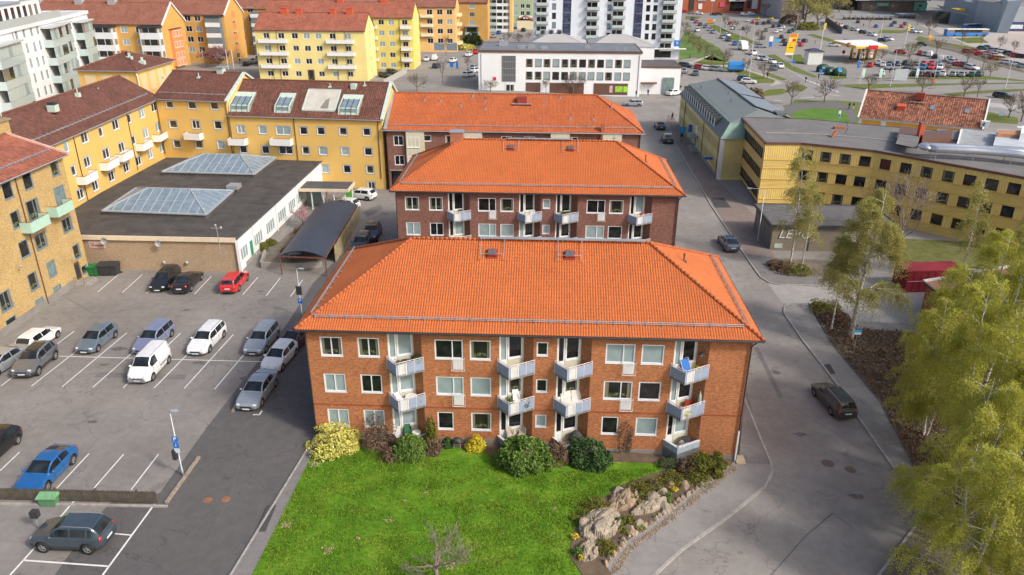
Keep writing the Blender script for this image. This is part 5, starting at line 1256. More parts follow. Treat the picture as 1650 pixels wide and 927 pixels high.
def pyr(label,x0,x1,y0,y1,zb,zt,rx0,rx1,ry):
 m=MB();a,b,c,d_=(x0,y0,zb),(x1,y0,zb),(x1,y1,zb),(x0,y1,zb);e,f=(rx0,ry,zt),(rx1,ry,zt)
 m.face(a,b,f,e);m.face(b,c,f);m.face(c,d_,e,f);m.face(d_,a,e);o_=m.build('pyramid_roof_hall',palew)
 w_=MB();w_.box(x0+.3,y0+.3,-1.2,x1-.3,y1-.3,zb-.01);w_.build('wall',whitew,o_)
 w_=MB();w_.beam(a,e,.12);w_.beam(b,f,.12);w_.beam(e,f,.12);w_.box((rx0+rx1)/2-3,ry-3.8,zt-2.2,(rx0+rx1)/2+1,ry-2.6,zt-1.9);w_.build('roof_seam',zinc,o_)
 tag(o_,label,'hall roof','pale pyramid roofs behind the white office')
 return o_
p1=pyr('left pyramid roof behind the white office, with three fan units on its ridge',-6.3,12.6,241.5,260,9.9,12.9,.5,4.5,250)
p2=pyr('right one of two pale pyramid roofs behind the white office, flat-topped without fan units',13.0,33,241.5,260,9.9,12.7,19.5,24.5,250)
for k in range(3):
 m=MB();x=-1.4+k*2.6;m.box(x-.9,249.4,12.1,x+.9,251,13.9);m.mat(1);m.lathe([(.05,0),(.6,0),(.6,-.12),(.05,-.12)],12,(x,249.35,13.2),'y');m.build('fan_unit',[zinc,darkm],p1)
an=Bld('annex','low white annex with a glass corner entrance at the right end of the white office','annex',26.8,224.5,0,11.5,14,-1.3,6.2);an.win('E',2,.2,5,2.8,'d',1);an.walls(whitew);an.flat(felt,6.4,brownm,.25,.1,.4)
T=an.T
m=MB();m.box(6.6,-.3,-1.3,9.8,0,3.4,T);m.build('entrance_glazing',paneG,an.root);m=MB();m.box(.3,-1.6,1.8,4.8,0,2.1,T);m.build('entrance_canopy_slab',brownm,an.root)
m=MB();
for k in range(4):m.beam(T(.4+k*.5,-5,-1.2),T(.2+k*.5,-.5,2.2),.08)
m.build('stair_rail',zinc,an.root)
# pale yellow building with a patinated mansard roof
gr=Bld('pale_yellow_building','pale yellow boarded building with a grey-green mansard roof and a row of small vertical dormers','office building',31.2,134.4,PI/2,45.6,15.5,-1.3,6.1);B=gr
gr=None;COL.objects.unlink(B.root);bpy.data.objects.remove(B.root)
B=gr=Bld('pale_yellow_building','pale yellow boarded building with a grey-green mansard roof and a row of small vertical dormers','office building',31.2,134.4+45.6,-PI/2,45.6,15.0,-1.3,6.1)
o,d,L=B.side('S');T=B.T
for z in (-.2,3.1):
 k=1.4
 while k<44:
  if not (z<0 and 21<k<25):B.win('S',k,z+.1,k+1.0,z+1.9,'c',0,M('pane_cream',(.46,.38,.20),.3,.1))
  k+=1.5 if int(k*10)%3 else 2.3
o2,d2,L2=B.side('E')
B.walls(paleyel)
m=MB();m.box(-.1,-.1,-1.4,L+.1,.02,-.5,T);m.build('base',conc,B.root)
m=MB();m.box(L,4.5,-1.0,L+.06,6.6,1.1,T);m.box(L,4.9,1.6,L+.05,6.4,3.4,T);m.build('side_door',brownm,B.root)
m=MB();m.box(L-.6,-.15,-1.3,L+.15,.5,5.9,T);m.build('corner_panel',white,B.root)
oh=.4;zt=8.6;i1=1.4
A=[T(-oh,-oh,6.1),T(L+oh,-oh,6.1),T(L+oh,B.D+oh,6.1),T(-oh,B.D+oh,6.1)];C_=[T(i1,i1,zt),T(L-i1,i1,zt),T(L-i1,B.D-i1,zt),T(i1,B.D-i1,zt)]
E_=[T(i1,B.D/2,9.9),T(L-7,B.D/2,9.9)]
m=MB();m.mat(0)
for i in range(4):j=(i+1)%4;m.mat(1 if i in (1,) else 0);m.face(A[i],A[j],C_[j],C_[i])
m.mat(2);m.face(C_[0],C_[1],E_[1],E_[0]);m.face(C_[1],C_[2],E_[1]);m.face(C_[2],C_[3],E_[0],E_[1]);m.face(C_[3],C_[0],E_[0]);m.face(*A[::-1])
rf=m.build('mansard_roof',[copper,copperg,M('grey_green_sheet',(.185,.21,.20),.6,.07,.3)],B.root)
for k in range(15):
 u=3.2+k*2.45;m=MB();m.box(u,.05,6.3,u+.8,1.4,8.5,T);m.mat(1);m.box(u+.08,-.02,6.45,u+.72,.05,8.3,T);m.build('dormer',[M('dormer_dark',(.06,.07,.07)),white],rf)
m=MB();m.tube([T(1,1.6,9.2),T(L-2,1.6,9.2)],.04,4)
for k in range(19):m.tube([T(1+k*2.3,1.6,8.6),T(1+k*2.3,1.6,9.2)],.03,4)
m.build('roof_rail',copperg,rf)
def onroof(u,v):return 8.6+(v-i1)*(1.3/(B.D/2-i1))
m=MB();m.face(T(1.6,7.9,10.03),T(22,7.9,10.03),T(20.5,B.D-1.6,8.75),T(1.6,B.D-1.6,8.75));m.face(T(22.6,7.9,10.03),T(36,7.9,10.03),T(42.0,B.D-1.6,8.78),T(21.1,B.D-1.6,8.75));m.build('solar_panel',solar,rf)
m=MB()
for p,q in (((1.4,7.6,10.05),(22,7.7,10.05)),((22,7.7,10.05),(20.6,B.D-1.5,8.85)),((22.5,7.6,10.05),(36,7.7,10.05)),((36,7.7,10.05),(42.2,B.D-1.5,8.85))):m.beam(T(*p),T(*q),.3,.12)
m.build('panel_trim',darkm,rf)
for u,v in ((9,2.6),(14,6.8),(20.5,6),(28,5)):
 m=MB();m.tube([T(u,v,onroof(u,v)-.1),T(u,v,onroof(u,v)+.7)],.1,6);m.build('vent_pipe',copper,rf)
m=MB();m.box(37.8,10.5,8.8,40.4,12.2,9.7,T);m.build('roof_hatch',copper,rf)
m=MB()
for u in (7.6,29.5,44):m.tube([T(u,-.12,-1.2),T(u,-.12,6)],.07,6)
m.build('downpipe',brownm,B.root)
for (x,y,mt,w_,h_) in ((1106.5,209.5,bluelight,1.3,1.3),(1117,207,bluesign,.7,1.6),(1150,255.5,bluesign,1.4,.5)):
 u,z=onwall(x,y,o,d);m=MB();m.box(u-.05,-.3-w_,z-h_/2,u+.05,-.2,z+h_/2,T);m.tube([T(u,0,z),T(u,-.3,z)],.04,4);m.build('projecting_sign',mt,B.root)
m=MB();u=23;m.box(u-.9,-.14,-.7,u+.9,-.02,3.6,T);m.mat(1);m.box(u-.5,-.2,-.6,u+.5,-.13,1.3,T);m.build('entrance',[white,paneC],B.root)
m=MB();m.box(u-1.6,-1.5,1.7,u+2.4,0,1.85,T);m.box(u-.9,-1.6,-1.4,u+3.5,-.1,-.9,T);m.build('entrance_steps',conc,B.root)
m=MB()
for q in range(7):m.tube([T(u+1.1+q*.4,-1.5,-.9),T(u+1.1+q*.4,-1.5,.1)],.03,4)
m.tube([T(u+1.1,-1.5,.1),T(u+3.5,-1.5,.1)],.03,4);m.build('handrail',zinc,B.root)
# yellow ribbed building on the right
zt=9.0
P0,P1,P2,P3,P4=W(1196,191,zt),W(1234,231.3,zt),W(1291,231.8,zt),W(1410,244,zt),W(1650,287,zt)
yc=tag(empty('ribbed_metal_building',(50,118,-1.3)),'yellow ribbed-metal building on the right with square dark windows and a silver roof duct','office building')
ex=(P4[0]+(P4[0]-P3[0])*.6,P4[1]+(P4[1]-P3[1])*.6)
front=[P0,P1,P2,P3,P4,ex]
mv=MB();mh=MB();wn=[]
def plane(a,b):
 d=Vector((b[0]-a[0],b[1]-a[1]));L=d.length;d/=L;return a,(d.x,d.y),L
zb=[-1.3,.55,1.95,3.5,4.75,6.3,8.95]
class FakeB:pass
fbld=FakeB();fbld.root=yc
rr=random.Random(3)
def addwin(fr,u0,z0,u1,z1,kind,pn,mull=0):
 f,p=win_meshes(u1-u0,z1-z0,kind,mull);key=(round(u1-u0,2),round(z1-z0,2),kind);o,d,L=fr;r=org(yc);um=(u0+u1)/2
 w_=link('window',f,yc,(o[0]+d[0]*um-r.x,o[1]+d[1]*um-r.y,z0-r.z),math.atan2(d[1],d[0]));link('pane',pane_mesh(key,p,pn),w_)
segs=[plane(front[i],front[i+1]) for i in range(5)]
opsA=[]
for (ya,yb_) in ((205,251),(228,293),(255,330)):
 pass
L0=segs[0][2]
for z in (6.35,3.15,-.05):opsA.append((.35,z,L0-.9,z+1.55))
wall_grid(mh,*segs[0],-.6,8.95,opsA)
for (a,z,b,z1) in opsA:addwin(segs[0],a,z,b,z1,'d',Mglass('ribbon_glass',(.05,.045,.045)),13)
allw={2:[],3:[],4:[]}
s=2.797
def W3(x,y):return (1060+x/s,110+y/s)
for (x,y) in ((671,410),(753,420),(840,431),(929,441),(1021,452),(1114,463),(1210,475),(1309,487),(1407,497),(1508,510),(1611,522),(652,505),(737,517),(820,529),(903,541),(998,553),(1090,564),(1185,576),(1281,588),(1378,602),(1478,615),(1580,628),(637,602),(720,613),(802,624),(1070,660),(1160,675),(1254,690),(1350,703),(1450,717),(1553,731),(890,637),(980,649)):
 px,py=W3(x,y)
 for i in (1,2,3,4):
  o,d,L=segs[i];u,z=onwall(px,py,o,d)
  if .3<u<L-.3:
   z=(6.62,3.42,.2)[0 if z>5.9 else (1 if z>2.9 else 2)];allw.setdefault(i,[]).append((u-.78,z,u+.78,z+1.5));break
for i in range(1,5):
 o,d,L=segs[i];ops=allw.get(i,[])
 if i==4:
  ops+=[(k,z,k+1.56,z+1.5) for z in (6.62,3.42,.2) for k in (1.5,5.2,9,12.8)]
 for (z0,z1,vert) in ((-1.4,.05,0),(.05,1.85,1),(1.85,3.3,0),(3.3,5.05,1),(5.05,6.45,0),(6.45,8.95,1)):
  sub=[q for q in ops if z0<q[1]+.3<z1];wall_grid(mv if vert else mh,o,d,L,z0,z1,sub)
 for q in ops:addwin(segs[i],*q[:1],q[1],q[2],q[3],'d',rr.choice([paneD,paneD,paneC,paneD,paneC,paneD,M('pane_red_curtain',(.10,.02,.02),.2,.2,1)]))
mv.build('wall',cladv,yc);mh.build('level_ribbed_wall',cladh,yc)
tm=MB()
for i in range(1,5):
 o,d,L=segs[i];a=Vector((*o,0));b=a+Vector((d[0]*L,d[1]*L,0));n_=Vector((d[1],-d[0],0))*.04
 for z in (.05,1.85,3.3,5.05,6.45):tm.beam(a+n_+Vector((0,0,z)),b+n_+Vector((0,0,z)),.07)
tm.build('trim_strip',M('yellow_trim',(.70,.46,.10),.6,.08),yc)
bk=[(P0[0]+.2,P0[1]+.3),W(1304,193.5,zt),W(1410,203.5,zt),W(1650,224,zt),(ex[0]+12,ex[1]+14)]
poly=[P0,P1,P2,P3,P4,ex]+bk[::-1][:-1]
m=MB();m.prism(poly,8.93,9.12);rf=m.build('roof',feltg,yc)
m=MB()
for i in range(5):
 o,d,L=segs[i];a=Vector((*o,9.02));b=a+Vector((d[0]*L,d[1]*L,0));m.beam(a,b,.3,.34)
m.beam(Vector((*bk[1],9.1)),Vector((*bk[0],9.1)),.2,.2);m.beam(Vector((*bk[2],9.1)),Vector((*bk[1],9.1)),.2,.2);m.beam(Vector((*bk[3],9.1)),Vector((*bk[2],9.1)),.2,.2)
m.build('roof_edge',brownm,yc)
m=MB();q=[Vector((*W(x,y,9.15),9.17)) for x,y in ((1232,214),(1310,216),(1390,222),(1650,248))]
for a,b in zip(q,q[1:]):m.beam(a,b,.35,.08)
m.build('roof_joint',M('pale_felt_strip',(.32,.31,.27),.9,.15),rf)
a=W(1447,238,9.1);b=W(1480,231,9.1);c_=W(1530,226,9.1)
m=MB();m.prism([W(1442,233,9.1),W(1478,240,9.1),W(1483,220,9.1),W(1449,214,9.1)],9.1,10.2);m.prism([W(1483,238,9.1),W(1531,232,9.1),W(1532,224,9.1),W(1484,226,9.1)],9.1,10.5);m.mat(1)
m.prism([W(1443,232,10.25),W(1477,239,10.25),W(1482,221,10.25),W(1450,215,10.25)],10.2,10.28)
x,y=W(1480,231,9.1);m.mat(2);m.box(x-.35,y-.3,9.1,x+.35,y+.5,12.2);m.mat(1);m.box(x-.4,y-.35,12.2,x+.4,y+.55,12.35);m.build('plant_box',[brownm,feltg,chr_],rf)
duct=M('silver_duct',(.62,.64,.66),.28,.06,1,metal=.75)
pts=[W(1487,234,10.6),W(1500,236,10.6),W(1560,238,10.6),W(1620,243,10.6),W(1700,252,10.6)]
m=MB();m.tube([(p[0],p[1],10.6) for p in pts],.5,12);m.tube([(p[0]+.3,p[1]-1.5,10.5) for p in pts],.5,12);m.blob((pts[0][0],pts[0][1]-.8,10.55),0.9,1.3,.5,12,8);m.build('ventilation_duct',duct,rf,True)
m=MB()
for p in pts[1:]:
 for q in (-1.9,-.2):m.tube([(p[0],p[1]+q,9.1),(p[0],p[1]+q,10.3)],.06,5)
m.build('duct_leg',zinc,rf)
m=MB();x,y=W(1344,221,9.1);m.beam((x-.6,y-.4,9.15),(x+.3,y+.3,9.9),.35);x,y=W(1352,208,9.1);m.box(x-.9,y-.4,9.1,x+.9,y+.4,9.5);m.build('roof_unit',M('rusty_vent',(.35,.12,.05)),rf)
m=MB();x,y=W(1362,215,9.1);m.tube([(x,y,9.1),(x+.3,y,10),(x-.2,y+.4,11.3)],.05,5);m.build('antenna',darkm,rf)
m=MB();m.prism([W(1505,224,9.0),W(1541,229,9.0),W(1547,214,9.0),W(1510,210,9.0)],6,9.3);o_=m.build('flat_annex',feltg);tag(o_,'dark grey flat roof between the tiled house and the yellow ribbed building','annex')
m=MB();m.prism([W(1542,233,9.6),W(1598,240,9.6),W(1604,215,9.6),W(1549,208,9.6)],6,9.7);m.mat(1);m.prism([W(1541.5,233.5,9.9),W(1544,233,9.9),W(1551,208,9.9),W(1548,208,9.9)],9.3,9.9);o_=m.build('flat_annex',[M('speckled_roof_sheet',(.34,.35,.35),.7,.2,.8),white]);tag(o_,'light grey speckled flat roof with a white left edge behind the silver duct','annex')
m=MB();m.prism([W(1597,246,9.5),W(1648,249,9.5),W(1650,222,9.5),W(1605,219,9.5)],6,10.6);m.mat(1);m.prism([W(1606,221,10.6),W(1650,223,10.6),W(1650,216,10.6),W(1607,214,10.6)],10.5,11.1);m.mat(2);m.prism([W(1640,232,10),W(1668,234,10),W(1668,220,10),W(1642,219,10)],9.0,11.6)
o_=m.build('rooftop_plant_room',[M('pale_blue_grey_sheet',(.50,.54,.58),.5,.1,.5),M('rusty_eave',(.45,.22,.12)),white]);tag(o_,'pale grey metal plant room on the right edge with a rusty back eave','plant room')
zz_=4.2;a=W(1384,188,zz_);b=W(1588,208,zz_);ag=math.atan2(b[1]-a[1],b[0]-a[0])
oh_=Bld('orange_house','orange-yellow house with a long mottled red tile roof and white trimmed windows','house',a[0]+.4,a[1]+.5,ag,math.hypot(b[0]-a[0],b[1]-a[1])-.8,11.5,-1.3,4.3);B=oh_;o,d,L=B.side('S');T=B.T
for k in (2.2,7.3,11.2,15.2,19.2,22.8):B.win('S',k-1.2,.9,k+1.2,2.6,'w',1,paneD)
B.walls(M('orange_wall',(.74,.38,.07),.9,.07,.4),gable='EW',zr=8.6)
m=MB();m.box(4.3,-.1,-1,5.3,0,3.7,T);m.box(-.05,-.1,-1,.5,0,3.8,T);m.box(-.05,-.12,3.6,L,0,4.2,T);m.build('white_trim',white,B.root)
rf=B.gable(tileO,4.3,8.7,.5,.35,rm=tileO);B.gutter(4.0,.5,zinc);sl=4.4/5.75
for u in (-.25,L+.25):
 m=MB();m.beam(T(u,-.6,4.05),T(u,5.75,9.0),.3,.25);m.beam(T(u,12.1,4.05),T(u,5.75,9.0),.3,.25);m.build('verge_board',white,rf)
m=MB();m.box(9.6,4.0,8,11.2,5.4,9.4,T);m.build('chimney',redm,rf);m=MB();m.box(8.8,3.4,7.55,12,3.7,7.62,T);m.build('roof_walkway',zinc,rf)
m=MB();m.face(T(6.6,1.8,5.9),T(8.2,1.8,5.9),T(8.2,1.8,6.6),T(6.6,1.8,6.6));m.face(T(6.5,1.7,6.7),T(8.3,1.7,6.7),T(8.3,3.6,7.1),T(6.5,3.6,7.1));m.face(T(6.6,1.8,5.7),T(6.6,1.8,6.65),T(6.6,3.5,7.05));m.face(T(8.2,1.8,5.7),T(8.2,3.5,7.05),T(8.2,1.8,6.65));m.build('dormer_vent',chr_,rf)
for u in (13.2,19.5,25.6):
 z=4.3+3*sl;m=MB();m.face(T(u-.45,2.4,z-.45*sl+.3),T(u+.45,2.4,z-.45*sl+.3),T(u+.45,3.5,z+.4*sl+.3),T(u-.45,3.5,z+.4*sl+.3));m.build('roof_window',paneS,rf)
m=MB();m.box(22.4,-.2,4.4,23.9,.9,5.6,T);m.mat(1);m.lathe([(.05,0),(.4,0)],10,T(23.1,-.22,5.0),'y');m.build('fan_unit',[white,darkm],B.root)
m=MB();m.box(28.6,-1.2,3.5,30.4,.2,5.2,T);m.build('roof_unit',white,B.root)
p=[W(1236,378,2.6),W(1216,347,2.6)]
ga=Bld('garage_annex','low grey-brown garage annex with painted white bubble letters, below the yellow ribbed building','garage',31.2,98.9,0,16.5,9.0,-1.3,2.2);B=ga;T=B.T
B.walls(M('grey_brown_plaster',(.22,.19,.145),.9,.14,.6));B.flat(M('grey_shingle',(.13,.125,.125),.9,.2,.8,fine=5),2.4,darkm,.2,.35,.3)
m=MB()
for v in (1.0,3.6,6.2):m.box(-.05,v,-1.3,0,v+2.2,1.5,T)
m.build('grey_garage_door',M('grey_door',(.17,.18,.18),.7,.1),B.root)
m=MB();m.box(9.6,-.06,-1.2,11.6,0,1.6,T);m.mat(1);m.box(5,-.04,-1.3,5.15,0,2,T);m.build('pale_hatch',[M('pale_hatch',(.34,.32,.27),.8,.2,2),darkm],B.root)
text('graffiti_shadow','LEVO',2.0,T(3.1,-.03,1.0),0,M('graffiti_dark',(.03,.03,.03)),B.root,.01,shear=.25)
text('graffiti','LEVO',1.85,T(3.05,-.06,1.05),0,M('graffiti_white',(.6,.62,.6)),B.root,.015,shear=.25)
m=MB();m.box(.5,-.05,-.95,1.6,0,-.3,T);m.build('pale_plate',M('pale_plate',(.42,.5,.46)),B.root)
zr_=2.6;a=Vector((*W(1488,454,zr_),zr_));b=Vector((*W(1640,428,zr_),zr_));c_=Vector((*W(1600,545,zr_-.9),zr_-.9))
rs=tag(empty('brick_shed',(a.x,a.y,-1.3)),'red-brown shed with a shallow tiled roof and white roof edge, half hidden by the birches','shed')
dd=(b-a);e_=c_-a;m=MB();q=[a,b+dd*.3,b+dd*.3+e_,a+e_];m.face(*q);m.face(*[Vector((v.x,v.y,v.z-.2)) for v in q[::-1]]);m.build('roof',M('brown_red_sheet',(.24,.125,.075),.8,.2,.6),rs)
m=MB();m.beam(a+Vector((0,0,.08)),b+dd*.3+Vector((0,0,.08)),.3,.2);m.build('roof_edge',M('weathered_white',(.55,.55,.5),.8,.2,3),rs)
m=MB();m.beam(a+e_*.02+Vector((0,0,.02)),a+e_+Vector((0,0,.02)),.2,.2);m.build('side_gutter',wood,rs)
m=MB();q=[a+e_*.03+dd*.02,b+e_*.03,b+e_*.97,a+e_*.97+dd*.02]
for i in range(4):
 j=(i+1)%4;u_,v_=q[i],q[j];m.face((u_.x,u_.y,u_.z-.25),(u_.x,u_.y,-1.5),(v_.x,v_.y,-1.5),(v_.x,v_.y,v_.z-.25))
m.build('wall',M('brick_red_wall',(.34,.13,.07),.9,.15,1),rs)
a=Vector(G(1456,472));b=Vector(G(1516,470));d_=(b-a).normalized();n_=Vector((-d_.y,d_.x))
ct=tag(empty('container',(a.x,a.y,gz(a.x))),'dark red steel container standing beside the shed','container')
def CT(u,v,z):return (a.x+d_.x*u+n_.x*v,a.y+d_.y*u+n_.y*v,gz(a.x)+z)
m=MB();m.box(0,0,.15,7.2,2.8,2.8,CT);m.build('body',M('container_red',(.26,.022,.035),.6,.15,.8),ct)
m=MB();
for z in (.2,1.5,2.75):m.box(-.05,-.06,z-.07,7.25,0,z+.07,CT)
for i in range(9):m.box(i*.88,-.05,.2,i*.88+.1,0,2.75,CT)
m.mat(1);m.box(.1,-.07,1.45,7.1,-.06,1.52,CT);m.build('frame',[M('container_rib',(.30,.02,.03)),M('faded_pink',(.7,.45,.45))],ct)
m=MB();m.box(-.06,.1,.2,0,2.7,2.7,CT);m.build('door',M('container_dark_red',(.16,.012,.016)),ct)
# shopping area at the top right
def zx(px,py,Y):
 r=ray(px,py);t=Y/r.y;return (r.x*t,CH+r.z*t)
Z=-1.3
x0,_=zx(1112,20,556);x1,_=zx(1258,20,556)
ml=Bld('shopping_centre','long red brick shopping centre with a white-signed glass entrance along the top edge','shopping centre',x0-12,556,0,x1-x0+12,50,Z,16);B=ml;T=B.T
B.walls(brickR);B.flat(feltg,16.3,zinc)
def MU(px):return zx(px,12,556)[0]-(x0-12)
m=MB();m.box(MU(1173),-1.5,6.2,MU(1200),0,8.4,T);m.mat(1);m.box(MU(1176),-.1,0,MU(1198),0,6.2,T);m.mat(2);m.box(MU(1183),-1.6,6.8,MU(1190),-1.5,7.6,T);m.build('entrance',[white,paneD,redm],B.root)
m=MB();m.box(MU(1164),-.2,11.6,MU(1255),0,12.2,T);m.build('pale_band',M('band',(.55,.42,.35)),B.root)
for (a,b,za,zb,mt) in ((1211,1220,1.5,8,white),(1203,1209,2,6.5,darkm),(1159,1167,2.4,5.5,M('pink_banner',(.70,.10,.18))),(1223.5,1228,3,6,M('red_banner',(.62,.04,.03))),(1246,1250,-.5,4.5,zinc),(1110,1118,.5,9,darkm),(1125,1131,1,4.5,white),(1123,1136,6,7.5,zinc)):
 m=MB();m.box(MU(a),-.4,za,MU(b),0,zb,T);m.build('wall_panel',mt,B.root)
ah=tag(empty('arched_hall',(150,500,Z)),'brown hall with a steep curved grey roof beside the shopping centre','hall')
m=MB();n=12;
xa,_=zx(1257,35,505);xb,_=zx(1296,35,505)
def arc(i):t=i/n;return (xa+(xb-xa)*t,max(Z,-1.3+26*(1-t**2.0)**.5 if t<1 else Z))
for i in range(n):
 (u0,z0),(u1,z1)=arc(i),arc(i+1)
 m.mat(0);m.face((u0,505,Z),(u1,505,Z),(u1,505,z1),(u0,505,z0));m.mat(1);m.face((u0,505,z0),(u1,505,z1),(u1,560,z1),(u0,560,z0))
m.face((xa,505,Z),(xa,505,arc(0)[1]),(xa,560,arc(0)[1]),(xa,560,Z));m.build('shell',[M('brown_glazing',(.16,.13,.11),.5,.25,.2),M('pale_curved_roof',(.45,.44,.41))],ah)
m=MB()
for i in range(n):(u0,z0),(u1,z1)=arc(i),arc(i+1);m.beam((u0,504.6,z0),(u1,504.6,z1),1.0)
m.build('arch_rib',zinc,ah)
rib=Mclad('ribbed_pale_roof',(.50,.54,.58),2.6)
x0,_=zx(1388,18,590);x1,_=zx(1490,18,590)
mk=Bld('market_hall','low brown-grey market hall with a pale ribbed roof and a green lettered sign','hall',x0,590,0,x1-x0,40,Z,6.0);B=mk;T=B.T
B.walls(M('brown_grey_wall',(.20,.17,.15),.9,.2,.1));m=MB();m.face(T(-6,-2,6),T(x1-x0+2,-2,6.),T(x1-x0+2,40,16),T(-6,40,16));m.box(-6,-2,5.6,x1-x0+2,0,6,T);m.build('roof',rib,B.root)
def MU2(px):return zx(px,12,590)[0]-x0
m=MB();m.box(MU2(1411),-.6,1.6,MU2(1432.5),-.2,4.2,T);sg=m.build('sign',M('sign_green',(.10,.38,.28)),B.root)
m=MB();
for i in range(6):m.box(MU2(1413.5+i*2.9),-.8,2.1,MU2(1415+i*2.9),-.6,3.8,T)
m.build('lettering',white,sg)
m=MB();m.box(MU2(1472),-.8,-1,MU2(1492.5),-.2,4.5,T);sg=m.build('teal_sign',M('sign_teal',(.16,.55,.52)),B.root);m=MB();m.box(MU2(1479),-.9,1.5,MU2(1484),-.8,3,T);m.box(MU2(1478),-.9,-.6,MU2(1480),-.8,.6,T);m.build('sign_mark',darkm,sg)
x0,_=zx(1312,5,600);x1,_=zx(1388,5,600)
mk2=Bld('market_hall','pale ribbed upper hall behind the trees left of the green lettered sign','hall',x0,600,0,x1-x0,30,Z,7);mk2.walls(darkm);T=mk2.T;m=MB();m.box(-1,-3,7,x1-x0+.5,30,16,T);m.build('roof',rib,mk2.root)
def GP(px,py):p=W(px,py,Z);return p
bk_=[(1514,28),(1552,38),(1590,44),(1606,46)]
cw=tag(empty('grey_event_hall',(230,440,Z)),'blue-grey metal event hall with a tapering prow and dark low canopy at the top right','event hall')
A_=[GP(1516,36),GP(1552,40),GP(1588,45),GP(1604,48)]
m=MB()
pts=[(GP(1515,34),14),(GP(1553,40),11),(GP(1582,43),10.2),(GP(1610,43),17)]
for (p,za),(q,zb_) in zip(pts,pts[1:]):m.face((p[0],p[1],Z),(q[0],q[1],Z),(q[0],q[1],zb_),(p[0],p[1],za))
m.build('wall',bluegrey,cw)
m=MB();p,q=pts[0],pts[-1];m.face(*[(a_[0],a_[1],z_) for a_,z_ in pts],(p[0][0]+90,p[0][1]+90,16),(p[0][0],p[0][1]+90,16));m.build('roof',M('grey_event_roof',(.30,.32,.34),.6,.2,.05),cw)
p,q,r_=GP(1606,53),GP(1624,54),GP(1628,44)
m=MB();m.face((p[0],p[1],Z),(q[0],q[1],Z),(q[0]+3,q[1],15),(p[0]+2,p[1],14));m.face((q[0],q[1],Z),(r_[0],r_[1],Z),(r_[0]+3,r_[1],18),(q[0]+3,q[1],15));l_=GP(1602,46);m.face((l_[0],l_[1],Z),(p[0],p[1],Z),(p[0]+2,p[1],14),(l_[0],l_[1],15));m.face((p[0]+2,p[1],14),(q[0]+3,q[1],15),(r_[0]+3,r_[1],18),(l_[0],l_[1],15));m.build('prow',M('pale_blue_grey',(.36,.42,.46),.5,.08),cw)
p,q=GP(1509,37),GP(1552,46);m=MB();m.face((p[0]-2,p[1]-10,6.5),(q[0],q[1]-8,5.5),(q[0]+4,q[1]+14,7),(p[0]+4,p[1]+14,8));m.box(p[0]+4,p[1]-6,Z,q[0]-2,p[1]-2,5.2);m.mat(1);m.box(p[0]+2,p[1]-10.5,6.2,p[0]+11,p[1]-10,7.6);m.build('canopy',[darkm,M('sign_yellow',(.75,.50,.03))],cw)
x0,_=zx(1624,50,430);ev=Bld('grey_hall','grey low hall with a purple shop front on the right edge','hall',x0,436,-.05,60,40,Z,12);ev.walls(M('pale_blue_grey2',(.34,.39,.42),.6,.1,.1));ev.flat(feltg,12.2,zinc);T=ev.T
m=MB();m.box(.5,-.4,Z,15,0,3.4,T);m.mat(1);m.box(2,-.6,0,10,-.4,2,T);m.build('shop_front',[M('purple_front',(.07,.05,.16)),M('pale_panel',(.6,.7,.72))],ev.root)
x0,_=zx(1612,5,700);hv=Bld('office_slab','cream office slab with a grid of small windows at the top right corner','office building',x0,700,0,34,20,Z,40)
for k in range(6):
 for j in range(7):hv.win('S',2+k*5.2,3+j*4.6,5.6+k*5.2,5.6+j*4.6,'g',0,paneC)
hv.walls(M('cream_slab',(.60,.56,.44),.9,.05));hv.flat(feltg,40.2,white)
x0,_=zx(1520,5,640);gh=Bld('vaulted_roof_hall','pale roofs with rounded ventilation hoods beyond the event hall','hall',x0,560,0,76,60,Z,13);gh.walls(M('sage_wall',(.40,.43,.36),.9,.1));rfg=gh.flat(M('sage_roof',(.42,.45,.38),.9,.15,.05),13.3,zinc);T=gh.T
for k in range(6):m=MB();m.lathe([(0,15.6),(1.6,15.2),(2.4,14.2),(2.2,13.3)],10,T(14+k*9.6,14+3*(k%2),0));m.build('ventilation_hood',white,rfg)
ps=tag(empty('petrol_station',(110,300,Z)),'petrol station with a white canopy edged in yellow on slanted yellow pillars','petrol station')
zc=4.9
q=[W(1341,66,zc),W(1380,75.5,zc),W(1431,75,zc),W(1403,65,zc)]
m=MB();m.prism(q,zc-.7,zc);m.mat(1);cx_=sum(a_[0] for a_ in q)/4;cy_=sum(a_[1] for a_ in q)/4
m.prism([((a_[0]-cx_)*.97+cx_,(a_[1]-cy_)*.95+cy_) for a_ in q],zc,zc+.25);cv=m.build('canopy',[M('canopy_yellow',(.82,.45,.03),.5,.03),white],ps)
pk=M('pillar_yellow',(.78,.48,.04),.6,.05)
for (bx,by,tx) in ((1370,94.5,1374),(1382,94,1386),(1396,94.5,1400),(1408,94,1413)):
 b_=W(bx,by,Z);t_=W(tx,77,zc-.7);MB().beam((b_[0],b_[1],Z),(t_[0],t_[1]+.0,zc-.7),.9,1.6).build('pillar',pk,ps)
m=MB();a_=W(1400,75.5,zc);m.box(a_[0]-.1,a_[1]-.5,zc-.9,a_[0]+3.2,a_[1]-.05,zc+.5);b_=W(1367,72,zc);m.mat(1);m.lathe([(0,.2),(.9,.2),(.9,-.1),(0,-.1)],12,(b_[0],b_[1]-.4,zc-.1),'y');m.build('canopy_sign',[M('sign_bright_red',(.62,.02,.03)),M('sign_red_brown',(.35,.06,.04))],ps)
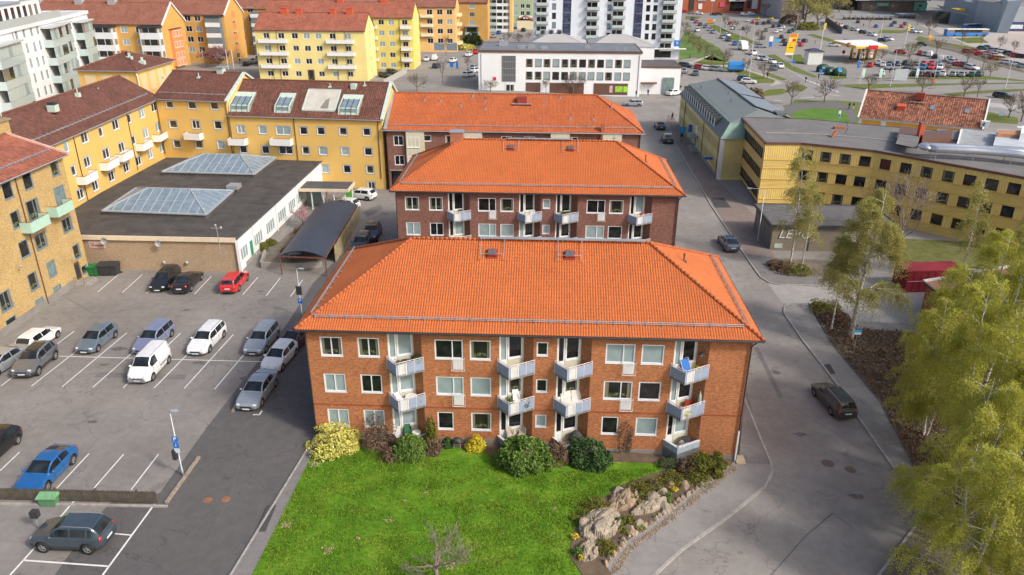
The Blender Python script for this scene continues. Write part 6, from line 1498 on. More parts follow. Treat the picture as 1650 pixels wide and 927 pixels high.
for bx in (1374,1388,1401):
 b_=W(bx+2,93,Z);m=MB();m.box(b_[0]-.5,b_[1]-.4,Z,b_[0]+.5,b_[1]+.4,.6);m.mat(1);m.box(b_[0]-.35,b_[1]-.45,-.1,b_[0]+.35,b_[1]-.4,.4);m.build('fuel_pump',[white,M('sign_bright_red',(.62,.02,.03))],ps)
b_=W(1271,104,Z);tt=tag(empty('petrol_totem',(b_[0],b_[1],Z)),'tall yellow totem sign with an orange head, red panel and white foot on two poles','sign')
yt,zt_=b_[1],zx(1276,54,b_[1])[1];zl_=zx(1270,86,b_[1])[1];x_=zx(1274,70,b_[1])[0]
hgt=zt_-zl_;w_=1.55
def tb_(z0,z1,mt,y=0,a=-w_,b=w_,s_=.11):
 m=MB();m.face((x_+a+s_*z0,yt-.3-y,zl_+z0),(x_+b+s_*z0,yt-.3-y,zl_+z0),(x_+b+s_*z1,yt-.3-y,zl_+z1),(x_+a+s_*z1,yt-.3-y,zl_+z1));return m,mt
m=MB();q=[(x_+a+.11*(z-zl_),z) for a,z in ((-w_,zl_-.6),(w_,zl_-.6),(w_,zt_),(-w_,zt_-.5))]
m.face(*[(x,yt-.3,z) for x,z in q]);m.face(*[(x,yt+.3,z) for x,z in q[::-1]])
for i in range(4):j=(i+1)%4;m.face((q[j][0],yt-.3,q[j][1]),(q[i][0],yt-.3,q[i][1]),(q[i][0],yt+.3,q[i][1]),(q[j][0],yt+.3,q[j][1]))
panel=m.build('panel',M('totem_yellow',(.84,.52,.02),.5,.02),tt)
for z0,z1,mt,a,b in ((-.6,.1,white,-w_,w_),(hgt*.83,hgt*.97,M('totem_orange',(.80,.20,.01)),-w_*.8,w_*.75),(hgt*.60,hgt*.72,M('totem_red',(.65,.04,.01)),-.1,w_*.75),(hgt*.57,hgt*.78,M('totem_cream',(.8,.65,.45)),-w_*.85,-.2),(hgt*.27,hgt*.32,darkm,-w_*.4,w_*.45)):
 m,mt=tb_(z0,z1,mt,.02,a,b);m.build('sign_field',mt,panel)
m=MB();m.tube([(x_-.8,yt,Z),(x_-.8,yt,zl_-.5)],.12,6);m.tube([(x_+.8,yt,Z),(x_+.8,yt,zl_-.5)],.12,6);m.build('pole',zinc,tt)
bx,by=W(1522,58.5,Z);bx2,by2=W(1589,58.5,Z);L_=math.hypot(bx2-bx,by2-by)
bs=tag(empty('bus',((bx+bx2)/2,(by+by2)/2,Z),math.atan2(by2-by,bx2-bx)),'long blue city bus with a white roof edge standing in front of the event hall','bus')
h_=L_/2
def lb(parent,name,mt,boxes):
 m=MB();[m.box(*q) for q in boxes];me=m.mesh(name,mt);return link(name,me,parent)
lb(bs,'body',M('bus_blue',(.02,.20,.60),.35,.05,coat=.5),[(-h_,-1.4,.4,h_,1.4,1.9),(-h_,-1.38,1.9,-h_+.5,1.38,3.2)]);lb(bs,'window_band',paneC,[(-h_+.5,-1.42,1.8,h_-.2,1.42,3.2)]);lb(bs,'roof',white,[(-h_,-1.38,3.2,h_,1.38,3.55)])
for x in (-h_*.62,h_*.45,h_*.78):
 for s in (-1.28,1.28):m=MB();m.lathe([(.0,s-.17),(.55,s-.17),(.55,s+.17),(0,s+.17)],12,(x,0,.55),'y');link('wheel',m.mesh('wheel',blackm),bs)
bx,by=W(1566,45,Z);bs2=dup(bs,(bx,by,Z),.4,.6,'shorter blue bus partly hidden behind the long blue city bus');tag(bs,group='blue city buses');tag(bs2,group='blue city buses')
def shelter(label,xa,xb,y,name='bicycle_shelter',g='long bicycle shelters beyond the car park'):
 a_=W(xa,y,Z);b_=W(xb,y,Z);s=tag(empty(name,(a_[0],a_[1],Z)),label,'shelter',g);L=b_[0]-a_[0]
 m=MB();m.box(a_[0],a_[1],1.2,b_[0],a_[1]+6,1.45);m.build('roof',M('shelter_roof',(.28,.32,.34),.5,.15,.2),s)
 m=MB();k=0
 while k<L:m.box(a_[0]+k,a_[1],Z,a_[0]+k+.25,a_[1]+.25,1.2);k+=3.6
 m.build('post_frame',darkm,s)
 m=MB();k=.8
 while k<L-1:m.box(a_[0]+k,a_[1]+1,Z,a_[0]+k+1.6,a_[1]+3,-.1);k+=2.8
 m.build('bicycle_stand',darkm,s)
shelter('long grey bicycle shelter in the middle of the far plaza',1358,1437,32);shelter('shorter bicycle shelter right of the long one, under the market hall',1448,1478,30)
b_=W(1325,102,Z);kk=Bld('transformer_kiosk','white square kiosk with a dark blue pyramid roof beside green containers','kiosk',W(1298,103,Z)[0],W(1298,103,Z)[1]-2,.0,5.2,5,Z,3.2);kk.walls(M('kiosk_wall',(.66,.68,.64),.8,.08));kk.hip(M('kiosk_roof',(.05,.06,.12)),3.2,4.1,.35,2.9,rm=darkm)
gm=M('container_green',(.010,.055,.042),.6,.15,.8)
for (x,y,lab,s_) in ((1325,116,'round-topped dark green recycling container nearest the kiosk',1.1),(1337,121,'dark green recycling container standing in front of the other two',.95),(1352,122,'long dark green recycling container right of the others',1.15)):
 p=W(x,y,Z);t=tag(empty('recycling_container',(p[0],p[1],Z)),lab,'container','green recycling containers')
 m=MB();m.blob((p[0],p[1],.1),2.0*s_,1.1*s_,1.3,14,8);m.box(p[0]-1.7*s_,p[1]-1.0*s_,Z,p[0]+1.7*s_,p[1]+1.0*s_,.2);m.build('body',gm,t,True)
 m=MB();m.box(p[0]-.6,p[1]-1.2*s_,.0,p[0]+.2,p[1]-1.1*s_,.5);m.build('label_plate',M('pale_plate',(.42,.5,.46)),t)
p=W(1184,116,Z);t=tag(empty('covered_trailer',(p[0],p[1],Z)),'trailer with a bright blue tarpaulin cover parked on the small car park','trailer')
m=MB();q=[(-2.6,-1.4),(2.8,-1.4),(3.2,1.4),(-2.2,1.4)];q=[(p[0]+a,p[1]+b) for a,b in q];m.prism(q,Z+1,Z+2.6);n0=len(m.v);m.face((q[0][0],q[0][1],Z+2.6),(q[1][0],q[1][1],Z+2.6),(q[1][0]-.2,p[1]+.3,Z+3.4),(q[0][0]+.6,p[1]+.3,Z+3.4));m.face((q[2][0],q[2][1],Z+2.6),(q[3][0],q[3][1],Z+2.6),(q[0][0]+.6,p[1]+.3,Z+3.4),(q[1][0]-.2,p[1]+.3,Z+3.4));m.build('cover',M('tarpaulin_blue',(.02,.20,.55),.5,.1),t)
m=MB();m.box(p[0]-2.4,p[1]-1.2,Z+.4,p[0]+2.6,p[1]+1.2,Z+1);m.build('chassis',darkm,t)
for a in (-1.2,1.4):m=MB();m.lathe([(0,-1.5),(.4,-1.5),(.4,1.5),(0,1.5)],10,(p[0]+a,p[1],Z+.4),'y');m.build('wheel',blackm,t)
# far ground: greens, roads, paths
def grass(pts,mat=grassm,name='grass_verge',lift=.02):return sheet(name,pts,mat,lift)
far_as=M('far_street',(.27,.255,.24),.9,.08,.05)
far_pl=M('far_path',(.40,.36,.31),.9,.08,.05)
far_lot=M('far_lot',(.32,.305,.285),.9,.08,.04)
plz=M('far_plaza',(.42,.37,.33),.9,.08,.03)
sheet('plaza',[(1520,45),(1660,45),(1700,110),(1600,92),(1540,64),(1480,40)],plz,-.012)
grass([(1095,68),(1105,48),(1160,78),(1175,100),(1142,97),(1120,92),(1095,97)],M('park_grass_bright',(.095,.165,.025),.95,.15,.08))
grass([(1112,100),(1142,88),(1172,101),(1180,105),(1150,106)])
grass([(1113,105.5),(1150,106.5),(1182,106),(1212,113),(1250,131),(1258,133),(1220,134),(1196,126),(1180,112),(1155,112),(1120,108)])
sheet('footpath',[(1090,105),(1115,99),(1140,90),(1143,88),(1146,90),(1125,99),(1112,105)],far_pl,.03)
sheet('footpath',[(1112,105.5),(1185,105),(1240,124),(1262,135),(1240,140),(1250,130),(1185,108),(1112,107.5)],far_pl,.03)
grass([(1105,26),(1130,27),(1124,31),(1104,31)]);grass([(1135,38),(1148,36),(1152,38),(1140,40)])
grass([(1143,41),(1152,40),(1200,66),(1212,74),(1190,70),(1165,56),(1148,46)])
grass([(1158,44),(1225,70),(1215,72),(1162,47)],grassd)
grass([(1236,89),(1248,88),(1275,105),(1318,124),(1312,125),(1280,115),(1255,104)],lift=.024)
grass([(1237,117),(1268,128),(1262,130),(1235,122)])
grass([(1265,89),(1290,88),(1300,102),(1286,103)]);grass([(1312,100),(1320,101),(1310,104)])
grass([(1267,140),(1290,136),(1302,141),(1295,146),(1270,147)]);grass([(1238,145),(1260,143),(1272,148),(1260,152),(1235,155),(1210,158)])
grass([(1336,121),(1362,121),(1365,126),(1352,128),(1338,127)])
grass([(1365,128),(1400,126.5),(1480,127.5),(1600,128),(1650,131),(1660,131),(1620,126),(1585,122.5),(1480,125.5),(1400,126)])
grass([(1350,138),(1372,136),(1600,134),(1650,133),(1650,135),(1560,136),(1420,142),(1395,144)])
grass([(1520,151),(1580,146),(1660,143),(1660,146),(1560,152),(1535,156)],grassd)
grass([(1280,162),(1350,162),(1388,165),(1388,200),(1280,200),(1262,180)],M('verge_far',(.125,.15,.04)))
sheet('footpath',[(1262,170),(1300,166),(1345,163.5),(1375,175),(1380,190),(1370,205),(1362,200),(1366,186),(1352,176),(1310,174),(1270,185)],M('dark_path',(.14,.135,.13),.9,.1),.03)
grass([(1282,180),(1300,176),(1340,175),(1362,181),(1370,195),(1368,204),(1282,204),(1276,190)],M('round_lawn',(.085,.19,.015),.95,.2,.3,fine=2),lift=.036,name='round_lawn')
grass([(1420,48),(1460,49),(1470,52),(1440,54),(1415,53)]);grass([(1538,62),(1580,60),(1593,69),(1560,70)]);grass([(1480,58),(1520,68),(1575,78),(1590,80),(1540,82),(1500,76),(1475,64)])
grass([(1310,55),(1350,66),(1350,68),(1335,67),(1300,56)])
grass([(1590,180),(1640,190),(1640,200),(1585,196)])
sheet('gravel_strip',[(1590,165),(1640,170),(1640,178),(1590,172)],M('light_strip',(.4,.39,.37)),.02)
fl=lambda n,s,w:lines(n,s,w,.05,linem)
fl('road_markings',[(1108,32,1236,92),(1236,92,1300,130)],.18)
fl('road_markings',[(1192+i*3.2,80.5+i*1.55,1188+i*3.2+12,85+i*1.55) for i in range(5)],.5)
fl('road_markings',[(1290,129+0.0*i,1290.5,129.2) for i in range(1)]+[(1296+i*7,128+i*2.6,1302+i*7,131+i*2.6) for i in range(8)]+[(1246,163,1260,163),(1290,159,1312,157),(1330,152,1352,155)],.5)
fl('parking_lines',[(700+i*0,118,701,118) for i in range(1)]+[(1592,169,1632,173),(1596,175,1636,178)],.2)
def kstrip(pts):sheet('median_strip',pts,M('median_soil',(.15,.13,.09),.95,.3,.3),.09)
kstrip([(1480,62),(1530,72),(1560,84),(1600,98),(1650,113),(1650,117),(1590,101),(1540,84),(1500,73)])
kstrip([(1360,62),(1440,84),(1470,92),(1438,88),(1358,66)])
kstrip([(1360,99),(1430,100),(1480,104),(1540,108),(1600,112),(1580,114),(1480,107),(1360,103)])
m=MB();a=Vector((*W(1330,36,Z),0));b=Vector((*W(1356,55,Z),0));m.beam(a+Vector((0,0,.2)),b+Vector((0,0,.2)),.5,3.2);o_=m.build('retaining_wall',M('dark_wall',(.12,.11,.10)));tag(o_,'dark slanting retaining wall between the two far car parks','wall')
m=MB();a=Vector((*W(655,118,0),.6));b=Vector((*W(618,138,0),.6));c_=Vector((*W(640,114,0),.6));m.beam(a,b,.35,2.0);m.beam(a,Vector((*W(700,112,0),.6)),.35,2.0) if False else None;o_=m.build('garden_wall',M('low_wall',(.42,.40,.36),.9,.1));tag(o_,'low pale wall at the drive behind the yellow building with the roof terrace','wall')
# cars
KINDS={'hatch':(4.15,1.75,1.48,.20,.66,.92,.95,1.02,.28,-1.55,-1.95,.98,1.30,-1.28,.32),'wagon':(4.65,1.80,1.49,.20,.64,.90,.95,1.10,.35,-1.95,-2.25,1.0,1.40,-1.33,.33),'sedan':(4.75,1.83,1.46,.19,.64,.90,.96,1.05,.25,-1.00,-1.75,1.04,1.45,-1.40,.33),'suv':(4.25,1.88,1.68,.27,.86,1.10,1.14,.98,.30,-1.62,-2.02,1.20,1.32,-1.28,.38),'van':(4.45,1.82,1.84,.22,.78,1.08,1.10,1.45,.80,-2.10,-2.20,1.15,1.38,-1.40,.33),'coupe':(4.55,1.86,1.42,.18,.64,.88,.94,1.00,.15,-1.00,-1.95,1.02,1.42,-1.35,.35)}
def interp(x,pts):
 for (a,b),(c,d) in zip(pts,pts[1:]):
  if x<=c:t=(x-a)/(c-a) if c>a else 0;return b+(d-b)*max(0,min(1,t))
 return pts[-1][1]
def car_shell(kind,lod=0):
 L,Wd,H,gc,zf,zh,zb,xw,xr,xe,xg,zt,af,ar,wr_=KINDS[kind];h=L/2;Ra=wr_+.07
 xs=set([-h,-h+.04,-h+.12,h,h-.04,h-.12,h-.28,xw,xr,xe,xg,(xw*.45+xr*.55)])
 if lod==0:
  xs|={(-h+L*i/34) for i in range(35)}
  for a in (af,ar):xs|={a+Ra*math.cos(PI*i/10) for i in range(11)}
  bp=-.35 if kind!='van' else .15;xs|={bp-.04,bp+.04,bp-1.0 if kind in ('wagon','suv') else bp-.02}
 else:xs|={-h*.5,0,h*.7,-h*.8,.5,-.5};bp=-.3
 xs=sorted(x for x in xs if -h<=x<=h);q=[]
 for x in xs:
  if not q or x-q[-1]>.012 or x in (xw,xr,xe,xg):q.append(x)
 xs=q
 tp=zt if xg>-h+.35 else zb+.02
 belt=lambda x:interp(x,[(-h,zt-.18 if xg>-h+.4 else zb-.12),(-h+.12,zt-.02 if xg>-h+.4 else zb),(xg,zb+.04),(xe,zb+.02),(xw,zh+.03),(h-.55,zf+.13),(h-.1,zf+.02),(h,zf-.12)])
 def roof(x):
  c=belt(x)+.035
  if xg<=x<=xe:return c+(H-.05-c)*((x-xg)/(xe-xg))**.8
  if xe<x<xr:t=(x-xe)/(xr-xe);return H-.05+.05*math.sin(PI*min(1,t*1.1+.1)) if kind!='van' else H-.02
  if xr<=x<=xw:return c+(H-.04-c)*((xw-x)/(xw-xr))**.85
  return c
 P=[]
 for x in xs:
  e=abs(x)/h;w=Wd/2*(1-.20*max(0,(e-.72)/.28)**2.2)
  z0=gc+(.10*max(0,(e-.85)/.15));ah=0
  if lod==0:
   for a in (af,ar):
    if abs(x-a)<Ra:ah=max(ah,wr_+math.sqrt(Ra*Ra-(x-a)**2)*1.0)
  b=belt(x);t=roof(x);cab=max(0,min(1,(t-b-.05)/.3));tw=w*(.90-.17*cab) if cab>0 else w*.80
  zz=[z0,z0,z0+.07,z0+.30,b-.13,b]
  zz=[max(z,ah) if i<5 else z for i,z in enumerate(zz)]
  pr=[(0,zz[0]),(w*.82,zz[1]),(w*.97,zz[2]),(w,max(zz[3],zz[2]+.01)),(w*.985,max(zz[4],zz[3]+.01)),(w*.94,max(b,zz[4]+.01))]
  pr+=[(w*.90,b+.012),(tw,t-.07*cab-.004),(tw*.88,t-.012*cab),(0,t+.012)]
  P.append(pr)
 body=MB();glass={'windscreen':MB(),'rear_window':MB(),'side_window':MB(),'other_side':MB()}
 n=len(P[0])
 for i in range(len(xs)-1):
  xa,xb_=xs[i],xs[i+1];xm=(xa+xb_)/2
  for k in range(n-1):
   for s in (1,-1):
    q=[(xa,s*P[i][k][0],P[i][k][1]),(xb_,s*P[i+1][k][0],P[i+1][k][1]),(xb_,s*P[i+1][k+1][0],P[i+1][k+1][1]),(xa,s*P[i][k+1][0],P[i][k+1][1])]
    if s>0:q=q[::-1]
    tgt=body;body.c=0
    if k<=1:body.c=1
    if k==2 and kind=='suv':body.c=1
    if k>=8:
     if xr<=xm<=xw and xm<xw-.06:tgt=glass['windscreen']
     elif xg+.05<xm<xe-.04 and kind!='van':tgt=glass['rear_window']
    if k==6 and xg+.12*(xe-xg)+.18<xm<xw-.25:
     pil=lod==0 and (abs(xm-bp)<.05 or (kind in ('wagon','suv') and abs(xm-(bp-1.0))<.04) or abs(xm-xr)<.0)
     if kind=='van' and xm<.15:pil=True
     if kind in ('hatch',) and xm<xe+.12:pil=True
     if kind in ('sedan','coupe') and xm<xe-.25:pil=True
     if not pil:tgt=glass['side_window' if s>0 else 'other_side']
    tgt.face(*q)
 for i,s in ((0,1),(len(xs)-1,-1)):
  ring=[(xs[i],a,b) for a,b in P[i]]+[(xs[i],-a,b) for a,b in P[i][::-1]]
  body.c=0;body.face(*(ring if s>0 else ring[::-1]))
 return body,glass,P,xs
def wheel_mb(kind):
 wr_=KINDS[kind][-1];t=MB();t.lathe([(wr_*.6,-.11),(wr_*.95,-.11),(wr_,-.07),(wr_,.07),(wr_*.95,.11),(wr_*.6,.11)],20,axis='y')
 r=MB();r.mat(0);r.lathe([(0,.085),(wr_*.18,.09),(wr_*.2,.06)],10,axis='y');r.lathe([(wr_*.56,.08),(wr_*.66,.10),(wr_*.66,-.1),(wr_*.56,-.09)],18,axis='y')
 for i in range(5):
  a=2*PI*i/5;d=(math.cos(a),math.sin(a));r.beam((d[0]*wr_*.12,.075,d[1]*wr_*.12),(d[0]*wr_*.6,.075,d[1]*wr_*.6),.075,.04)
 r.mat(1);r.lathe([(0,.03),(wr_*.62,.03)],14,axis='y');return t,r
CARM={}
def make_car(kind,paint,rails=False,dark_roof=False):
 """a thing at the origin: body > lamps, plates; windows; four wheels > rim"""
 root=empty('parked_car',(0,0,0));pm=MATS['paint_'+paint];L,Wd,H,gc,zf,zh,zb,xw,xr,xe,xg,zt,af,ar,wr_=KINDS[kind];h=L/2
 b,g,P,xs=car_shell(kind)
 def part(name,mb,mats,parent,sm=False):
  me=mb.mesh(name,mats,sm);return link(name,me,parent)
 bd=part('body',b,[pm,darkm],root,True)
 for k,m in g.items():part('side_window' if k=='other_side' else k,m,carglass,root,True)
 tw,rm=wheel_mb(kind);tm=tw.mesh('wheel',blackm,True);rmm=rm.mesh('rim',[rimm,blackm])
 for x in (af,ar):
  for s in (1,-1):
   w_=link('wheel',tm,root,(x,s*(Wd/2-.12),wr_),0 if s>0 else PI);link('rim',rmm,w_)
 w=Wd/2
 for s in (1,-1):
  m=MB();m.blob((h-.17,s*w*.66,zf-.02),.17,.19,.085,8,5);part('headlight',m,headm,bd,True)
  m=MB()
  zt_=zt if kind not in ('van','suv','wagon') else zb-.02
  m.blob((-h+.10,s*w*.72,zt_-.14),.10,.17,.11 if kind not in ('van','suv','wagon') else .17,8,5);part('tail_lamp',m,tailm,bd,True)
  m=MB();m.blob((xw-.28,s*(w+.04),zb+.06),.10,.11,.08,8,5);part('wing_mirror',m,pm,bd,True)
  if rails:m=MB();m.tube([(xr-.15,s*w*.66,H-.03),(xr-.3,s*w*.66,H+.03),(xe+.2,s*w*.66,H+.03),(xe,s*w*.66,H-.04)],.022,5);part('roof_rail',m,rimm,bd)
 for s in (1,-1):
  m=MB()
  for x in ((xr+.45,-.33,-1.15) if kind!='van' else (xr+.35,.12)):
   q=[]
   for z in (gc+.22,.45,zb-.14,zb-.02):
    i_=min(range(len(xs)),key=lambda i:abs(xs[i]-x));pr=P[i_];pz=sorted((b_,a_) for a_,b_ in pr[2:6]);q.append((x,s*(interp(z,pz)+.004),z))
   m.tube(q,.008,4,False)
  part('door_gap',m,blackm,bd)
  for x in ((-.2,-1.0) if kind!='van' else (.3,)):m=MB();m.box(x-.02,s*(w*.99)-.015,zb-.17,x+.14,s*(w*.99)+.03,zb-.13);part('door_handle',m,pm,bd)
 m=MB();m.box(h-.07,-.42,zf-.27,h+.005,.42,zf-.12);m.box(h-.09,-.6,gc+.12,h+.0,.6,gc+.24);part('grille',m,darkm,bd)
 m=MB();m.box(h-.02,-.26,zf-.38,h+.025,.26,zf-.28);part('number_plate',m,platem,bd);m=MB();m.box(-h-.02,-.26,.62,-h+.02,.26,.73);part('number_plate',m,platem,bd)
 m=MB();m.box(-h-.01,-w*.6,gc+.1,-h+.08,w*.6,gc+.25);part('bumper_insert',m,darkm,bd)
 if dark_roof:m=MB();m.box(xe+.5,-w*.5,H+.0,xr-.1,w*.5,H+.03);part('roof_glass',m,carglass,bd)
 return root
CS=1.15
def dirpx(a,b,f=G):
 p=Vector(f(*a));q=Vector(f(*b));return math.atan2(q.y-p.y,q.x-p.x)
SL=dirpx(L4(317,710,0,0)[:2],L4(650,432,0,0)[:2]);SL2=dirpx(L4(500,225,0,0)[:2],L4(608,133,0,0)[:2]);SL3=dirpx(L5(290,467,0,0)[:2],L5(455,290,0,0)[:2])
g_lot='cars in the large car park on the left';g_st='cars on the street at the right';g_yd='cars by the carport'
NEAR=[('hatch','white',(64.6,555),SL,'small white hatchback seen from behind, left end of its row, red tail lamps towards us',g_lot,0,0),('suv','grey',(60,592),SL+PI+.12,'dark grey crossover with a dark glass roof, facing us in front of the white hatchback',g_lot,1,1),('sedan','silver',(5,593),SL+PI-.1,'silver saloon cut by the left edge of the picture, beside the dark grey crossover',g_lot,0,0),('hatch','greyblue',(159,555),SL+PI,'grey-blue hatchback facing us between the white hatchback and the lilac estate',g_lot,0,0),('wagon','lilac',(250.5,553.5),SL+PI,'lilac-grey estate car parked directly behind the white van',g_lot,1,0),('van','white',(244,599),SL+PI+.05,'small white delivery van with a chrome bull bar',g_lot,1,0),('wagon','white',(335.6,555),SL+PI,'white estate car with roof rails, facing us in the middle row',g_lot,1,0),('wagon','silver',(424,555),SL+PI,'silver estate car at the right end of the middle row',g_lot,1,0),('hatch','white',(452,584),SL3+PI-.1,'white hatchback parked on the dark service road behind the silver saloon',g_lot,0,0),('sedan','silver',(417,638),SL3+PI-.03,'silver saloon parked on the dark service road next to the corner marking',g_lot,0,0),('hatch','maroon',(477,556),SL3+PI-.2,'dark maroon car partly hidden under the eaves of the orange brick block',g_lot,0,0),('wagon','black',(268.5,458),SL2+PI,'black estate car facing us beside the beige brick wall',g_lot,0,0),('sedan','black',(304,461),SL2,'black saloon seen from behind with red tail lamps, next to the black estate',g_lot,0,0),('wagon','red',(379.5,461),SL2,'bright red estate car seen from behind, alone near the white hall corner',g_lot,0,0),('coupe','blue',(79,768),SL3+PI,'bright blue coupe-like car parked against the wooden fence',g_lot,0,0),('hatch','black',(-8,733),SL3+PI,'black car tail showing at the left edge, left of the blue car',g_lot,0,0),('hatch','white',None,0,'white hatchback seen from its left side in front of the yellow building',g_yd,0,0),('hatch','white',(556,336),PI-.35,'white hatchback half hidden behind the far end of the carport roof',g_yd,0,0),('suv','darkgrey',(600,383),dirpx((606,366),(593,392)),'dark crossover with a moss-stained roof, the farther one of the pair beside the carport',g_yd,0,0),('wagon','darkgrey',(583,399),dirpx((591,385),(577,410)),'dark car beside the carport, partly hidden by the orange roof',g_yd,0,0),('coupe','steelblue',(1173.5,398),dirpx((1179,405),(1166,386)),'steel-blue fastback driving up the street beside the garage annex',g_st,0,1),('wagon','darkgrey',(1341,653),dirpx((1358,671),(1325,634)),'black estate car with roof rails parked at the kerb in the bend',g_st,1,0),('sedan','darkgrey',(1063,207),PI/2,'dark car on the street beside the third brick block, the farther one of two',g_st,0,0),('suv','darkgrey',(1075,229),PI/2,'dark crossover on the street, the nearer one of two beside the pale yellow building',g_st,0,0),('wagon','silver',(1019.5,171),PI,'silver car turning in front of the white office building',g_st,0,0),('suv','slate',None,0,'slate blue crossover with dark roof rails in the marked bay at the lower left',g_lot,1,0)]
proto={}
for i,(k,c,pp,hd,lab,grp,rl,gr_) in enumerate(NEAR):
 r=make_car(k,c,bool(rl),bool(gr_))
 if pp is None and k=='hatch':a,b=Vector(G(564,321)),Vector(G(593,324.5));s=1
 elif pp is None:a,b=Vector(G(73,889)),Vector(G(147,892));s=1
 if pp is None:
  d=(a-b).normalized();n=Vector((d.y,-d.x));p=(a+b)/2+n*.78*CS;hd=math.atan2(d.y,d.x)
 else:p=G(*pp)
 r.location=(p[0],p[1],gz(p[0])+.012);r.rotation_euler=(0,math.atan2(1.3,30)*math.cos(hd) if -10<p[0]<20 else 0,hd);r.scale=(CS,)*3;r['label']=lab;r['category']='car';r['group']=grp
 if k=='van':
  m=MB();m.tube([(2.2,-.6,.35),(2.34,-.55,.7),(2.34,.55,.7),(2.2,.6,.35)],.04,6);m.tube([(2.2,-.45,.45),(2.3,-.45,.75)],.03,5);m.tube([(2.2,.45,.45),(2.3,.45,.75)],.03,5);link('bull_bar',m.mesh('bull_bar',rimm),r)
  for y in (-.3,0,.3):m=MB();m.blob((2.36,y,.78),.06,.1,.1);link('spot_lamp',m.mesh('spot_lamp',headm),r)
  m=MB();m.box(-1.0,.915,.62,.1,.93,.7);m.box(-1.0,-.93,.62,.1,-.915,.7);link('side_trim',m.mesh('side_trim',darkm),r)
FARK={}
for k in ('hatch','wagon','sedan','van'):
 b,g,P,xs=car_shell(k,1)
 off=len(b.v);
 for m_ in g.values():
  n0=len(b.v);b.v+=m_.v;b.f+=[tuple(n0+i for i in f) for f in m_.f];b.m+=[2]*len(m_.f)
 K=KINDS[k];b.c=1
 for x in (K[12],K[13]):
  for s in (1,-1):b.lathe([(0,s*(K[1]/2-.2)),(K[14],s*(K[1]/2-.2)),(K[14],s*(K[1]/2+.01)),(K[14]*.6,s*(K[1]/2+.02))],10,(x,0,K[14]),'y')
 me=b.mesh('distant_car',[MATS['paint_white'],blackm,carglass]);FARK[k]=me
ORD='first second third fourth fifth sixth seventh eighth ninth tenth eleventh twelfth thirteenth fourteenth fifteenth sixteenth seventeenth eighteenth nineteenth twentieth'.split()
CN=dict(white='white',silver='silver',greyblue='grey-blue',grey='grey',lilac='lilac',black='black',darkgrey='dark',red='red',blue='blue',maroon='maroon',steelblue='slate blue',navy='navy',orange='orange',green='green',yellow='yellow',teal='teal',beige='beige')
KN=dict(hatch='hatchback',wagon='estate car',sedan='saloon',van='van')
SK=dict(w='white',s='silver',k='black',d='darkgrey',r='red',b='blue',n='navy',m='maroon',g='green',o='orange',y='yellow',t='teal',l='lilac',e='beige',x='grey',u='steelblue')
def row(where,hd,items,ox=0,oy=0,sc=1,jit=.12,dy=3):
 """items: (x, y, colour letter[, kind]) in crop pixels; hd = direction in photo pixels"""
 its=sorted(items)
 for i,it in enumerate(its):
  px,py=ox+it[0]/sc,oy+(it[1]+dy)/sc;k=it[3] if len(it)>3 else rnd.choice(['hatch','wagon','sedan','hatch'])
  p=G(px,py);a=dirpx((px,py),(px+hd[0],py+hd[1]))+rnd.uniform(-jit,jit)
  o=bpy.data.objects.new('distant_car',FARK[k]);COL.objects.link(o);o.location=(p[0],p[1],gz(p[0])+.03);o.rotation_euler=(0,0,a);s_=CS*rnd.uniform(.98,1.04);o.scale=(s_,)*3
  sl_=o.material_slots[0];sl_.link='OBJECT';sl_.material=MATS['paint_'+SK[it[2]]]
  o['label']='%s %s, %s from the left %s'%(CN[SK[it[2]]],KN[k],ORD[i],where) if len(its)>1 else '%s %s %s'%(CN[SK[it[2]]],KN[k],where)
  o['category']='car';o['group']='cars '+where
Q=10.3
row('in the queue on the diagonal main road',(10,4.6),[(330,385,'r'),(390,425,'d'),(480,462,'x'),(555,510,'s'),(605,552,'l'),(765,638,'s','wagon'),(845,600,'w'),(862,682,'d'),(965,748,'b')],1090,0,Q)
row('in the lower lanes of the diagonal road',(10,4.6),[(340,522,'w'),(265,335,'n'),(1265,908,'w','van'),(1365,990,'w'),(1432,1000,'s','wagon'),(1590,1050,'w')],1090,0,Q)
row('driving on the side road by the totem',(10,.3),[(1400,790,'s','wagon')],1090,0,Q)
row('near the crossing below the totem',(9,4.5),[(270,335,'u','wagon'),(385,300,'w')],1220,80,Q)
row('in front of the red brick shopping centre',(10,.4),[(145,212,'r'),(240,232,'s'),(375,240,'w','van'),(620,255,'d'),(700,250,'d'),(1130,260,'w','van'),(1240,250,'w','van')],1090,0,Q)
row('in the lot left of the totem',(6,-5),[(890,405,'r'),(935,440,'w'),(940,485,'w'),(1100,495,'d'),(1180,355,'w'),(1260,385,'r'),(1335,405,'d'),(1350,330,'y'),(1450,405,'m'),(1480,520,'x'),(1530,385,'t'),(1580,330,'y'),(1425,655,'g')],1090,0,Q)
row('in the middle car park above the totem',(6,-5),[(190,375,'t'),(265,455,'n'),(360,445,'n'),(430,475,'w'),(385,518,'w'),(315,545,'w'),(535,545,'u','wagon'),(595,520,'g','wagon'),(400,635,'m'),(450,700,'d'),(472,755,'n'),(690,700,'s'),(785,700,'m'),(720,765,'r'),(545,385,'k'),(590,415,'w')],1220,0,Q)
row('along the retaining wall',(10,4),[(1230,390,'s'),(1300,412,'r'),(1390,442,'w'),(1475,468,'d'),(1600,505,'w')],1220,0,Q)
row('beside the small hedge above the petrol station',(10,.5),[(1270,770,'w','wagon')],1220,0,Q)
row('in the lane behind the petrol station',(10,1.4),[(35,478,'g'),(175,510,'w','wagon'),(320,558,'d'),(465,595,'w','wagon'),(730,670,'w','wagon'),(640,690,'k')],1360,0,Q)
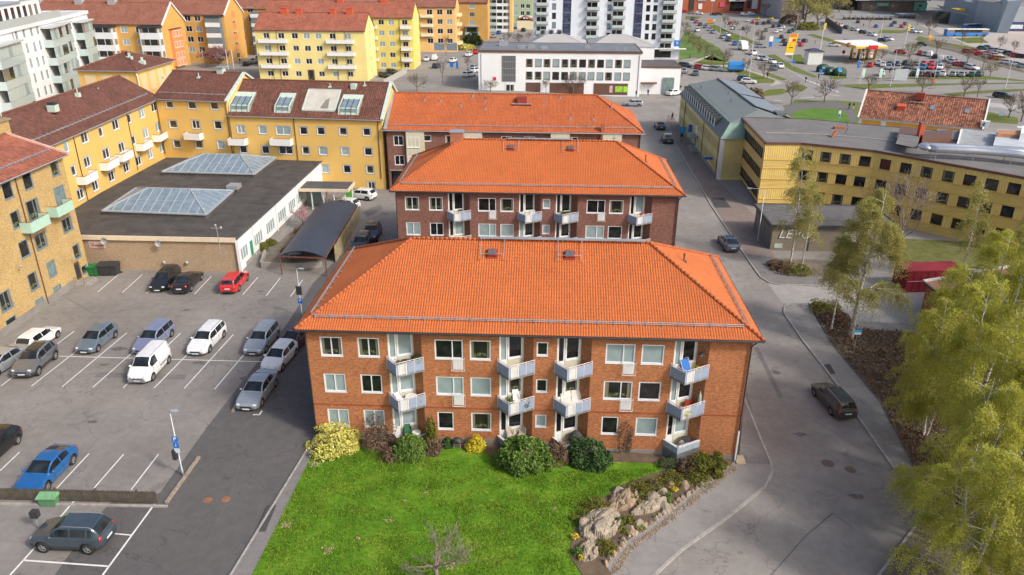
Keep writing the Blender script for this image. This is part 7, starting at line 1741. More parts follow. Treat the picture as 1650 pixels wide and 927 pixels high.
row('on the plaza near the bicycle shelters',(8,-3),[(230,382,'n'),(530,455,'b'),(785,437,'b'),(835,395,'d'),(955,458,'r'),(1005,410,'x')],1360,0,Q)
row('left of the blue bus',(8,2),[(1105,500,'w'),(1160,540,'w'),(1245,545,'w')],1360,0,Q)
row('on the lane right of the petrol canopy',(9,.6),[(1295,760,'n','hatch'),(935,890,'r','hatch')],1360,0,Q)
row('in the slanting row beside the median strip',(3,-3),[(1255,180,'r'),(1335,200,'s'),(1420,210,'w','van'),(1500,245,'k'),(1605,285,'w','van')],1360,70,Q)
row('in the slanting row right of the white vans',(9,1.5),[(380,300,'w','van'),(480,335,'w'),(565,375,'r'),(640,385,'n'),(775,430,'w','wagon')],1490,70,Q)
row('in the upper row beside the petrol station',(4,-4),[(430,385,'r','wagon'),(580,350,'w'),(640,380,'w'),(750,370,'n'),(870,362,'n'),(1030,350,'d'),(1190,375,'g'),(1320,362,'r'),(1440,360,'r'),(1560,365,'l')],1360,70,Q)
row('in the second row beside the petrol station',(-4,4),[(735,425,'s'),(890,430,'e'),(1040,420,'d'),(1195,425,'s'),(1310,425,'t'),(1455,425,'r'),(1590,425,'w')],1360,70,Q)
row('in the front row along the green verge',(4,-4),[(620,530,'w','wagon'),(1150,535,'k'),(1265,540,'m'),(1400,545,'m'),(1530,545,'u'),(1640,535,'w'),(1820,540,'s','wagon'),(1965,545,'s','wagon'),(2110,545,'g'),(2240,540,'u')],1360,70,Q)
row('in the far right car park, upper rows',(7,.6),[(960,105,'g'),(1030,95,'d'),(1130,140,'s'),(1250,150,'s','wagon'),(1300,160,'w'),(1400,190,'k'),(1480,215,'g'),(1535,235,'r'),(1615,245,'k')],1490,70,Q)
row('in the far right red and white rows',(7,.6),[(730,158,'r'),(850,160,'r'),(930,205,'r'),(1050,200,'r'),(1065,240,'w'),(1180,225,'w'),(1160,270,'r'),(1280,285,'o','wagon'),(1360,340,'w','wagon'),(1440,345,'w'),(1530,375,'w','wagon'),(1635,405,'s')],1490,70,Q)
row('alone on the lot at the right edge',(9,1),[(1290,905,'k','wagon')],1490,70,Q)
row('on the small lot by the park',(8,.6),[(150,290,'d','wagon'),(395,322,'r'),(525,340,'w'),(665,352,'s','wagon')],1090,80,Q)
row('beside the pale yellow building roof',(3,-6),[(315,420,'u'),(130,385,'s')],1090,80,Q)
row('behind the green-grey mansard roof',(8,.6),[(1140,520,'n','wagon'),(1195,560,'w')],1090,80,Q)
row('right of the white office building',(8,-1),[(1105,548,'s','wagon'),(1142,515,'w'),(1280,600,'w'),(1275,560,'k')],760,0,3.93)
row('in the street between yellow blocks and office',(8,-5),[(560,805,'w'),(665,795,'w','van'),(912,825,'w'),(685,900,'n'),(1120,745,'w'),(1205,708,'r'),(1190,925,'s'),(1040,620,'s')],620,0,8.25)
row('left of the white office building',(8,-2),[(1400,482,'w','wagon'),(1440,455,'w','wagon')],400,0,3.93)
row('beside the cream-yellow block',(8,1.2),[(870,488,'k','wagon'),(915,468,'k','wagon')],400,0,3.93)
row('below the sage green block',(6,-5),[(290,500,'s'),(362,450,'b'),(400,555,'w'),(690,415,'k','wagon'),(770,380,'w')],760,0,8.25)
row('near the dusky red tree',(8,-3),[(1225,870,'k'),(1330,835,'s'),(1395,800,'n')],250,0,8.25)
for (x,y,a,sx_,lab,nm) in ((1071,118,PI/2,(5.6,2.4,3.0),'white box truck parked at the end of the annex','box_truck'),(1197,80.5,None,(6.0,2.5,3.1),'white motorhome at the tail of the queue on the diagonal road','motorhome')):
 p=G(x,y);a=a if a is not None else dirpx((x,y),(x+10,y+4.6));t=tag(empty(nm,(p[0],p[1],gz(p[0])),a),lab,'truck' if nm=='box_truck' else 'motorhome');t.scale=(CS,)*3
 l,w_,h_=sx_;m=MB();m.box(-l/2,-w_/2,.5,l/2-1.4,w_/2,h_);link('box_body',m.mesh('box_body',white),t)
 m=MB();m.box(l/2-1.4,-w_/2+.1,.45,l/2,w_/2-.1,1.3);m.face((l/2,-w_/2+.1,1.3),(l/2,w_/2-.1,1.3),(l/2-.8,w_/2-.2,2.3),(l/2-.8,-w_/2+.2,2.3));m.box(l/2-1.4,-w_/2+.2,1.3,l/2-.8,w_/2-.2,2.3);link('cab',m.mesh('cab',white),t)
 m=MB();m.box(-l/4,-w_/2-.02,1.4,l/6,w_/2+.02,2.1);m.box(-l/2-.03,-.8,1.5,-l/2,.8,2.2);link('window',m.mesh('window',paneC),t)
 for xx in (-l/4,l/2-.9):
  m=MB();m.lathe([(0,-w_/2),(.38,-w_/2),(.38,w_/2),(0,w_/2)],12,(xx,0,.38),'y');link('wheel',m.mesh('wheel',blackm),t)
  # trees and shrubs
def leaf_mesh(name,P,size,mat,seed=0,flat=.0,elong=1.5,D=None):
 """P: (n,3) leaf positions -> rhombus leaves facing random ways"""
 g=np.random.default_rng(seed);n=len(P)
 a=g.normal(size=(n,3)) if D is None else D+g.normal(size=(n,3))*.5
 a/=np.linalg.norm(a,axis=1)[:,None];b=g.normal(size=(n,3));b-=a*(a*b).sum(1)[:,None];b/=np.linalg.norm(b,axis=1)[:,None]
 s=size*(.6+.8*g.random(n))[:,None]
 V=np.stack([P-a*s*elong*.5,P+b*s*.5,P+a*s*elong*.5,P-b*s*.5],1).reshape(-1,3)
 me=bpy.data.meshes.new(name);me.vertices.add(4*n);me.vertices.foreach_set('co',V.ravel());me.loops.add(4*n);me.loops.foreach_set('vertex_index',np.arange(4*n))
 me.polygons.add(n);me.polygons.foreach_set('loop_start',np.arange(n)*4);me.materials.append(mat);me.update(calc_edges=True);me.validate();return me
def branch(mb,p,d,L,r,depth,rr,spread=.75,up_=.15,tips=None,n=5,seg=3,mid=None,minr=.012):
 pts=[p];rs=[r];q=p;dd=d
 for i in range(seg):
  dd=(dd+Vector((rr.gauss(0,.12),rr.gauss(0,.12),rr.gauss(0,.08)+up_*.25))).normalized();q=q+dd*(L/seg);pts.append(q);rs.append(max(minr,r*(1-.55*(i+1)/seg)))
 mb.tube(pts,rs,n,False)
 if mid is not None:mid+=pts[1:]
 if depth==0:
  if tips is not None:tips.append((q,dd))
  return
 k=rr.choice((3,4)) if depth>1 else rr.choice((3,4,5))
 for i in range(k):
  t=rr.uniform(.45,1);bp=pts[min(seg,max(1,int(t*seg+.5)))]
  ax=Vector((rr.gauss(0,1),rr.gauss(0,1),rr.gauss(0,.6))).normalized();nd=(dd+ax*spread*rr.uniform(.6,1.3)).normalized()
  branch(mb,bp,nd,L*rr.uniform(.55,.8),rs[-1]*.75,depth-1,rr,spread,up_,tips,max(3,n-1),max(2,seg-1),mid,minr)
def bare_tree(label,seed,H,spread,depth=4,trunk=.32,limbs=6,minr=.02,tm=None,wm=None,r0=None,up_=.3,buds=None,nb=0):
 rr=random.Random(seed);root=empty('bare_tree',(0,0,0));r0=r0 or H*.022
 m=MB();ht=H*trunk;m.tube([(0,0,-.2),(0,0,.1),(rr.gauss(0,.04)*H*.2,0,ht*.6),(rr.gauss(0,.04)*H*.2,rr.gauss(0,.03)*H*.2,ht*1.05)],[r0*1.35,r0,r0*.85,r0*.75],8)
 link('trunk',m.mesh('trunk',tm or trunkm,True),root);c=MB();tips=[]
 top=Vector((0,0,ht));
 for i in range(limbs):
  a=2*PI*i/limbs+rr.uniform(-.3,.3);e=rr.uniform(.35,1.1) if i else 1.5
  d=Vector((math.cos(a)*math.cos(e),math.sin(a)*math.cos(e),math.sin(e)));branch(c,top*(rr.uniform(.8,1)),d,H*.30,r0*.55,depth-1,rr,spread,up_,tips,5,3,None,minr)
 link('crown',c.mesh('crown',wm or twigm),root)
 if buds:
  P=np.array([tuple(t+Vector((rr.gauss(0,1),rr.gauss(0,1),rr.gauss(0,1)))*H*.03) for t,d_ in tips for _ in range(nb)]);link('buds',leaf_mesh('buds',P,H*.022,buds,seed),root)
 tag(root,label,'tree');return root
BT=[bare_tree('x',21,9,.7,4,.30,6,.030),bare_tree('x',22,9,.85,4,.25,7,.030),bare_tree('x',23,9,.6,4,.34,5,.032),bare_tree('x',24,9,.8,4,.28,6,.03,buds=leafO,nb=2)]
used=[0]*4
def put(k,label,grp,px,py,hpx,fat=1.0):
 p=G(px,py);z=gz(p[0]);_,zt_=onwall(px,py-hpx,p,(1,0));H=max(3.0,zt_-z);s=H/9.6
 if not used[k]:r=BT[k];used[k]=1;r.location=(p[0],p[1],z);r.scale=(s*fat,s*fat,s);r.rotation_euler=(0,0,px)
 else:r=dup(BT[k],(p[0],p[1],z),px*1.7,(s*fat,s*fat,s))
 r['label']=label;r['group']=grp;r['category']='tree';return r
gt='bare trees round the far car parks and roads'
TL=[(0,1274.5,169,50,1.0,'bare tree left of the path to the round lawn'),(1,1328,165.4,50,1.1,'bare tree right of the path to the round lawn'),(1,1399,143.8,30,1.4,'low wide bare tree behind the left end of the tiled house'),(1,1485,150.6,38,1.3,'wide bare tree behind the chimney of the tiled house'),(0,1553,155.4,37,1.2,'bare tree behind the right third of the tiled house'),(2,1574.5,156.4,33,1.1,'smaller bare tree near the right end of the tiled house'),(0,1558,103.5,36,1,'bare tree between the white vans and the red cars'),(2,1583,111.7,33,1,'bare tree right of the white estate in the slanting row'),(3,1595,123,28,1,'pale budding tree at the tip of the green verge'),(0,1508.4,86.5,30,1.1,'bare tree in the verge below the blue bus'),(2,1523,127,28,.8,'thin bare tree between the silver cars on the front row'),(1,1610,80,28,.7,'thin bare tree on the plaza, left one of two'),(1,1633,85.5,26,.8,'thin bare tree on the plaza, right one of two'),(2,1580,75.7,26,.7,'slender tree at the right end of the blue bus'),(0,1549,72,32,.7,'slender tree in front of the middle of the blue bus'),(0,1389.6,99,36,1,'bare tree in front of the petrol station canopy'),(3,1464,100,42,.9,'tall bare tree right of the petrol station'),(2,1467,126,36,.7,'bare tree between the rows of cars right of the petrol station'),(1,1420,98,22,1.1,'low bare bush-like tree by the last petrol pillar'),(1,1223,70,28,1.1,'bare tree at the right end of the middle car park median'),(0,1202.6,60,24,1,'third bare tree on the middle car park median'),(1,1183,51,24,1.1,'second bare tree on the middle car park median'),(0,1167.7,43.7,24,1.1,'first bare tree on the middle car park median'),(2,1231.7,28,27,1,'dark bare tree in front of the shopping centre entrance'),(1,1166,109,38,1.2,'large bare tree at the corner of the park lawn'),(3,1147,102,30,1,'budding tree in the middle of the lower park lawn'),(3,1135,94.6,32,1,'budding park tree above the path bend'),(3,1126,88.7,32,1.1,'budding park tree in the middle of the row by the tower'),(3,1117,80,30,1.1,'budding park tree upper middle of the row by the tower'),(3,1110,66,26,1.1,'budding park tree near the top of the row by the tower'),(3,1104,52,22,1.1,'topmost budding park tree of the row by the tower'),(0,1203,117,28,1.2,'bare tree right of the blue trailer'),(1,1230,127.6,36,1.2,'bare tree beside the white flagpole'),(1,923,152,46,1.1,'large pale bare tree in front of the white office'),(2,879.6,150,24,1,'small bare tree between the brown shop panels of the office'),(3,790.5,147.6,24,1.3,'pale bare tree at the left end of the white office'),(1,1088,139,35,1.1,'bare tree at the near corner behind the mansard roof'),(3,1212,158,22,1.6,'brown budding bush-like tree by the far edge of the mansard roof'),(1,672,149,38,1.2,'dense bare tree behind the roof terrace building'),(2,713,133.6,42,.6,'thin bare tree on the traffic island left of the office'),(0,753.7,112,26,.9,'thin bare tree at the left back corner of the office'),(2,719,89,36,.6,'pollarded tree with upright shoots in front of the light orange block'),(1,818,68,20,1.2,'left bare street tree behind the office roof'),(1,836,71,22,1.2,'middle bare street tree behind the office roof'),(1,851.5,66,18,1,'right bare street tree behind the office roof'),(0,1369.7,27,20,1.1,'bare tree at the left end of the bicycle shelter'),(1,1404.7,24,20,1.2,'bare tree left of the green lettered sign'),(0,1437.6,25,24,1.1,'dark bare tree right of the green lettered sign'),(2,1461,21,20,1,'bare tree just left of the teal sign'),(0,1477.5,41.7,24,.9,'bare tree right of the shorter bicycle shelter'),(1,1496,56,32,1,'bare tree left of the blue bus'),(2,1400,44.6,20,.7,'thin bare tree on the plaza under the orange sign'),(1,1625,190,48,1,'bare tree behind the rooftop plant room, left one of two'),(0,1645,196,60,1,'bare tree behind the rooftop plant room, right one of two'),(3,420,88,26,1.6,'brown budding tree left of the cream-yellow block'),(0,100,6,16,1.6,'bare tree above the long brown roof in the upper left')]
for k,x,y,h,f,lab in TL:put(k,lab,gt,x,y,h,f)
wl_=bare_tree('wide olive green willow beside the arched hall',31,12,.9,4,.25,7,.03,buds=leafB2,nb=7);p=G(1296,40);wl_.location=(p[0],p[1],gz(p[0]));s_=2.0;wl_.scale=(s_*1.25,s_*1.25,s_)
for x,y,s_,lab in ((1316,44,1.4,'olive green tree right of the large willow'),(1352,20,1.3,'olive green tree under the pale ribbed hall')):
 p=G(x,y);dup(wl_,(p[0],p[1],gz(p[0])),x,s_,lab,'olive green trees near the market hall')
wl_['group']='olive green trees near the market hall'
pk_=bare_tree('dusky red budding tree in front of the orange-yellow gable',32,9,.95,4,.22,8,.03,buds=leafDP,nb=8);p=G(352,108);pk_.location=(p[0],p[1],0);pk_.scale=(1.5,1.5,.85)
lt=bare_tree('small bare many-branched tree on the lawn, crown seen from above',41,4.6,.70,5,.36,5,.0085,M('grey_pink_bark',(.25,.20,.165),.95,.3,5,fine=12),M('grey_twig',(.235,.19,.16),.95,.25,3),r0=.18,up_=.12)
p=G(704,944);lt.location=(p[0],p[1],.12);lt.scale=(.92,.92,.78);lt.rotation_euler=(0,0,2.2)
bt2=bare_tree('small bare tree in the courtyard bed beside the canopy',42,6.5,.7,4,.3,6,.012,r0=.1);p=G(545,357);bt2.location=(p[0],p[1],0);bt2.scale=(.85,.85,.75)
mg=bare_tree('small tree with pink blossom behind the carport',43,3.6,.8,3,.3,6,.015,r0=.07,buds=leafP,nb=16);p=G(488,366);mg.location=(p[0],p[1],0)
cb=bare_tree('bare tree in front of the yellow ribbed building, right of the big birch',44,13,.7,5,.3,5,.012,r0=.16,tm=birchm,wm=M('grey_twig',(.25,.205,.18)))
p=G(1443,420);cb.location=(p[0],p[1],gz(p[0]))
def birch(label,seed,H,leaves,lm,r0=.2,rad=.28,droop=1.0,lsize=.11,stems=1,base=.22,strands=420,per=34,lean=(0,0)):
 rr=random.Random(seed);g=np.random.default_rng(seed);root=empty('birch_tree',(0,0,0));m=MB();nodes=[];lm_=MB();dn=MB()
 for s in range(stems):
  a=2*PI*s/max(1,stems)+rr.random();off=Vector((math.cos(a),math.sin(a),0))*(.25 if stems>1 else 0);pts=[];rs=[]
  ln=Vector((lean[0],lean[1],0));w1=rr.uniform(-.3,.3);w2=rr.uniform(-.3,.3)
  n=12
  for i in range(n+1):
   t=i/n;q=off*(1+t*(5 if stems>1 else 0))+ln*t*t*H+Vector((w1*math.sin(t*5+s),w2*math.sin(t*4+1),H*(t*.98)*(1 if s==0 else .86)));pts.append(q+Vector((0,0,-.2 if i==0 else 0)));rs.append(max(.018,r0*(1-t)**.8*(1 if s==0 else .75)))
  m.tube(pts,rs,8,False)
  nl=int(26/stems**.5)
  for i in range(nl):
   t=base+(.97-base)*(i+rr.random())/nl;j=min(n-1,int(t*n));p0=pts[j]+(pts[j+1]-pts[j])*(t*n-j);az=rr.uniform(0,2*PI);el=rr.uniform(.35,.95)
   d=Vector((math.cos(az)*math.cos(el),math.sin(az)*math.cos(el),math.sin(el)));L=H*rad*(1.15-t*.85)*rr.uniform(.75,1.2);q=p0;bp=[q];br=[max(.02,rs[j]*.48)]
   for k in range(5):
    d=(d+Vector((rr.gauss(0,.12),rr.gauss(0,.12),-.10*droop*k*.5))).normalized();q=q+d*L/5;bp.append(q);br.append(max(.018,br[0]*(1-.17*(k+1))))
    if k>0:nodes.append((q,d,1-.12*k))
    if k in (1,2,3):
     az2=rr.uniform(-1.1,1.1);sd_=Vector((d.x*math.cos(az2)-d.y*math.sin(az2),d.x*math.sin(az2)+d.y*math.cos(az2),d.z*.6)).normalized();q2=q+sd_*L*.28;q3=q2+(sd_+Vector((0,0,-.3*droop)))*L*.16;lm_.tube([q,q2,q3],[br[-1]*.7,.010,.006],3,False);nodes.append((q2,sd_,.8));nodes.append((q3,sd_,.7))
   lm_.tube(bp,br,5,False)
 link('trunk',m.mesh('trunk',birchm,True),root);link('limbs',lm_.mesh('limbs',M('birch_limb',(.56,.52,.46),.9,.25,3),True),root)
 idx=g.integers(0,len(nodes),strands);N0=np.array([tuple(nodes[i][0]) for i in idx]);D0=np.array([tuple(nodes[i][1]) for i in idx])
 D0=D0*[1,1,.3]+g.normal(size=(strands,3))*.45;D0/=np.linalg.norm(D0,axis=1)[:,None];Ls=(H*.095)*(.4+g.random(strands))
 P=[];t=g.random((strands,per));out=t*(1-.35*t*droop);P=N0[:,None,:]+D0[:,None,:]*(Ls[:,None]*out)[:,:,None];P[:,:,2]-=(Ls[:,None]*droop*.95*t**1.8)
 P=P.reshape(-1,3)+g.normal(size=(strands*per,3))*[.13,.13,.09]
 down=np.tile([0,0,-1.],(len(P),1)) if droop>.5 else None
 link('crown',leaf_mesh('crown',P,lsize,lm,seed,D=down,elong=1.9),root)
 tw=MB();
 for i in range(0,strands,5):
  a=N0[i];l=Ls[i];tw.tube([a,a+D0[i]*l*.5-np.array([0,0,l*droop*.25]),a+D0[i]*l*.65-np.array([0,0,l*droop*.95])],.006,3,False)
 link('twigs',tw.mesh('twigs',M('birch_twig',(.22,.16,.11),.9,.2)),root)
 tag(root,label,'tree','birches along the right side');return root
def at(o,px,py,rz=0,sc=1):p=G(px,py);o.location=(p[0],p[1],gz(p[0])+.05);o.rotation_euler=(0,0,rz);o.scale=(sc,)*3;return o
bA=birch('slim birch with a bare white trunk beside the graffiti garage, left one of two',51,15.5,1,leafB2,.14,.14,1,.085,1,.30,330,30)
at(bA,1271,424,1)
bA2=dup(bA,(0,0,0),3,.74,'slim birch with a bare white trunk beside the graffiti garage, right one of two');at(bA2,1292,436,3.4,.76)
bB=birch('big broad birch with a hanging crown beside the blue and white sign',52,16.5,1,leafB2,.24,.24,1.3,.065,1,.26,2200,34);at(bB,1373,548,.6,1.0)
bB2=birch('small thin birch just left of the big broad birch',53,10.5,1,leafB2,.10,.20,1,.085,1,.35,240,26,(.05,.02));at(bB2,1338,536,1.2)
bC=birch('x',54,18.5,1,leafB,.26,.25,1.15,.072,3,.16,2000,42)
bD=birch('x',55,16.5,1,leafB,.22,.29,1.15,.072,2,.12,1750,42)
fr_=[(bC,1545,765,.0,.98,'dense lime green birch with several white stems at the bend of the street'),(bD,1488,705,1.9,.76,'young lime green birch nearest to the street'),(bD,1525,640,3.3,.80,'lime green birch between the youngest one and the shed'),(bC,1645,610,5.5,.95,'tall lime green birch rising in front of the shed roof'),(bD,1592,560,2.8,.78,'small lime green birch screening the shed wall'),(bC,1700,700,2.4,1.05,'tall lime green birch cut by the right edge, upper one'),(bD,1525,885,.9,.80,'low lime green birch at the lower right, beyond the kerb'),(bC,1640,850,1.2,.92,'lime green birch in the middle of the lower right mass'),(bD,1535,975,5.0,.78,'lime green birch cut by the bottom edge'),(bD,1650,1010,.2,.8,'lime green birch in the lower right corner'),(bC,1750,900,4.4,.95,'tall lime green birch cut by the right edge, lower one'),(bD,1685,535,1.5,1.0,'lime green birch at the right edge above the shed'),(bA,1545,455,2.2,.85,'thin white-stemmed birch in front of the yellow ribbed building'),(bA,1640,470,4.2,.95,'thin white-stemmed birch at the right edge before the ribbed building')]
seen_=set()
for o_,x,y,rz,s_,lab in fr_:
 if o_.name not in seen_ and o_ is not bA:r=o_;seen_.add(o_.name)
 else:r=dup(o_,(0,0,0))
 at(r,x,y,rz,s_);r['label']=lab
def shrub(name,label,px,py,w,h,mat,n=2600,ls=.09,seed=0,jag=.35,grp='shrubs under the front wall',cat='shrub',d=None,loc=None,z=.15):
 p=loc or G(px,py);g=np.random.default_rng(seed+int(px));root=empty(name,(p[0],p[1],gz(p[0])+z));d=d or w*.85
 lob=g.normal(size=(26,3));lob/=np.linalg.norm(lob,axis=1)[:,None];lob[:,2]=np.abs(lob[:,2])*.9+.05;am=1+jag*g.normal(size=26)*.5
 u=g.normal(size=(n,3));u/=np.linalg.norm(u,axis=1)[:,None];u[:,2]=np.abs(u[:,2])
 near_=(u@lob.T).argmax(1);r=(.62+.38*g.random(n)**.5)*am[near_]*(.75+.25*(u@lob.T).max(1)**4)
 P=u*r[:,None]*[w/2,d/2,h];P[:,2]+=.03
 c=leaf_mesh('foliage',P,ls,mat,seed,elong=1.6);link('foliage',c,root)
 m=MB();rr=random.Random(seed+3)
 for i in range(14):a=rr.uniform(0,2*PI);m.tube([(0,0,-.1),(math.cos(a)*w*.18,math.sin(a)*d*.18,h*.45),(math.cos(a)*w*.36,math.sin(a)*d*.36,h*rr.uniform(.6,.9))],[.03,.02,.01],4,False)
 m.blob((0,0,h*.3),w*.33,d*.33,h*.42,10,6,.3) if mat in (leafG,leafD,leafYG) else None
 link('stems',m.mesh('stems',trunkm),root);tag(root,label,cat,grp);return root
shrub('flowering_shrub','large pale yellow flowering shrub at the left corner of the brick block',540,722,4.3,1.5,leafYG,5200,.12,1)
shrub('bare_shrub','brown bare shrub between the pale yellow shrub and the clipped green bush',612,722,2.6,2.4,leafR,2400,.09,2,.6)
shrub('green_bush','rounded clipped green bush below the first balcony column',661,737,2.9,1.9,leafG,5200,.11,3,.15)
shrub('small_conifer','upright narrow green conifer right of the clipped bush',696,716,1.05,2.5,leafO,2200,.09,4,.2)
shrub('bare_shrub','small reddish brown shrub at the foot of the narrow conifer',700,733,1.3,1.2,leafR,1000,.08,5,.5)
shrub('bare_shrub','low brown shrub left of the clipped green bush',628,743,1.3,.9,leafR,900,.08,15,.5)
shrub('green_bush','small round dark bush beside the black grill',722,722,1.05,.8,leafD,1200,.08,6,.15)
shrub('flowering_shrub','bright yellow flowering shrub right of the black grill',768,726,1.7,1.2,leafY,2600,.09,7,.4)
shrub('rhododendron','widest rounded evergreen bush, below the second balcony column',838,750,4.3,2.5,leafG,8000,.13,8,.25)
shrub('bare_shrub','brown twiggy shrub between the two large evergreen bushes',895,745,2.0,1.9,leafR,1900,.08,9,.6)
shrub('rhododendron','dark rounded evergreen bush right of the third balcony column',948,747,3.5,2.1,leafD,6500,.13,10,.22)
shrub('small_conifer','small yellow-green conifer against the wall behind the dark evergreen bush',962,716,1.0,1.6,leafO,1300,.08,11,.15)
shrub('climbing_shrub','brown dry climber on the wall right of the third balcony column',1008,730,1.7,2.6,leafR,1500,.09,12,.7,d=.7)
shrub('bare_shrub','small brown shrub under the right-hand window',1049,725,1.5,1.5,leafR,1200,.08,13,.5)
shrub('low_plant','low green plants in front of the blue-grey plank balcony',1080,752,2.2,.6,leafD,1300,.08,14,.5)
shrub('bare_shrub','tangled brown shrub left of the spreading juniper',1108,762,2.2,1.1,leafR,1700,.09,16,.6)
shrub('juniper','spreading olive green juniper at the right end of the bed',1142,763,3.2,1.6,leafO,5200,.11,17,.5)
for x,y,w_,h_,mt,lab in ((470,408,2.6,1.0,leafR,'brown heather-like shrub in the concrete planter'),(503,404,2.2,.9,leafR,'brown shrub behind the carport edge'),(424,404,1.6,1.1,leafO,'olive bush at the left end of the courtyard bed'),(438,396,1.4,.8,leafO,'small olive bush second in the courtyard bed'),(520,352,3.6,1.1,leafR,'long brown shrub along the white wall near the canopy'),(485,378,2.4,.9,leafR,'brown shrub in the middle of the courtyard bed'),(505,365,2.0,.8,leafO,'green-brown shrub under the windows of the white wall')):
 shrub('courtyard_shrub',lab,x,y,w_,h_,mt,1100,.1,int(x),.4,'shrubs in the courtyard bed')
for x,y,w_,h_,mt,lab in ((1262,437,3.2,1.0,leafR,'brown shrub at the foot of the left slim birch'),(1284,441,3.6,1.1,leafO,'olive-brown shrub between the two slim birches'),(1250,430,2.2,.7,leafR,'low reddish shrub nearest to the garage annex'),(1326,502,4.0,1.3,leafO,'green-brown hedge shrub at the tip of the bed'),(1345,520,4.0,1.2,leafR,'brown hedge shrub behind the tip of the bed')):
 shrub('low_shrub',lab,x,y,w_,h_,mt,1900,.1,int(x),.4,'low shrubs beside the street')
for x,y,w_,h_,mt,lab in ((762,72,9,5,leafD,'dark evergreen bush under the ochre end block'),(753,80,7,2,leafYG,'yellow-green low bush by the street corner'),(1207,158,9,2.4,leafR,'brown hedge mass behind the mansard roof'),(1190,150,6,2.2,leafR,'brown bush by the footpath behind the mansard roof'),(1270,38,12,6,leafR,'dark brown bushes below the arched hall'),(1300,48,14,4,leafO,'olive bushes at the edge of the middle car park')):
 shrub('distant_bush',lab,x,y,w_,h_,mt,1200,.5,int(x),.3,'bushes in the distance')
g=np.random.default_rng(5);cnt=42000
poly=[G(*q) for q in [(1306,494),(1345,494),(1380,533),(1600,548),(1700,560),(1700,800),(1500,830),(1490,790),(1421,652),(1342,557)]]
xs_=np.array([p[0] for p in poly]);ys_=np.array([p[1] for p in poly]);C_=np.stack([g.uniform(xs_.min(),xs_.max(),cnt),g.uniform(ys_.min(),ys_.max(),cnt)],1)
ins=np.zeros(cnt,bool);j=len(poly)-1
for i in range(len(poly)):
 c_=((ys_[i]>C_[:,1])!=(ys_[j]>C_[:,1]))&(C_[:,0]<(xs_[j]-xs_[i])*(C_[:,1]-ys_[i])/(ys_[j]-ys_[i]+1e-9)+xs_[i]);ins^=c_;j=i
C_=C_[ins];hh=.25+.3*(np.sin(C_[:,0]*.9)*np.cos(C_[:,1]*.7)+1)*.5;P=np.stack([C_[:,0],C_[:,1],-1.3+.1+g.random(len(C_))*hh+.05],1)
me=leaf_mesh('ground_cover',P,.16,Mleaf('dry_ground_cover',(.10,.07,.045),(.24,.15,.10),.1),9);o=bpy.data.objects.new('ground_cover',me);COL.objects.link(o);tag(o,'brown dry ground cover under the birches','ground cover',kind='stuff')
def rock(label,px,py,w_,h_,d_,mat,seed,grp,loc=None,z=0):
 p=loc or G(px,py);rr=random.Random(seed);bm=bmesh.new();bmesh.ops.create_icosphere(bm,subdivisions=1,radius=1)
 for v in bm.verts:
  q=v.co;k=1+.12*math.sin(q.x*3+seed)*math.cos(q.y*2.3+seed*2)+rr.uniform(-.05,.05);v.co=Vector((q.x*w_/2*k,q.y*d_/2*k,q.z*h_*.62*k))
 for i in range(9):
  a=i*.72+rr.uniform(0,.6);nn=Vector((math.cos(a),math.sin(a),rr.uniform(-.1,1.1))).normalized();ext=math.sqrt((nn.x*w_/2)**2+(nn.y*d_/2)**2+(nn.z*h_*.62)**2);bmesh.ops.bisect_plane(bm,geom=bm.verts[:]+bm.edges[:]+bm.faces[:],plane_co=nn*ext*rr.uniform(.55,.8),plane_no=nn,clear_outer=True)
  e=[x for x in bm.edges if x.is_boundary]
  if e:bmesh.ops.holes_fill(bm,edges=e)
 me=bpy.data.meshes.new('rock');bm.to_mesh(me);bm.free();me.materials.append(mat);o=bpy.data.objects.new('rock',me);COL.objects.link(o);o.location=(p[0],p[1],gz(p[0])+.08+z+h_*.12);o.rotation_euler=(0,0,rr.uniform(0,3));tag(o,label,'rock',grp);return o
gr_='rocks in the bank between lawn and footpath'
for i,(x,y,w_,h_,d_,mt,lab) in enumerate([(972,838,2.3,1.1,1.7,rockm,'largest pale rock slab on the bank'),(962,862,1.9,.8,1.5,rockm,'flat pale rock below the largest slab'),(956,882,1.3,.7,1.1,rockm,'pale rock lowest on the bank near the lawn'),(984,815,1.4,.8,1.1,rockp,'pinkish rock above the largest slab'),(1000,828,1.4,.7,1.2,rockp,'broken pinkish rock right of the largest slab'),(996,796,1.1,.8,.9,rockm,'upright pale rock at the upper lawn edge'),(1052,808,1.5,.8,1.1,rockm,'grey rounded rock in the middle of the bank'),(1067,799,1.0,.8,.9,rockm,'pale pointed rock right of the grey rounded rock'),(1070,820,1.2,.7,.9,rockm,'pale tilted rock above the edging, middle of the bank'),(1036,818,1.0,.5,.8,rockm,'low grey rock left of the rounded one'),(1102,785,1.0,.6,.8,rockp,'pinkish rock among the upper edging stones'),(1080,786,.9,.6,.7,rockp,'small pinkish rock behind the pointed rock'),(1140,762,.9,.7,.8,rockm,'pale rock at the upper end of the edging'),(1029,850,1.1,.9,.8,rockm,'upright rock on the path edge'),(1014,858,1.1,.8,.8,rockp,'brownish rock on the path edge')]):
 i<5 or rock(lab,x,y,w_*1.25,h_,d_*1.2,mt,60+i,gr_,z=.06)
ed=[Vector(G(*q)) for q in ((976,912),(1006,874),(1056,840),(1101,805),(1142,775),(1176,750))];k=0
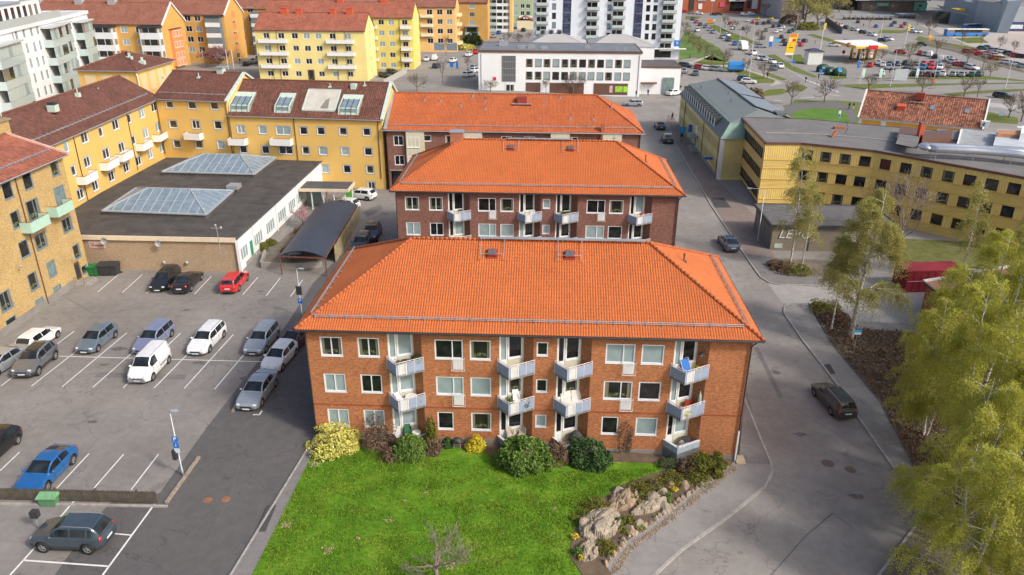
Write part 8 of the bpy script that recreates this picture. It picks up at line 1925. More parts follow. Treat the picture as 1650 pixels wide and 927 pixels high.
for a,b in zip(ed,ed[1:]):
 n_=max(1,int((b-a).length/.5))
 for i in range(n_):
  p=a+(b-a)*(i/n_);rock('small pale stone set in the edging row between the bank and the footpath',0,0,rnd.uniform(.42,.85),rnd.uniform(.35,.6),rnd.uniform(.35,.5),rnd.choice([rockm,rockp]),100+k,'edging stones along the footpath',loc=(p.x+rnd.uniform(-.08,.08),p.y+rnd.uniform(0,.12)));k+=1
ed=[Vector(G(*q)) for q in ((985,920),(1010,882),(1060,847),(1105,811),(1146,780),(1178,753))]
m=MB()
for a,b in zip(ed,ed[1:]):
 for i in range(160):p=a+(b-a)*rnd.random();m.blob((p.x+rnd.uniform(-.05,.4),p.y-rnd.uniform(-.05,.35),gz(p.x)+.12),.05,.05,.04,5,3)
o=m.build('gravel',rockp);tag(o,'loose gravel spilled along the footpath edge','gravel',kind='stuff')
for x,y,lab in ((1086,792,'small yellow flowering plant in the middle of the bank'),(938,902,'yellow flowering plant at the lower lawn corner'),(926,868,'tiny yellow flowers at the lawn edge')):shrub('flowering_plant',lab,x,y+3,.5,.3,leafY,220,.07,int(x),.4,'small yellow plants on the bank','plant',z=.25)
for x,y,w_,lab in ((1000,846,.8,'small green plant below the pinkish rocks'),(1075,808,.9,'small green plant below the yellow flowers'),(932,895,.9,'green plant at the lower lawn corner'),(1022,800,3.2,'olive-brown heather patch on the upper bank'),(1045,790,2.4,'dry heather between the middle and upper bank'),(1118,775,2.0,'dry low plants behind the upper edging stones'),(1085,775,2.2,'dry leaves and low plants near the planked balcony'),(945,838,2.6,'dry heather strip along the lawn edge'),(960,818,1.8,'dry heather strip at the upper lawn edge'),(1012,850,1.8,'dry plants between the outcrop and the edging stones'),(975,885,1.6,'dry plants below the large outcrop')):shrub('low_plant',lab,x,y+2,w_,.45,leafO if w_>1 else leafG,900,.09,int(x)+1,.5,'low plants on the bank','plant',z=.2)
g=np.random.default_rng(12);lp=[G(*q) for q in [(330,1080),(409,927),(507,733),(590,728),(700,742),(800,756),(900,762),(1068,758),(1004,780),(954,815),(919,862),(917,902),(935,927),(950,1080)]]
lx=np.array([p[0] for p in lp]);ly=np.array([p[1] for p in lp]);C_=np.stack([g.uniform(lx.min(),lx.max(),150000),g.uniform(ly.min(),ly.max(),150000)],1);ins=np.zeros(len(C_),bool);j=len(lp)-1
for i in range(len(lp)):
 ins^=((ly[i]>C_[:,1])!=(ly[j]>C_[:,1]))&(C_[:,0]<(lx[j]-lx[i])*(C_[:,1]-ly[i])/(ly[j]-ly[i]+1e-9)+lx[i]);j=i
C_=C_[ins];f=lambda x,y:np.sin(x*1.1+np.sin(y*.9)*2)*np.cos(y*1.3+np.sin(x*.7)*2)
C_=C_[g.random(len(C_))<.10+.75*(f(C_[:,0],C_[:,1])*.5+.5)**1.3];zz=np.where(C_[:,0]<=-10,0,-1.3*(C_[:,0]+10)/30)
SP0=[(*G(400+a/2.946,700+b/2.946),r_) for a,b,r_ in ((185,435,.42),(380,560,.34),(520,505,.22),(665,418,.22),(745,325,.2),(845,280,.22),(1455,360,.2),(955,630,.4),(315,150,.4))]
kp=np.ones(len(C_),bool)
for x,y,r_ in SP0:kp&=((C_[:,0]-x)**2+(C_[:,1]-y)**2>(r_*.9)**2)|(g.random(len(C_))<.12)
C_=C_[kp];zz=zz[kp]
DP=np.concatenate([g.normal(size=(int(520*r_*r_)+12,2))*[r_*.55,r_*.5]+[x,y] for x,y,r_ in SP0]);DP=np.stack([DP[:,0],DP[:,1],np.where(DP[:,0]<=-10,0,-1.3*(DP[:,0]+10)/30)+.155],1)
me=leaf_mesh('dry_grass',DP,.10,Mleaf('dry_grass_blade',(.30,.27,.11),(.46,.41,.22),.2),4,elong=1.3);o=bpy.data.objects.new('dry_grass',me);COL.objects.link(o);tag(o,'worn pale spots of dry grass in the lawn','dry grass',kind='stuff')
for nm,sl_,mt in (('grass_tufts',slice(0,None,2),Mleaf('grass_blade_deep',(.075,.175,.012),(.16,.27,.022),.35)),('grass_tufts',slice(1,None,2),Mleaf('grass_blade_light',(.15,.27,.02),(.27,.36,.05),.35))):
 P=np.stack([C_[sl_,0],C_[sl_,1],zz[sl_]+.17],1);me=leaf_mesh(nm,P,.07,mt,3,D=np.tile([0,0,1.],(len(P),1)),elong=1.7);o=bpy.data.objects.new(nm,me);COL.objects.link(o);tag(o,'short spring grass growing on the front lawn','grass',kind='stuff')
def outcrop(label,px,py,w_,d_,h_,ang,seed,mat):
 """broken rock face: tilted slabs over a dome, sides running into the soil"""
 g=np.random.default_rng(seed);p=G(px,py);n=46;K=26;cs=g.uniform(-1,1,(K,2));tl=g.normal(size=(K,2))*.5;of=g.uniform(-.22,.28,K);m=MB();V={}
 mi=0
 for i in range(n+1):
  for j in range(n+1):
   u,v=-1+2*i/n,-1+2*j/n;q=np.array([u,v]);dd=((cs-q)**2*[1,1.4]).sum(1);k=dd.argmin();r2_=u*u+v*v
   z=h_*(max(0,1-r2_)**.55*.8+of[k]+tl[k]@(q-cs[k]));s2=np.sort(dd)[:2];z-=.16*h_*math.exp(-(s2[1]-s2[0])*30)
   if r2_>.86:z=min(z,-.1-(r2_-.86)*1.2)
   V[i,j]=(u*w_/2+g.normal()*.012,v*d_/2+g.normal()*.012,z+g.normal()*.012)
 m.v=[V[i,j] for i in range(n+1) for j in range(n+1)]
 m.f=[(i*(n+1)+j,(i+1)*(n+1)+j,(i+1)*(n+1)+j+1,i*(n+1)+j+1) for i in range(n) for j in range(n) if (-1+2*(i+.5)/n)**2+(-1+2*(j+.5)/n)**2<1.05];m.m=[0]*len(m.f)
 me=m.mesh('rock_outcrop',mat);o=bpy.data.objects.new('rock_outcrop',me);COL.objects.link(o);o.location=(p[0],p[1],gz(p[0])+.14);o.rotation_euler=(0,0,ang);tag(o,label,'rock outcrop');return o
outcrop('large broken outcrop of pale bedrock at the left end of the bank',967,850,4.0,2.7,.95,.9,3,rockm)
outcrop('smaller brownish bedrock outcrop above the large one',1003,812,3.0,1.8,.75,.7,8,rockp)
outcrop('low bedrock outcrop nearest to the lower lawn corner',950,890,2.6,1.5,.55,1.1,12,rockm)
outcrop('long low stone ledge in the middle of the bank',1045,822,3.4,1.1,.55,.55,15,rockm)
# street furniture, people, balcony things
def street_lamp(label,bx,by,tx,ty,arm=.9,ang=0,grp='street lamps',r_=.06):
 p=G(bx,by);z=gz(p[0]);_,zt_=onwall(tx,ty,p,(1,0));H=zt_-z;t=tag(empty('street_lamp',(p[0],p[1],z)),label,'street lamp',grp)
 m=MB();m.tube([(0,0,-.1),(0,0,.6),(0,0,.62),(0,0,H)],[r_*1.4,r_*1.4,r_,r_*.75],8);link('pole',m.mesh('pole',steel,True),t)
 c,s=math.cos(ang),math.sin(ang);m=MB();m.tube([(0,0,H-.02),(c*arm*.5,s*arm*.5,H+.08),(c*arm,s*arm,H+.08)],r_*.55,6);link('arm',m.mesh('arm',steel),t)
 m=MB();m.blob((c*(arm+.15),s*(arm+.15),H+.08),.38,.2,.07,10,5);link('lamp_head',m.mesh('lamp_head',M('lamp_grey',(.26,.31,.36),.4,.05)),t);return t,H
t,H=street_lamp('grey lamp post with blue parking signs beside the dark service road',295,766,277,663,.15,0)
def signplate(t,z,w_,h_,mat,letter=None,y=-.1,s=.5,col=white):
 m=MB();m.box(-w_/2,y-.02,z,w_/2,y,z+h_);q=link('sign_plate',m.mesh('sign_plate',mat),t)
 if letter:text('lettering',letter,s,(0,y-.03,z+h_/2),0,col,None).parent=q
 return q
signplate(t,3.1,.46,.46,bluesign,'P',s=.45);signplate(t,2.55,.42,.48,bluesign,'i',s=.35);signplate(t,2.1,.40,.40,M('sign_pale',(.5,.6,.66)));m=MB();m.box(-.42,-.2,1.5,-.12,.1,2.3);link('meter_box',m.mesh('meter_box',darkm),t)
t,H=street_lamp('grey lamp post with dark boxes and a blue sign near the carport',487,510,479,434,.3,0)
signplate(t,2.6,.62,1.0,darkm);signplate(t,1.6,.5,.6,bluesign,'P',s=.5)
street_lamp('tall curved street lamp in front of the garage annex',1220,393,1237,306,1.9,PI-.15)
for i,(bx,by,tx,ty,lab) in enumerate([(1207,127.6,1216,62,'tall pale mast right of the blue trailer'),(1384,138,1389,100,'lamp post in the verge left of the small advertising boards'),(1434,141,1439,98,'lamp post right of the white estate on the front row'),(1505,128,1509,98,'lamp post between the cars of the front row'),(1619,145,1629,99,'lamp post on the main road at the right edge'),(329.4,109,326,80,'lamp post beside the dusky red tree'),(1275,104,1281,75,'lamp post right of the yellow totem'),(1160,56,1163,28,'lamp post at the start of the middle car park'),(1192,66,1196,36,'lamp post on the median of the middle car park'),(1212,78,1216,40,'lamp post behind the motorhome'),(1440,108,1440,78,'lamp post by the petrol station exit'),(1283,48,1285,24,'lamp post in front of the brown bushes')]):street_lamp(lab,bx,by,tx,ty,1.2,PI if i%2 else 0,r_=.09)
for i,(bx,by,tx,ty,c,lab) in enumerate([(1321,85.4,1328,37,'sign_yellow','flagpole with a yellow pennant left of the petrol station'),(1417,67,1421.7,36,None,'bare white flagpole left of the yellow flagged one'),(1456,82.5,1465,39,'sign_yellow','flagpole with a yellow pennant right of the petrol station'),(368,112,364,80,None,'left one of two white poles by the roof of the middle yellow building'),(377,112,372,81,None,'right one of two white poles by the roof of the middle yellow building')]):
 p=G(bx,by);z=gz(p[0]);_,zt_=onwall(tx,ty,p,(1,0));t=tag(empty('flagpole',(p[0],p[1],z)),lab,'flagpole','white flagpoles');m=MB();m.tube([(0,0,0),(0,0,zt_-z)],[.13,.08],6);link('pole',m.mesh('pole',white),t)
 if c:m=MB();m.box(0.1,-.02,zt_-z-2.6,.9,.02,zt_-z-.1);link('pennant',m.mesh('pennant',M(c,(.75,.50,.03))),t)
def sign(label,bx,by,h,w_,hh,mat,mat2=None,r_=.04,name='street_sign',rnd_=False):
 p=G(bx,by);t=tag(empty(name,(p[0],p[1],gz(p[0]))),label,'sign',None);m=MB();m.tube([(0,0,-.1),(0,0,h)],r_,6);link('post',m.mesh('post',steel),t);m=MB()
 if rnd_:m.lathe([(0,0),(w_/2,0),(w_/2,-.05),(0,-.05)],14,(0,-.05,h-w_/2),'y')
 else:m.box(-w_/2,-.1,h-hh,w_/2,-.04,h)
 q=link('sign_plate',m.mesh('sign_plate',mat),t)
 if mat2:m=MB();m.box(-w_/2+.05,-.12,h-hh+.05,w_/2-.05,-.1,h-hh*.5);link('sign_field',m.mesh('sign_field',mat2),q)
 return t
sign('light blue and white sign on a pole at the foot of the big broad birch',1375,568,2.6,.75,.55,bluelight,white)
sign('round blue sign beside the green recycling containers',1351,124,3,1.3,1.3,bluelight,None,.06,rnd_=True);sign('blue square sign on the footpath left of the green containers',1321,127,3,1.1,1.1,bluesign,None,.05);sign('blue square sign on the grass below the totem',1276,112,3,1.3,.7,bluesign,None,.05)
sign('small blue sign left of the white office',728,118,3.4,1.1,1.5,bluesign,None,.06);sign('tall narrow blue sign left of the white office',737,119,3.6,.7,1.9,bluesign,None,.06)
sign('round orange sign in front of the tiled house',1502,140,2.6,1.2,1.2,M('sign_orange',(.8,.16,.02),.5,0),None,.05,rnd_=True);sign('orange sign at the head of the diagonal road',1143,40,3,2.6,2,M('sign_orange',(.8,.16,.02)));sign('blue and yellow sign right of the orange sign',1150,42,5,1.6,2.6,bluelight,M('sign_yellow',(.75,.5,.03)),.06)
sign('blue parking sign high in front of the shopping centre',1146,26,12,2.6,3,bluesign,white,.1);sign('round red sign by the kiosk',1321,92,2.6,1.4,1.4,M('sign_bright_red',(.62,.02,.03)),None,.05,rnd_=True);sign('round red sign at the petrol station entry',1358,92,2.6,1.4,1.4,M('sign_bright_red',(.62,.02,.03)),None,.05,rnd_=True)
sign('yellow warning light sign in the verge right of the petrol station',1497,72,4,1.4,2.2,M('sign_yellow',(.75,.5,.03)),M('sign_orange',(.8,.16,.02)),.06);sign('blue sign in the middle car park',1250,78,4,1.6,1.7,bluelight,None,.06);sign('tall blue-white advertising pillar in the middle car park',1241,76,4.5,1.6,4.4,white,bluesign,.08)
sign('small blue sign on a bare tree by the round lawn path',1334,160,4,.9,.9,bluesign,None,.05)
for x,y,lab in ((1390,127,'first small mint advertising board on the verge'),(1418,127,'second small mint advertising board on the verge'),(1476.5,127,'third small mint advertising board on the verge')):sign(lab,x,y,3.2,.9,2.9,M('mint_board',(.55,.75,.68)),None,.05)
sign('grey double advertising stand on the verge',1450,131,3.8,4.2,3.6,M('board_grey',(.42,.46,.48)),None,.1);sign('blue banner stand by the verge, left of the mint boards',1380,124,5.4,.8,2.6,bluesign,None,.06)
sign('flag sign on the round lawn',1350,200,3.2,.5,1.6,white,bluesign,.05)
p=G(63,852);t=tag(empty('parking_meter',(p[0],p[1],0)),'black box on a short grey post beside the slate blue crossover','meter');m=MB();m.tube([(0,0,0),(0,0,1.05)],.05,8);link('post',m.mesh('post',steel),t);m=MB();m.box(-.25,-.18,1.0,.25,.18,1.5);m.box(-.1,-.2,1.1,.34,.1,1.62);link('head',m.mesh('head',darkm),t)
a,b=Vector(G(-40,805)),Vector(G(254,812));L=(b-a).length;d=(b-a)/L;ang=math.atan2(d.y,d.x);t=tag(empty('picket_fence',(a.x,a.y,0),ang),'low weathered wooden fence of upright boards along the car park','fence')
m=MB();k=0;r_=random.Random(2)
while k<L:h=1.08+r_.uniform(-.03,.03);m.box(k,-.03,.1,k+.15,.0,h);k+=.185
link('boards',m.mesh('boards',wood),t);m=MB();m.box(0,.0,.35,L,.06,.45);m.box(0,.0,.85,L,.06,.95);link('rails',m.mesh('rails',wood),t)
k=0
while k<L+.1:m=MB();m.box(k,.0,0,k+.12,.14,1.15);link('post',m.mesh('post',wood),t);k+=2.95
kerb('fence_kerb',[(-40,812),(270,817)],.18,.12)
for pts,lab in ((((321,738),(268,812)),'long worn concrete kerb piece beside the lamp post'),(((383,650),(375,665)),'short yellowish kerb piece in front of the silver saloon')):
 m=MB();a,b=[Vector((*G(*q),.08)) for q in pts];m.beam(a,b,.22,.2);o=m.build('kerb_piece',M('worn_concrete_kerb',(.30,.25,.19),.9,.3,3,fine=10));tag(o,lab,'kerb')
def bin_(label,px,py,col,s=1.0,name='wheelie_bin',ang=0,w_=.62,d_=.72,h=1.05,grp='wheelie bins in the corner of the car park'):
 p=G(px,py);t=tag(empty(name,(p[0],p[1],gz(p[0])),ang),label,'bin',grp);t.scale=(s,)*3
 m=MB();q=[(-w_/2*.8,-d_/2*.8),(w_/2*.8,-d_/2*.8),(w_/2*.8,d_/2*.8),(-w_/2*.8,d_/2*.8)];u=[(-w_/2,-d_/2),(w_/2,-d_/2),(w_/2,d_/2),(-w_/2,d_/2)]
 for i in range(4):j=(i+1)%4;m.face((*q[i],.08),(*q[j],.08),(*u[j],h*.88),(*u[i],h*.88))
 m.face(*[(*c,.08) for c in q[::-1]]);link('body',m.mesh('body',col),t)
 m=MB();m.face((-w_/2-.03,-d_/2-.05,h*.88),(w_/2+.03,-d_/2-.05,h*.88),(w_/2+.03,d_/2,h),(-w_/2-.03,d_/2,h));m.box(-w_/2-.03,-d_/2-.05,h*.83,w_/2+.03,d_/2,h*.885);link('lid',m.mesh('lid',col),t)
 for x in (-w_/2+.08,w_/2-.08):m=MB();m.lathe([(0,-.04),(.1,-.04),(.1,.04),(0,.04)],10,(x,d_/2-.05,.1),'y');link('wheel',m.mesh('wheel',blackm),t)
gbm=M('bin_green',(.02,.17,.05),.5,.08)
bin_('green wheelie bin standing nearest to the tan brick building',147.5,444,gbm,1.3);bin_('green wheelie bin next to the black containers',156.5,443.5,gbm,1.3)
bin_('black waste container, left one of the pair by the beige wall',171,443,darkm,1.15,'waste_container',0,1.25,1.0,1.35);bin_('black waste container, right one of the pair by the beige wall',184,442.5,darkm,1.15,'waste_container',0,1.25,1.0,1.35)
p=G(82,812);t=tag(empty('grit_bin',(p[0],p[1],0),.05),'faded green grit bin with a sloping lid in front of the wooden fence','bin');m=MB();q=[(-.62,-.42),(.62,-.42),(.62,.42),(-.62,.42)]
for i in range(4):j=(i+1)%4;m.face((q[i][0]*.8,q[i][1]*.8,.05),(q[j][0]*.8,q[j][1]*.8,.05),(*q[j],.75),(*q[i],.75))
link('body',m.mesh('body',M('grit_bin_green',(.10,.27,.13),.7,.15,2)),t);m=MB();m.box(-.68,-.5,.73,.68,.48,.8);m.face((-.68,-.5,.8),(.68,-.5,.8),(.6,.1,1.0),(-.6,.1,1.0));m.face((-.6,.1,1.0),(.6,.1,1.0),(.68,.48,.8),(-.68,.48,.8));m.face((-.68,.48,.8),(-.68,-.5,.8),(-.6,.1,1.0));m.face((.68,-.5,.8),(.68,.48,.8),(.6,.1,1.0));link('lid',m.mesh('lid',M('grit_lid_green',(.16,.34,.17),.7,.2,3)),t)
m=MB();a,b,c_=Vector((*G(422,432),.35)),Vector((*G(470,434),.35)),Vector((*G(520,430),.35));m.beam(a,b,.3,.9);m.beam(b,c_,.3,.9);m.beam(a,Vector((*G(428,412),.35)),.3,.9);o=m.build('planter_wall',conc);tag(o,'low concrete planter wall in front of the courtyard shrubs','planter')
sheet('courtyard_soil',[(424,430),(470,432),(520,428),(540,380),(560,340),(535,338),(505,350),(440,400)],soild,.25)
sheet('courtyard_path',[(470,410),(505,380),(530,355),(540,360),(510,390),(480,415)],court,.262)
m=MB();p=G(458,428);m.box(p[0]-.6,p[1]+1.5,.9,p[0]+1.6,p[1]+2.6,1.0);
for i in range(3):m.box(p[0]-.6+i*.75,p[1]+1.5,.3,p[0]-.5+i*.75,p[1]+1.6,.9)
o=m.build('garden_table',zinc);tag(o,'pale slatted garden table at the left edge of the carport roof','table')
p=G(737,725);t=tag(empty('grill',(p[0],p[1],.15)),'covered black grill on the lawn between two shrubs','grill');m=MB();m.blob((0,0,.62),.38,.3,.22,12,8);m.box(-.36,-.26,.45,.36,.26,.62);link('cover',m.mesh('cover',darkm,True),t)
for a,b in ((-.25,-.2),(.25,-.2),(-.25,.2),(.25,.2)):m=MB();m.tube([(a,b,0),(a,b,.5)],.025,5);link('leg',m.mesh('leg',steel),t)
m=MB();p=G(1192,748);m.box(p[0]-.3,p[1]-.2,gz(p[0])+.1,p[0]+.45,p[1]+.9,gz(p[0])+.2);o=m.build('cellar_hatch',M('wooden_frame',(.50,.40,.27),.8,.1));tag(o,'small wooden framed hatch at the corner of the brick block','hatch')
# balcony things on the front block
def BP(i,k,du,dv):return b1.T(COLS[i]+du,dv,ZFL[k]+.005)
def pchair(name,label,i,k,du,dv,rz,mat,hgt=.9,lounge=False,grp=None,B_=BP):
 q=B_(i,k,du,dv);t=tag(empty(name,q,rz),label,'chair',grp);t.scale=(1.1,)*3
 m=MB();m.box(-.25,-.25,.42,.25,.25,.47);link('seat',m.mesh('seat',mat),t)
 m=MB();m.face((-.25,.22,.47),(.25,.22,.47),(.22,.42 if not lounge else .6,hgt),(-.22,.42 if not lounge else .6,hgt));m.box(-.27,.2,.45,-.22,.26,hgt*.9);m.box(.22,.2,.45,.27,.26,hgt*.9);link('backrest',m.mesh('backrest',mat),t)
 for a,b in ((-.22,-.22),(.22,-.22),(-.22,.22),(.22,.22)):m=MB();m.tube([(a,b,0),(a,b,.43)],.022,5);link('leg',m.mesh('leg',mat),t)
 return t
def rtable(label,i,k,du,dv,mat,r_=.42,cat='table',h=.72):
 q=BP(i,k,du,dv);t=tag(empty('balcony_table',q),label,cat);m=MB();m.lathe([(0,h),(r_,h),(r_,h-.04),(0,h-.04)],18);link('tabletop',m.mesh('tabletop',mat),t);m=MB();m.tube([(0,0,0),(0,0,h-.03)],.04,6);m.lathe([(0,.04),(.25,.02),(.25,0)],12);link('leg',m.mesh('leg',mat),t);return t
def pot(label,i,k,du,dv,leaf,s=.5,n=260):
 q=BP(i,k,du,dv);t=tag(empty('potted_plant',q),label,'plant','potted plants on the balconies');m=MB();m.lathe([(0,0),(.14,0),(.18,.28),(.15,.28)],12);link('pot',m.mesh('pot',M('terracotta',(.40,.16,.08))),t)
 g_=np.random.default_rng(int(du*100)+i*7+k);P=g_.normal(size=(n,3))*[.16,.16,.15]+[0,0,.28+s*.45];link('foliage',leaf_mesh('foliage',P,.08,leaf,i),t);return t
grn=M('chair_green',(.03,.13,.06),.5,.05);dg=M('chair_dark',(.05,.05,.055));wt=M('chair_white',(.72,.72,.70),.5,.05)
pchair('plastic_chair','dark green plastic chair on the lowest left balcony',0,0,1.2,-.1,.3,grn,1.0);rtable('round white table on the lowest left balcony',0,0,1.9,-.25,wt,.36)
rtable('round white table on the middle left balcony',0,1,1.6,.0,wt,.48);pchair('folding_chair','white folding chair beside the round table on the middle left balcony',0,1,.8,-.2,1.0,wt);pot('small plant on the middle left balcony',0,1,2.2,.1,leafG)
rtable('small dark table on the top left balcony',0,2,1.3,-.1,dg,.35);pchair('garden_chair','dark garden chair on the crowded top left balcony',0,2,1.9,.0,-.4,dg);pot('leggy plant on the top left balcony',0,2,2.25,.05,leafD,1.3,500);pot('dark plant by the door of the top left balcony',0,2,.8,-.3,leafD,.5)
t=pchair('deck_chair','white high-backed reclining chair on the middle balcony of the second column',1,1,1.4,-.1,.3,wt,1.15,True);pot('red and green plants on the middle balcony of the second column',1,1,.8,-.1,leafG,.5,420);pot('flower box plants on the middle balcony of the second column',1,1,2.1,-.2,leafO,.4)
pchair('garden_chair','beige cushioned chair, left one on the lowest balcony of the second column',1,0,1.0,-.3,.5,M('chair_beige',(.42,.36,.30)),1.05,True,'beige chairs on the lowest balcony of the second column');pchair('garden_chair','beige cushioned chair, right one on the lowest balcony of the second column',1,0,1.75,.1,-.3,M('chair_beige',(.42,.36,.30)),1.05,True,'beige chairs on the lowest balcony of the second column')
q=BP(2,1,1.35,-.05);t=tag(empty('swing_sofa',q,.28),'cream cushioned garden sofa on the middle balcony of the third column','sofa');m=MB();m.box(-.85,-.35,.35,.85,.35,.48);link('seat',m.mesh('seat',M('cream_cushion',(.72,.68,.60))),t)
m=MB();m.face((-.85,.3,.45),(-.02,.3,.45),(-.02,.62,1.3),(-.85,.62,1.3));m.face((.02,.3,.45),(.85,.3,.45),(.85,.62,1.3),(.02,.62,1.3));link('backrest',m.mesh('backrest',M('cream_cushion',(.72,.68,.60))),t);m=MB();m.box(-.9,-.38,.0,-.84,.3,.4);m.box(.84,-.38,.0,.9,.3,.4);link('frame',m.mesh('frame',tim),t)
q=BP(2,0,1.7,.0);t=tag(empty('covered_furniture',q),'dark covered grill on the lowest balcony of the third column','grill');m=MB();m.blob((0,0,.5),.55,.4,.62,12,8);link('cover',m.mesh('cover',dg,True),t)
q=BP(3,2,1.2,-.2);t=tag(empty('sun_lounger',q,.5),'blue cushioned lounger on the top right balcony','lounger');bl_=M('cushion_blue',(.02,.16,.52),.7,.1);m=MB();m.face((-.35,-.45,.35),(.35,-.45,.35),(.35,.15,.42),(-.35,.15,.42));m.face((-.35,.15,.42),(.35,.15,.42),(.35,.65,1.25),(-.35,.65,1.25));link('cushion',m.mesh('cushion',bl_),t);m=MB();m.tube([(-.38,-.5,0),(-.38,.1,.4),(-.38,.68,1.3),(.38,.68,1.3),(.38,.1,.4),(.38,-.5,0)],.025,5);link('frame',m.mesh('frame',wt),t)
pot('yellow flowers beside the blue lounger',3,2,2.0,.0,leafY,.5,350);pot('small yellow flowers at the corner of the top right balcony',3,2,.6,-.6,leafY,.2,150)
q=BP(3,1,1.2,-.1);t=tag(empty('garden_bench',q,.2),'red-brown wooden bench on the middle right balcony','bench');rb_=M('red_wood',(.36,.05,.025),.6,.1);m=MB();m.box(-.6,-.25,.4,.6,.2,.45);link('seat',m.mesh('seat',rb_),t);m=MB();m.box(.1,.2,.45,.7,.25,.95);link('backrest',m.mesh('backrest',rb_),t);
for a in (-.5,.5):m=MB();m.box(a-.03,-.2,0,a+.03,.15,.4);link('leg',m.mesh('leg',rb_),t)
q=BP(3,1,2.3,-.05);t=tag(empty('parasol',q),'closed pale green parasol on the middle right balcony','parasol');m=MB();m.lathe([(.02,1.9),(.12,1.5),(.16,.8),(.1,.7)],10);link('canopy',m.mesh('canopy',M('parasol_green',(.35,.45,.38))),t);m=MB();m.tube([(0,0,0),(0,0,1.95)],.02,5);m.lathe([(0,.06),(.22,.03),(.22,0)],10);link('pole',m.mesh('pole',steel),t)
pot('yellow-green plant on the middle right balcony',3,1,1.2,-.75,leafYG,.3);rtable('small dark round table on the lowest right balcony',3,0,1.6,.0,dg,.38)
for (i,k,lab) in ((3,2,'dark and white wall lamp on the top right balcony'),):
 q=b1.T(COLS[i]+2.15,.30,ZFL[k]+1.75);t=tag(empty('wall_lamp',q),lab,'lamp');m=MB();m.lathe([(.03,.16),(.22,.02),(.24,-.02)],12);link('shade',m.mesh('shade',dg),t);m=MB();m.blob((0,0,-.06),.13,.13,.13);link('globe',m.mesh('globe',white,True),t);m=MB();m.tube([(0,0,.15),(.1,.15,.2)],.02,5);link('arm',m.mesh('arm',dg),t)
def BP2(i,k,du,dv):return b2.T(COLS[i]+du,dv,ZFL[k]+.005)
pchair('garden_chair','dark chair on the upper left balcony of the dark brick block',0,2,1.5,.0,.2,dg,B_=BP2);pchair('garden_chair','white chair on the second upper balcony of the dark brick block',1,2,1.6,.0,-.2,wt,1.0,B_=BP2);pchair('garden_chair','bright red chair on the upper right balcony of the dark brick block',3,2,1.8,.0,.2,redm,1.0,B_=BP2)
q=BP2(2,2,1.2,.1);t=tag(empty('planter_box',q),'long planter box on the third upper balcony of the dark brick block','planter');m=MB();m.box(-.6,-.15,.5,.6,.15,.85);link('box',m.mesh('box',wood),t)
g_=np.random.default_rng(4);link('foliage',leaf_mesh('foliage',g_.normal(size=(300,3))*[.35,.1,.08]+[0,0,.95],.09,leafG,1),t)
# people
def person(name,label,px,py,face,jacket,legs,hairc=(.03,.02,.015),stride=.25,scale=1.15,lean=0):
 bm=bmesh.new();J={}
 def v(k,x,y,z):J[k]=bm.verts.new((x,y,z))
 v('pel',0,0,.95);v('wst',lean*.1,0,1.12);v('chs',lean*.2,0,1.34);v('nck',lean*.26+.01,0,1.52);v('hd1',lean*.3+.02,0,1.62);v('hd2',lean*.32+.02,0,1.74)
 for s,q in ((1,stride),(-1,-stride)):
  k='l' if s>0 else 'r';v(k+'hip',0,s*.10,.90);v(k+'kne',q*.45+.03,s*.11,.50);v(k+'ank',q*.9,s*.11,.09);v(k+'toe',q*.9+.17,s*.12,.04)
  v(k+'sho',lean*.22,s*.19,1.42);v(k+'elb',-q*.35,s*.25,1.14);v(k+'wri',-q*.5+.08,s*.24,.90);v(k+'hnd',-q*.5+.12,s*.23,.80)
 E_=[('pel','wst'),('wst','chs'),('chs','nck'),('nck','hd1'),('hd1','hd2')]
 for k in 'lr':E_+=[('pel',k+'hip'),(k+'hip',k+'kne'),(k+'kne',k+'ank'),(k+'ank',k+'toe'),('chs',k+'sho'),(k+'sho',k+'elb'),(k+'elb',k+'wri'),(k+'wri',k+'hnd')]
 for a,b in E_:bm.edges.new((J[a],J[b]))
 rad=dict(pel=.14,wst=.13,chs=.15,nck=.055,hd1=.085,hd2=.085,hip=.10,kne=.065,ank=.045,toe=.04,sho=.075,elb=.05,wri=.035,hnd=.04)
 keys=list(J);me=bpy.data.meshes.new(name);bm.to_mesh(me);bm.free();o=bpy.data.objects.new(name,me);COL.objects.link(o)
 md=o.modifiers.new('skin','SKIN');sv=me.skin_vertices[0].data
 for i,k in enumerate(keys):r_=rad.get(k) or rad[k[1:]];sv[i].radius=(r_,r_);sv[i].use_root=(k=='pel')
 o.modifiers.new('sub','SUBSURF').levels=1;bpy.context.view_layer.update();m2=bpy.data.meshes.new_from_object(o.evaluated_get(bpy.context.evaluated_depsgraph_get()));o.modifiers.clear();o.data=m2
 sk=M('skin_tone',(.50,.30,.21),.6,0)
 for c_ in (sk,M('cloth_%d%d%d'%tuple(int(x*99) for x in jacket),jacket,.9,.1),M('cloth_%d%d%d'%tuple(int(x*99) for x in legs),legs,.9,.1),M('hair_dark',hairc,.8,0),M('shoe_dark',(.03,.03,.03),.7,0)):m2.materials.append(c_)
 for f in m2.polygons:
  c=f.center;f.use_smooth=True
  f.material_index=4 if c.z<.10 else (2 if c.z<.96 and abs(c.y)<.2 else (0 if (c.z<.88 and abs(c.y)>=.2) or (c.z>1.53 and (c.x>lean*.3+.02 and c.z<1.74)) else (3 if c.z>1.55 else 1)))
 p=G(px,py);o.location=(p[0],p[1],gz(p[0])+.03);o.rotation_euler=(0,0,face);o.scale=(scale,)*3;tag(o,label,'person','people walking in the distance');return o
bk_=(.02,.02,.025);nv=(.03,.05,.12);gy=(.14,.14,.15)
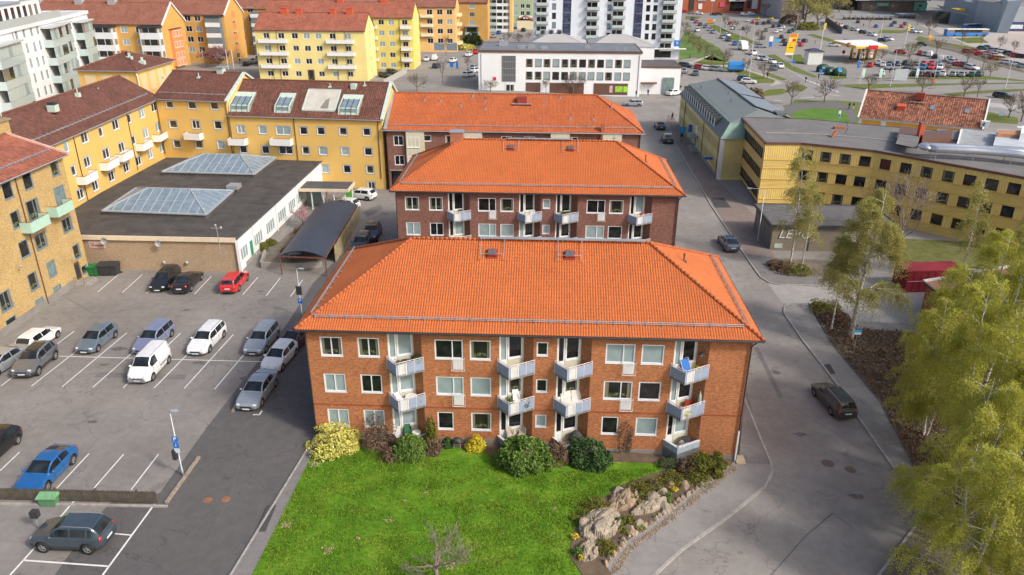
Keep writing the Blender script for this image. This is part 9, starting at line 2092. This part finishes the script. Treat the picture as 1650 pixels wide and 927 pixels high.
for i,(x,y,f,j,l,lab) in enumerate([(1097.6,229,1.5,(.03,.03,.04),(.22,.26,.34),'person in a dark jacket and light blue trousers on the street pavement'),(1083,194.6,2.0,bk_,bk_,'person in dark clothes at the far corner of the pale yellow building'),(1044,155,4.5,nv,bk_,'person in dark clothes walking beside the cars at the office'),(1024.6,157.6,.5,bk_,nv,'person standing by the right corner of the white office'),(1111,95.5,3,bk_,bk_,'person in black on the park path by the tower'),(1297.7,133.5,.3,bk_,gy,'person in black crossing the road by the round traffic island'),(1318.5,128.5,3.3,nv,bk_,'person in dark clothes beside the square blue sign'),(1236,126,.8,bk_,bk_,'person in black standing under the tree at the white mast'),(1433,119,.6,bk_,bk_,'person in black bending between the parked cars'),(1566,132.5,3.2,(.3,.32,.3),bk_,'person in a pale jacket on the path by the main road'),(1367.5,177,3.1,bk_,bk_,'person in black at the round lawn, left one of two'),(1374.5,177,3.0,bk_,(.55,.5,.42),'person in a black top and light trousers at the round lawn'),(1313,72,3.0,gy,bk_,'person in grey walking in the middle car park'),(1391,43.5,1.0,gy,nv,'person in grey on the plaza by the bicycle shelters'),(387,103,4,bk_,nv,'person in dark clothes beside the orange-yellow gable')]):
 person('person',lab,x,y,f,j,l,stride=.22 if i%3 else .06,lean=.8 if 'bending' in lab else 0)
 # back to life size (everything above was measured 1.15 times too large)
K=.87
for o in list(scene.objects):
 if o.parent is None:
  if o.type=='CAMERA':o.location=Vector(o.location)*K
  else:o.location=Vector(o.location)*K;o.scale=Vector(o.scale)*K
  # daylight
w=bpy.data.worlds.new('World');scene.world=w;w.use_nodes=True;nt=w.node_tree
sky=nt.nodes.new('ShaderNodeTexSky');sky.sky_type='NISHITA';sky.sun_disc=False
EL=R(39);sd=Vector((.857,-.516,0))
sky.sun_elevation=EL;sky.sun_rotation=math.atan2(sd.x,sd.y);sky.air_density=.9;sky.dust_density=4.5;sky.ozone_density=.8
nt.links.new(sky.outputs[0],nt.nodes['Background'].inputs[0]);nt.nodes['Background'].inputs[1].default_value=.15
ld=bpy.data.lights.new('sun','SUN');lo=bpy.data.objects.new('sun',ld);COL.objects.link(lo)
ld.energy=2.0;ld.angle=R(7);ld.color=(1,.96,.91)
v=Vector((sd.x*math.cos(EL),sd.y*math.cos(EL),math.sin(EL)));lo.rotation_euler=v.to_track_quat('Z','Y').to_euler()
vs=scene.view_settings;vs.view_transform='Standard';vs.look='None';vs.gamma=1;vs.exposure=0.32;vs.use_curve_mapping=False
scene.cycles.max_bounces=4;scene.cycles.diffuse_bounces=2;scene.cycles.glossy_bounces=2;scene.cycles.transmission_bounces=3;scene.cycles.transparent_max_bounces=4
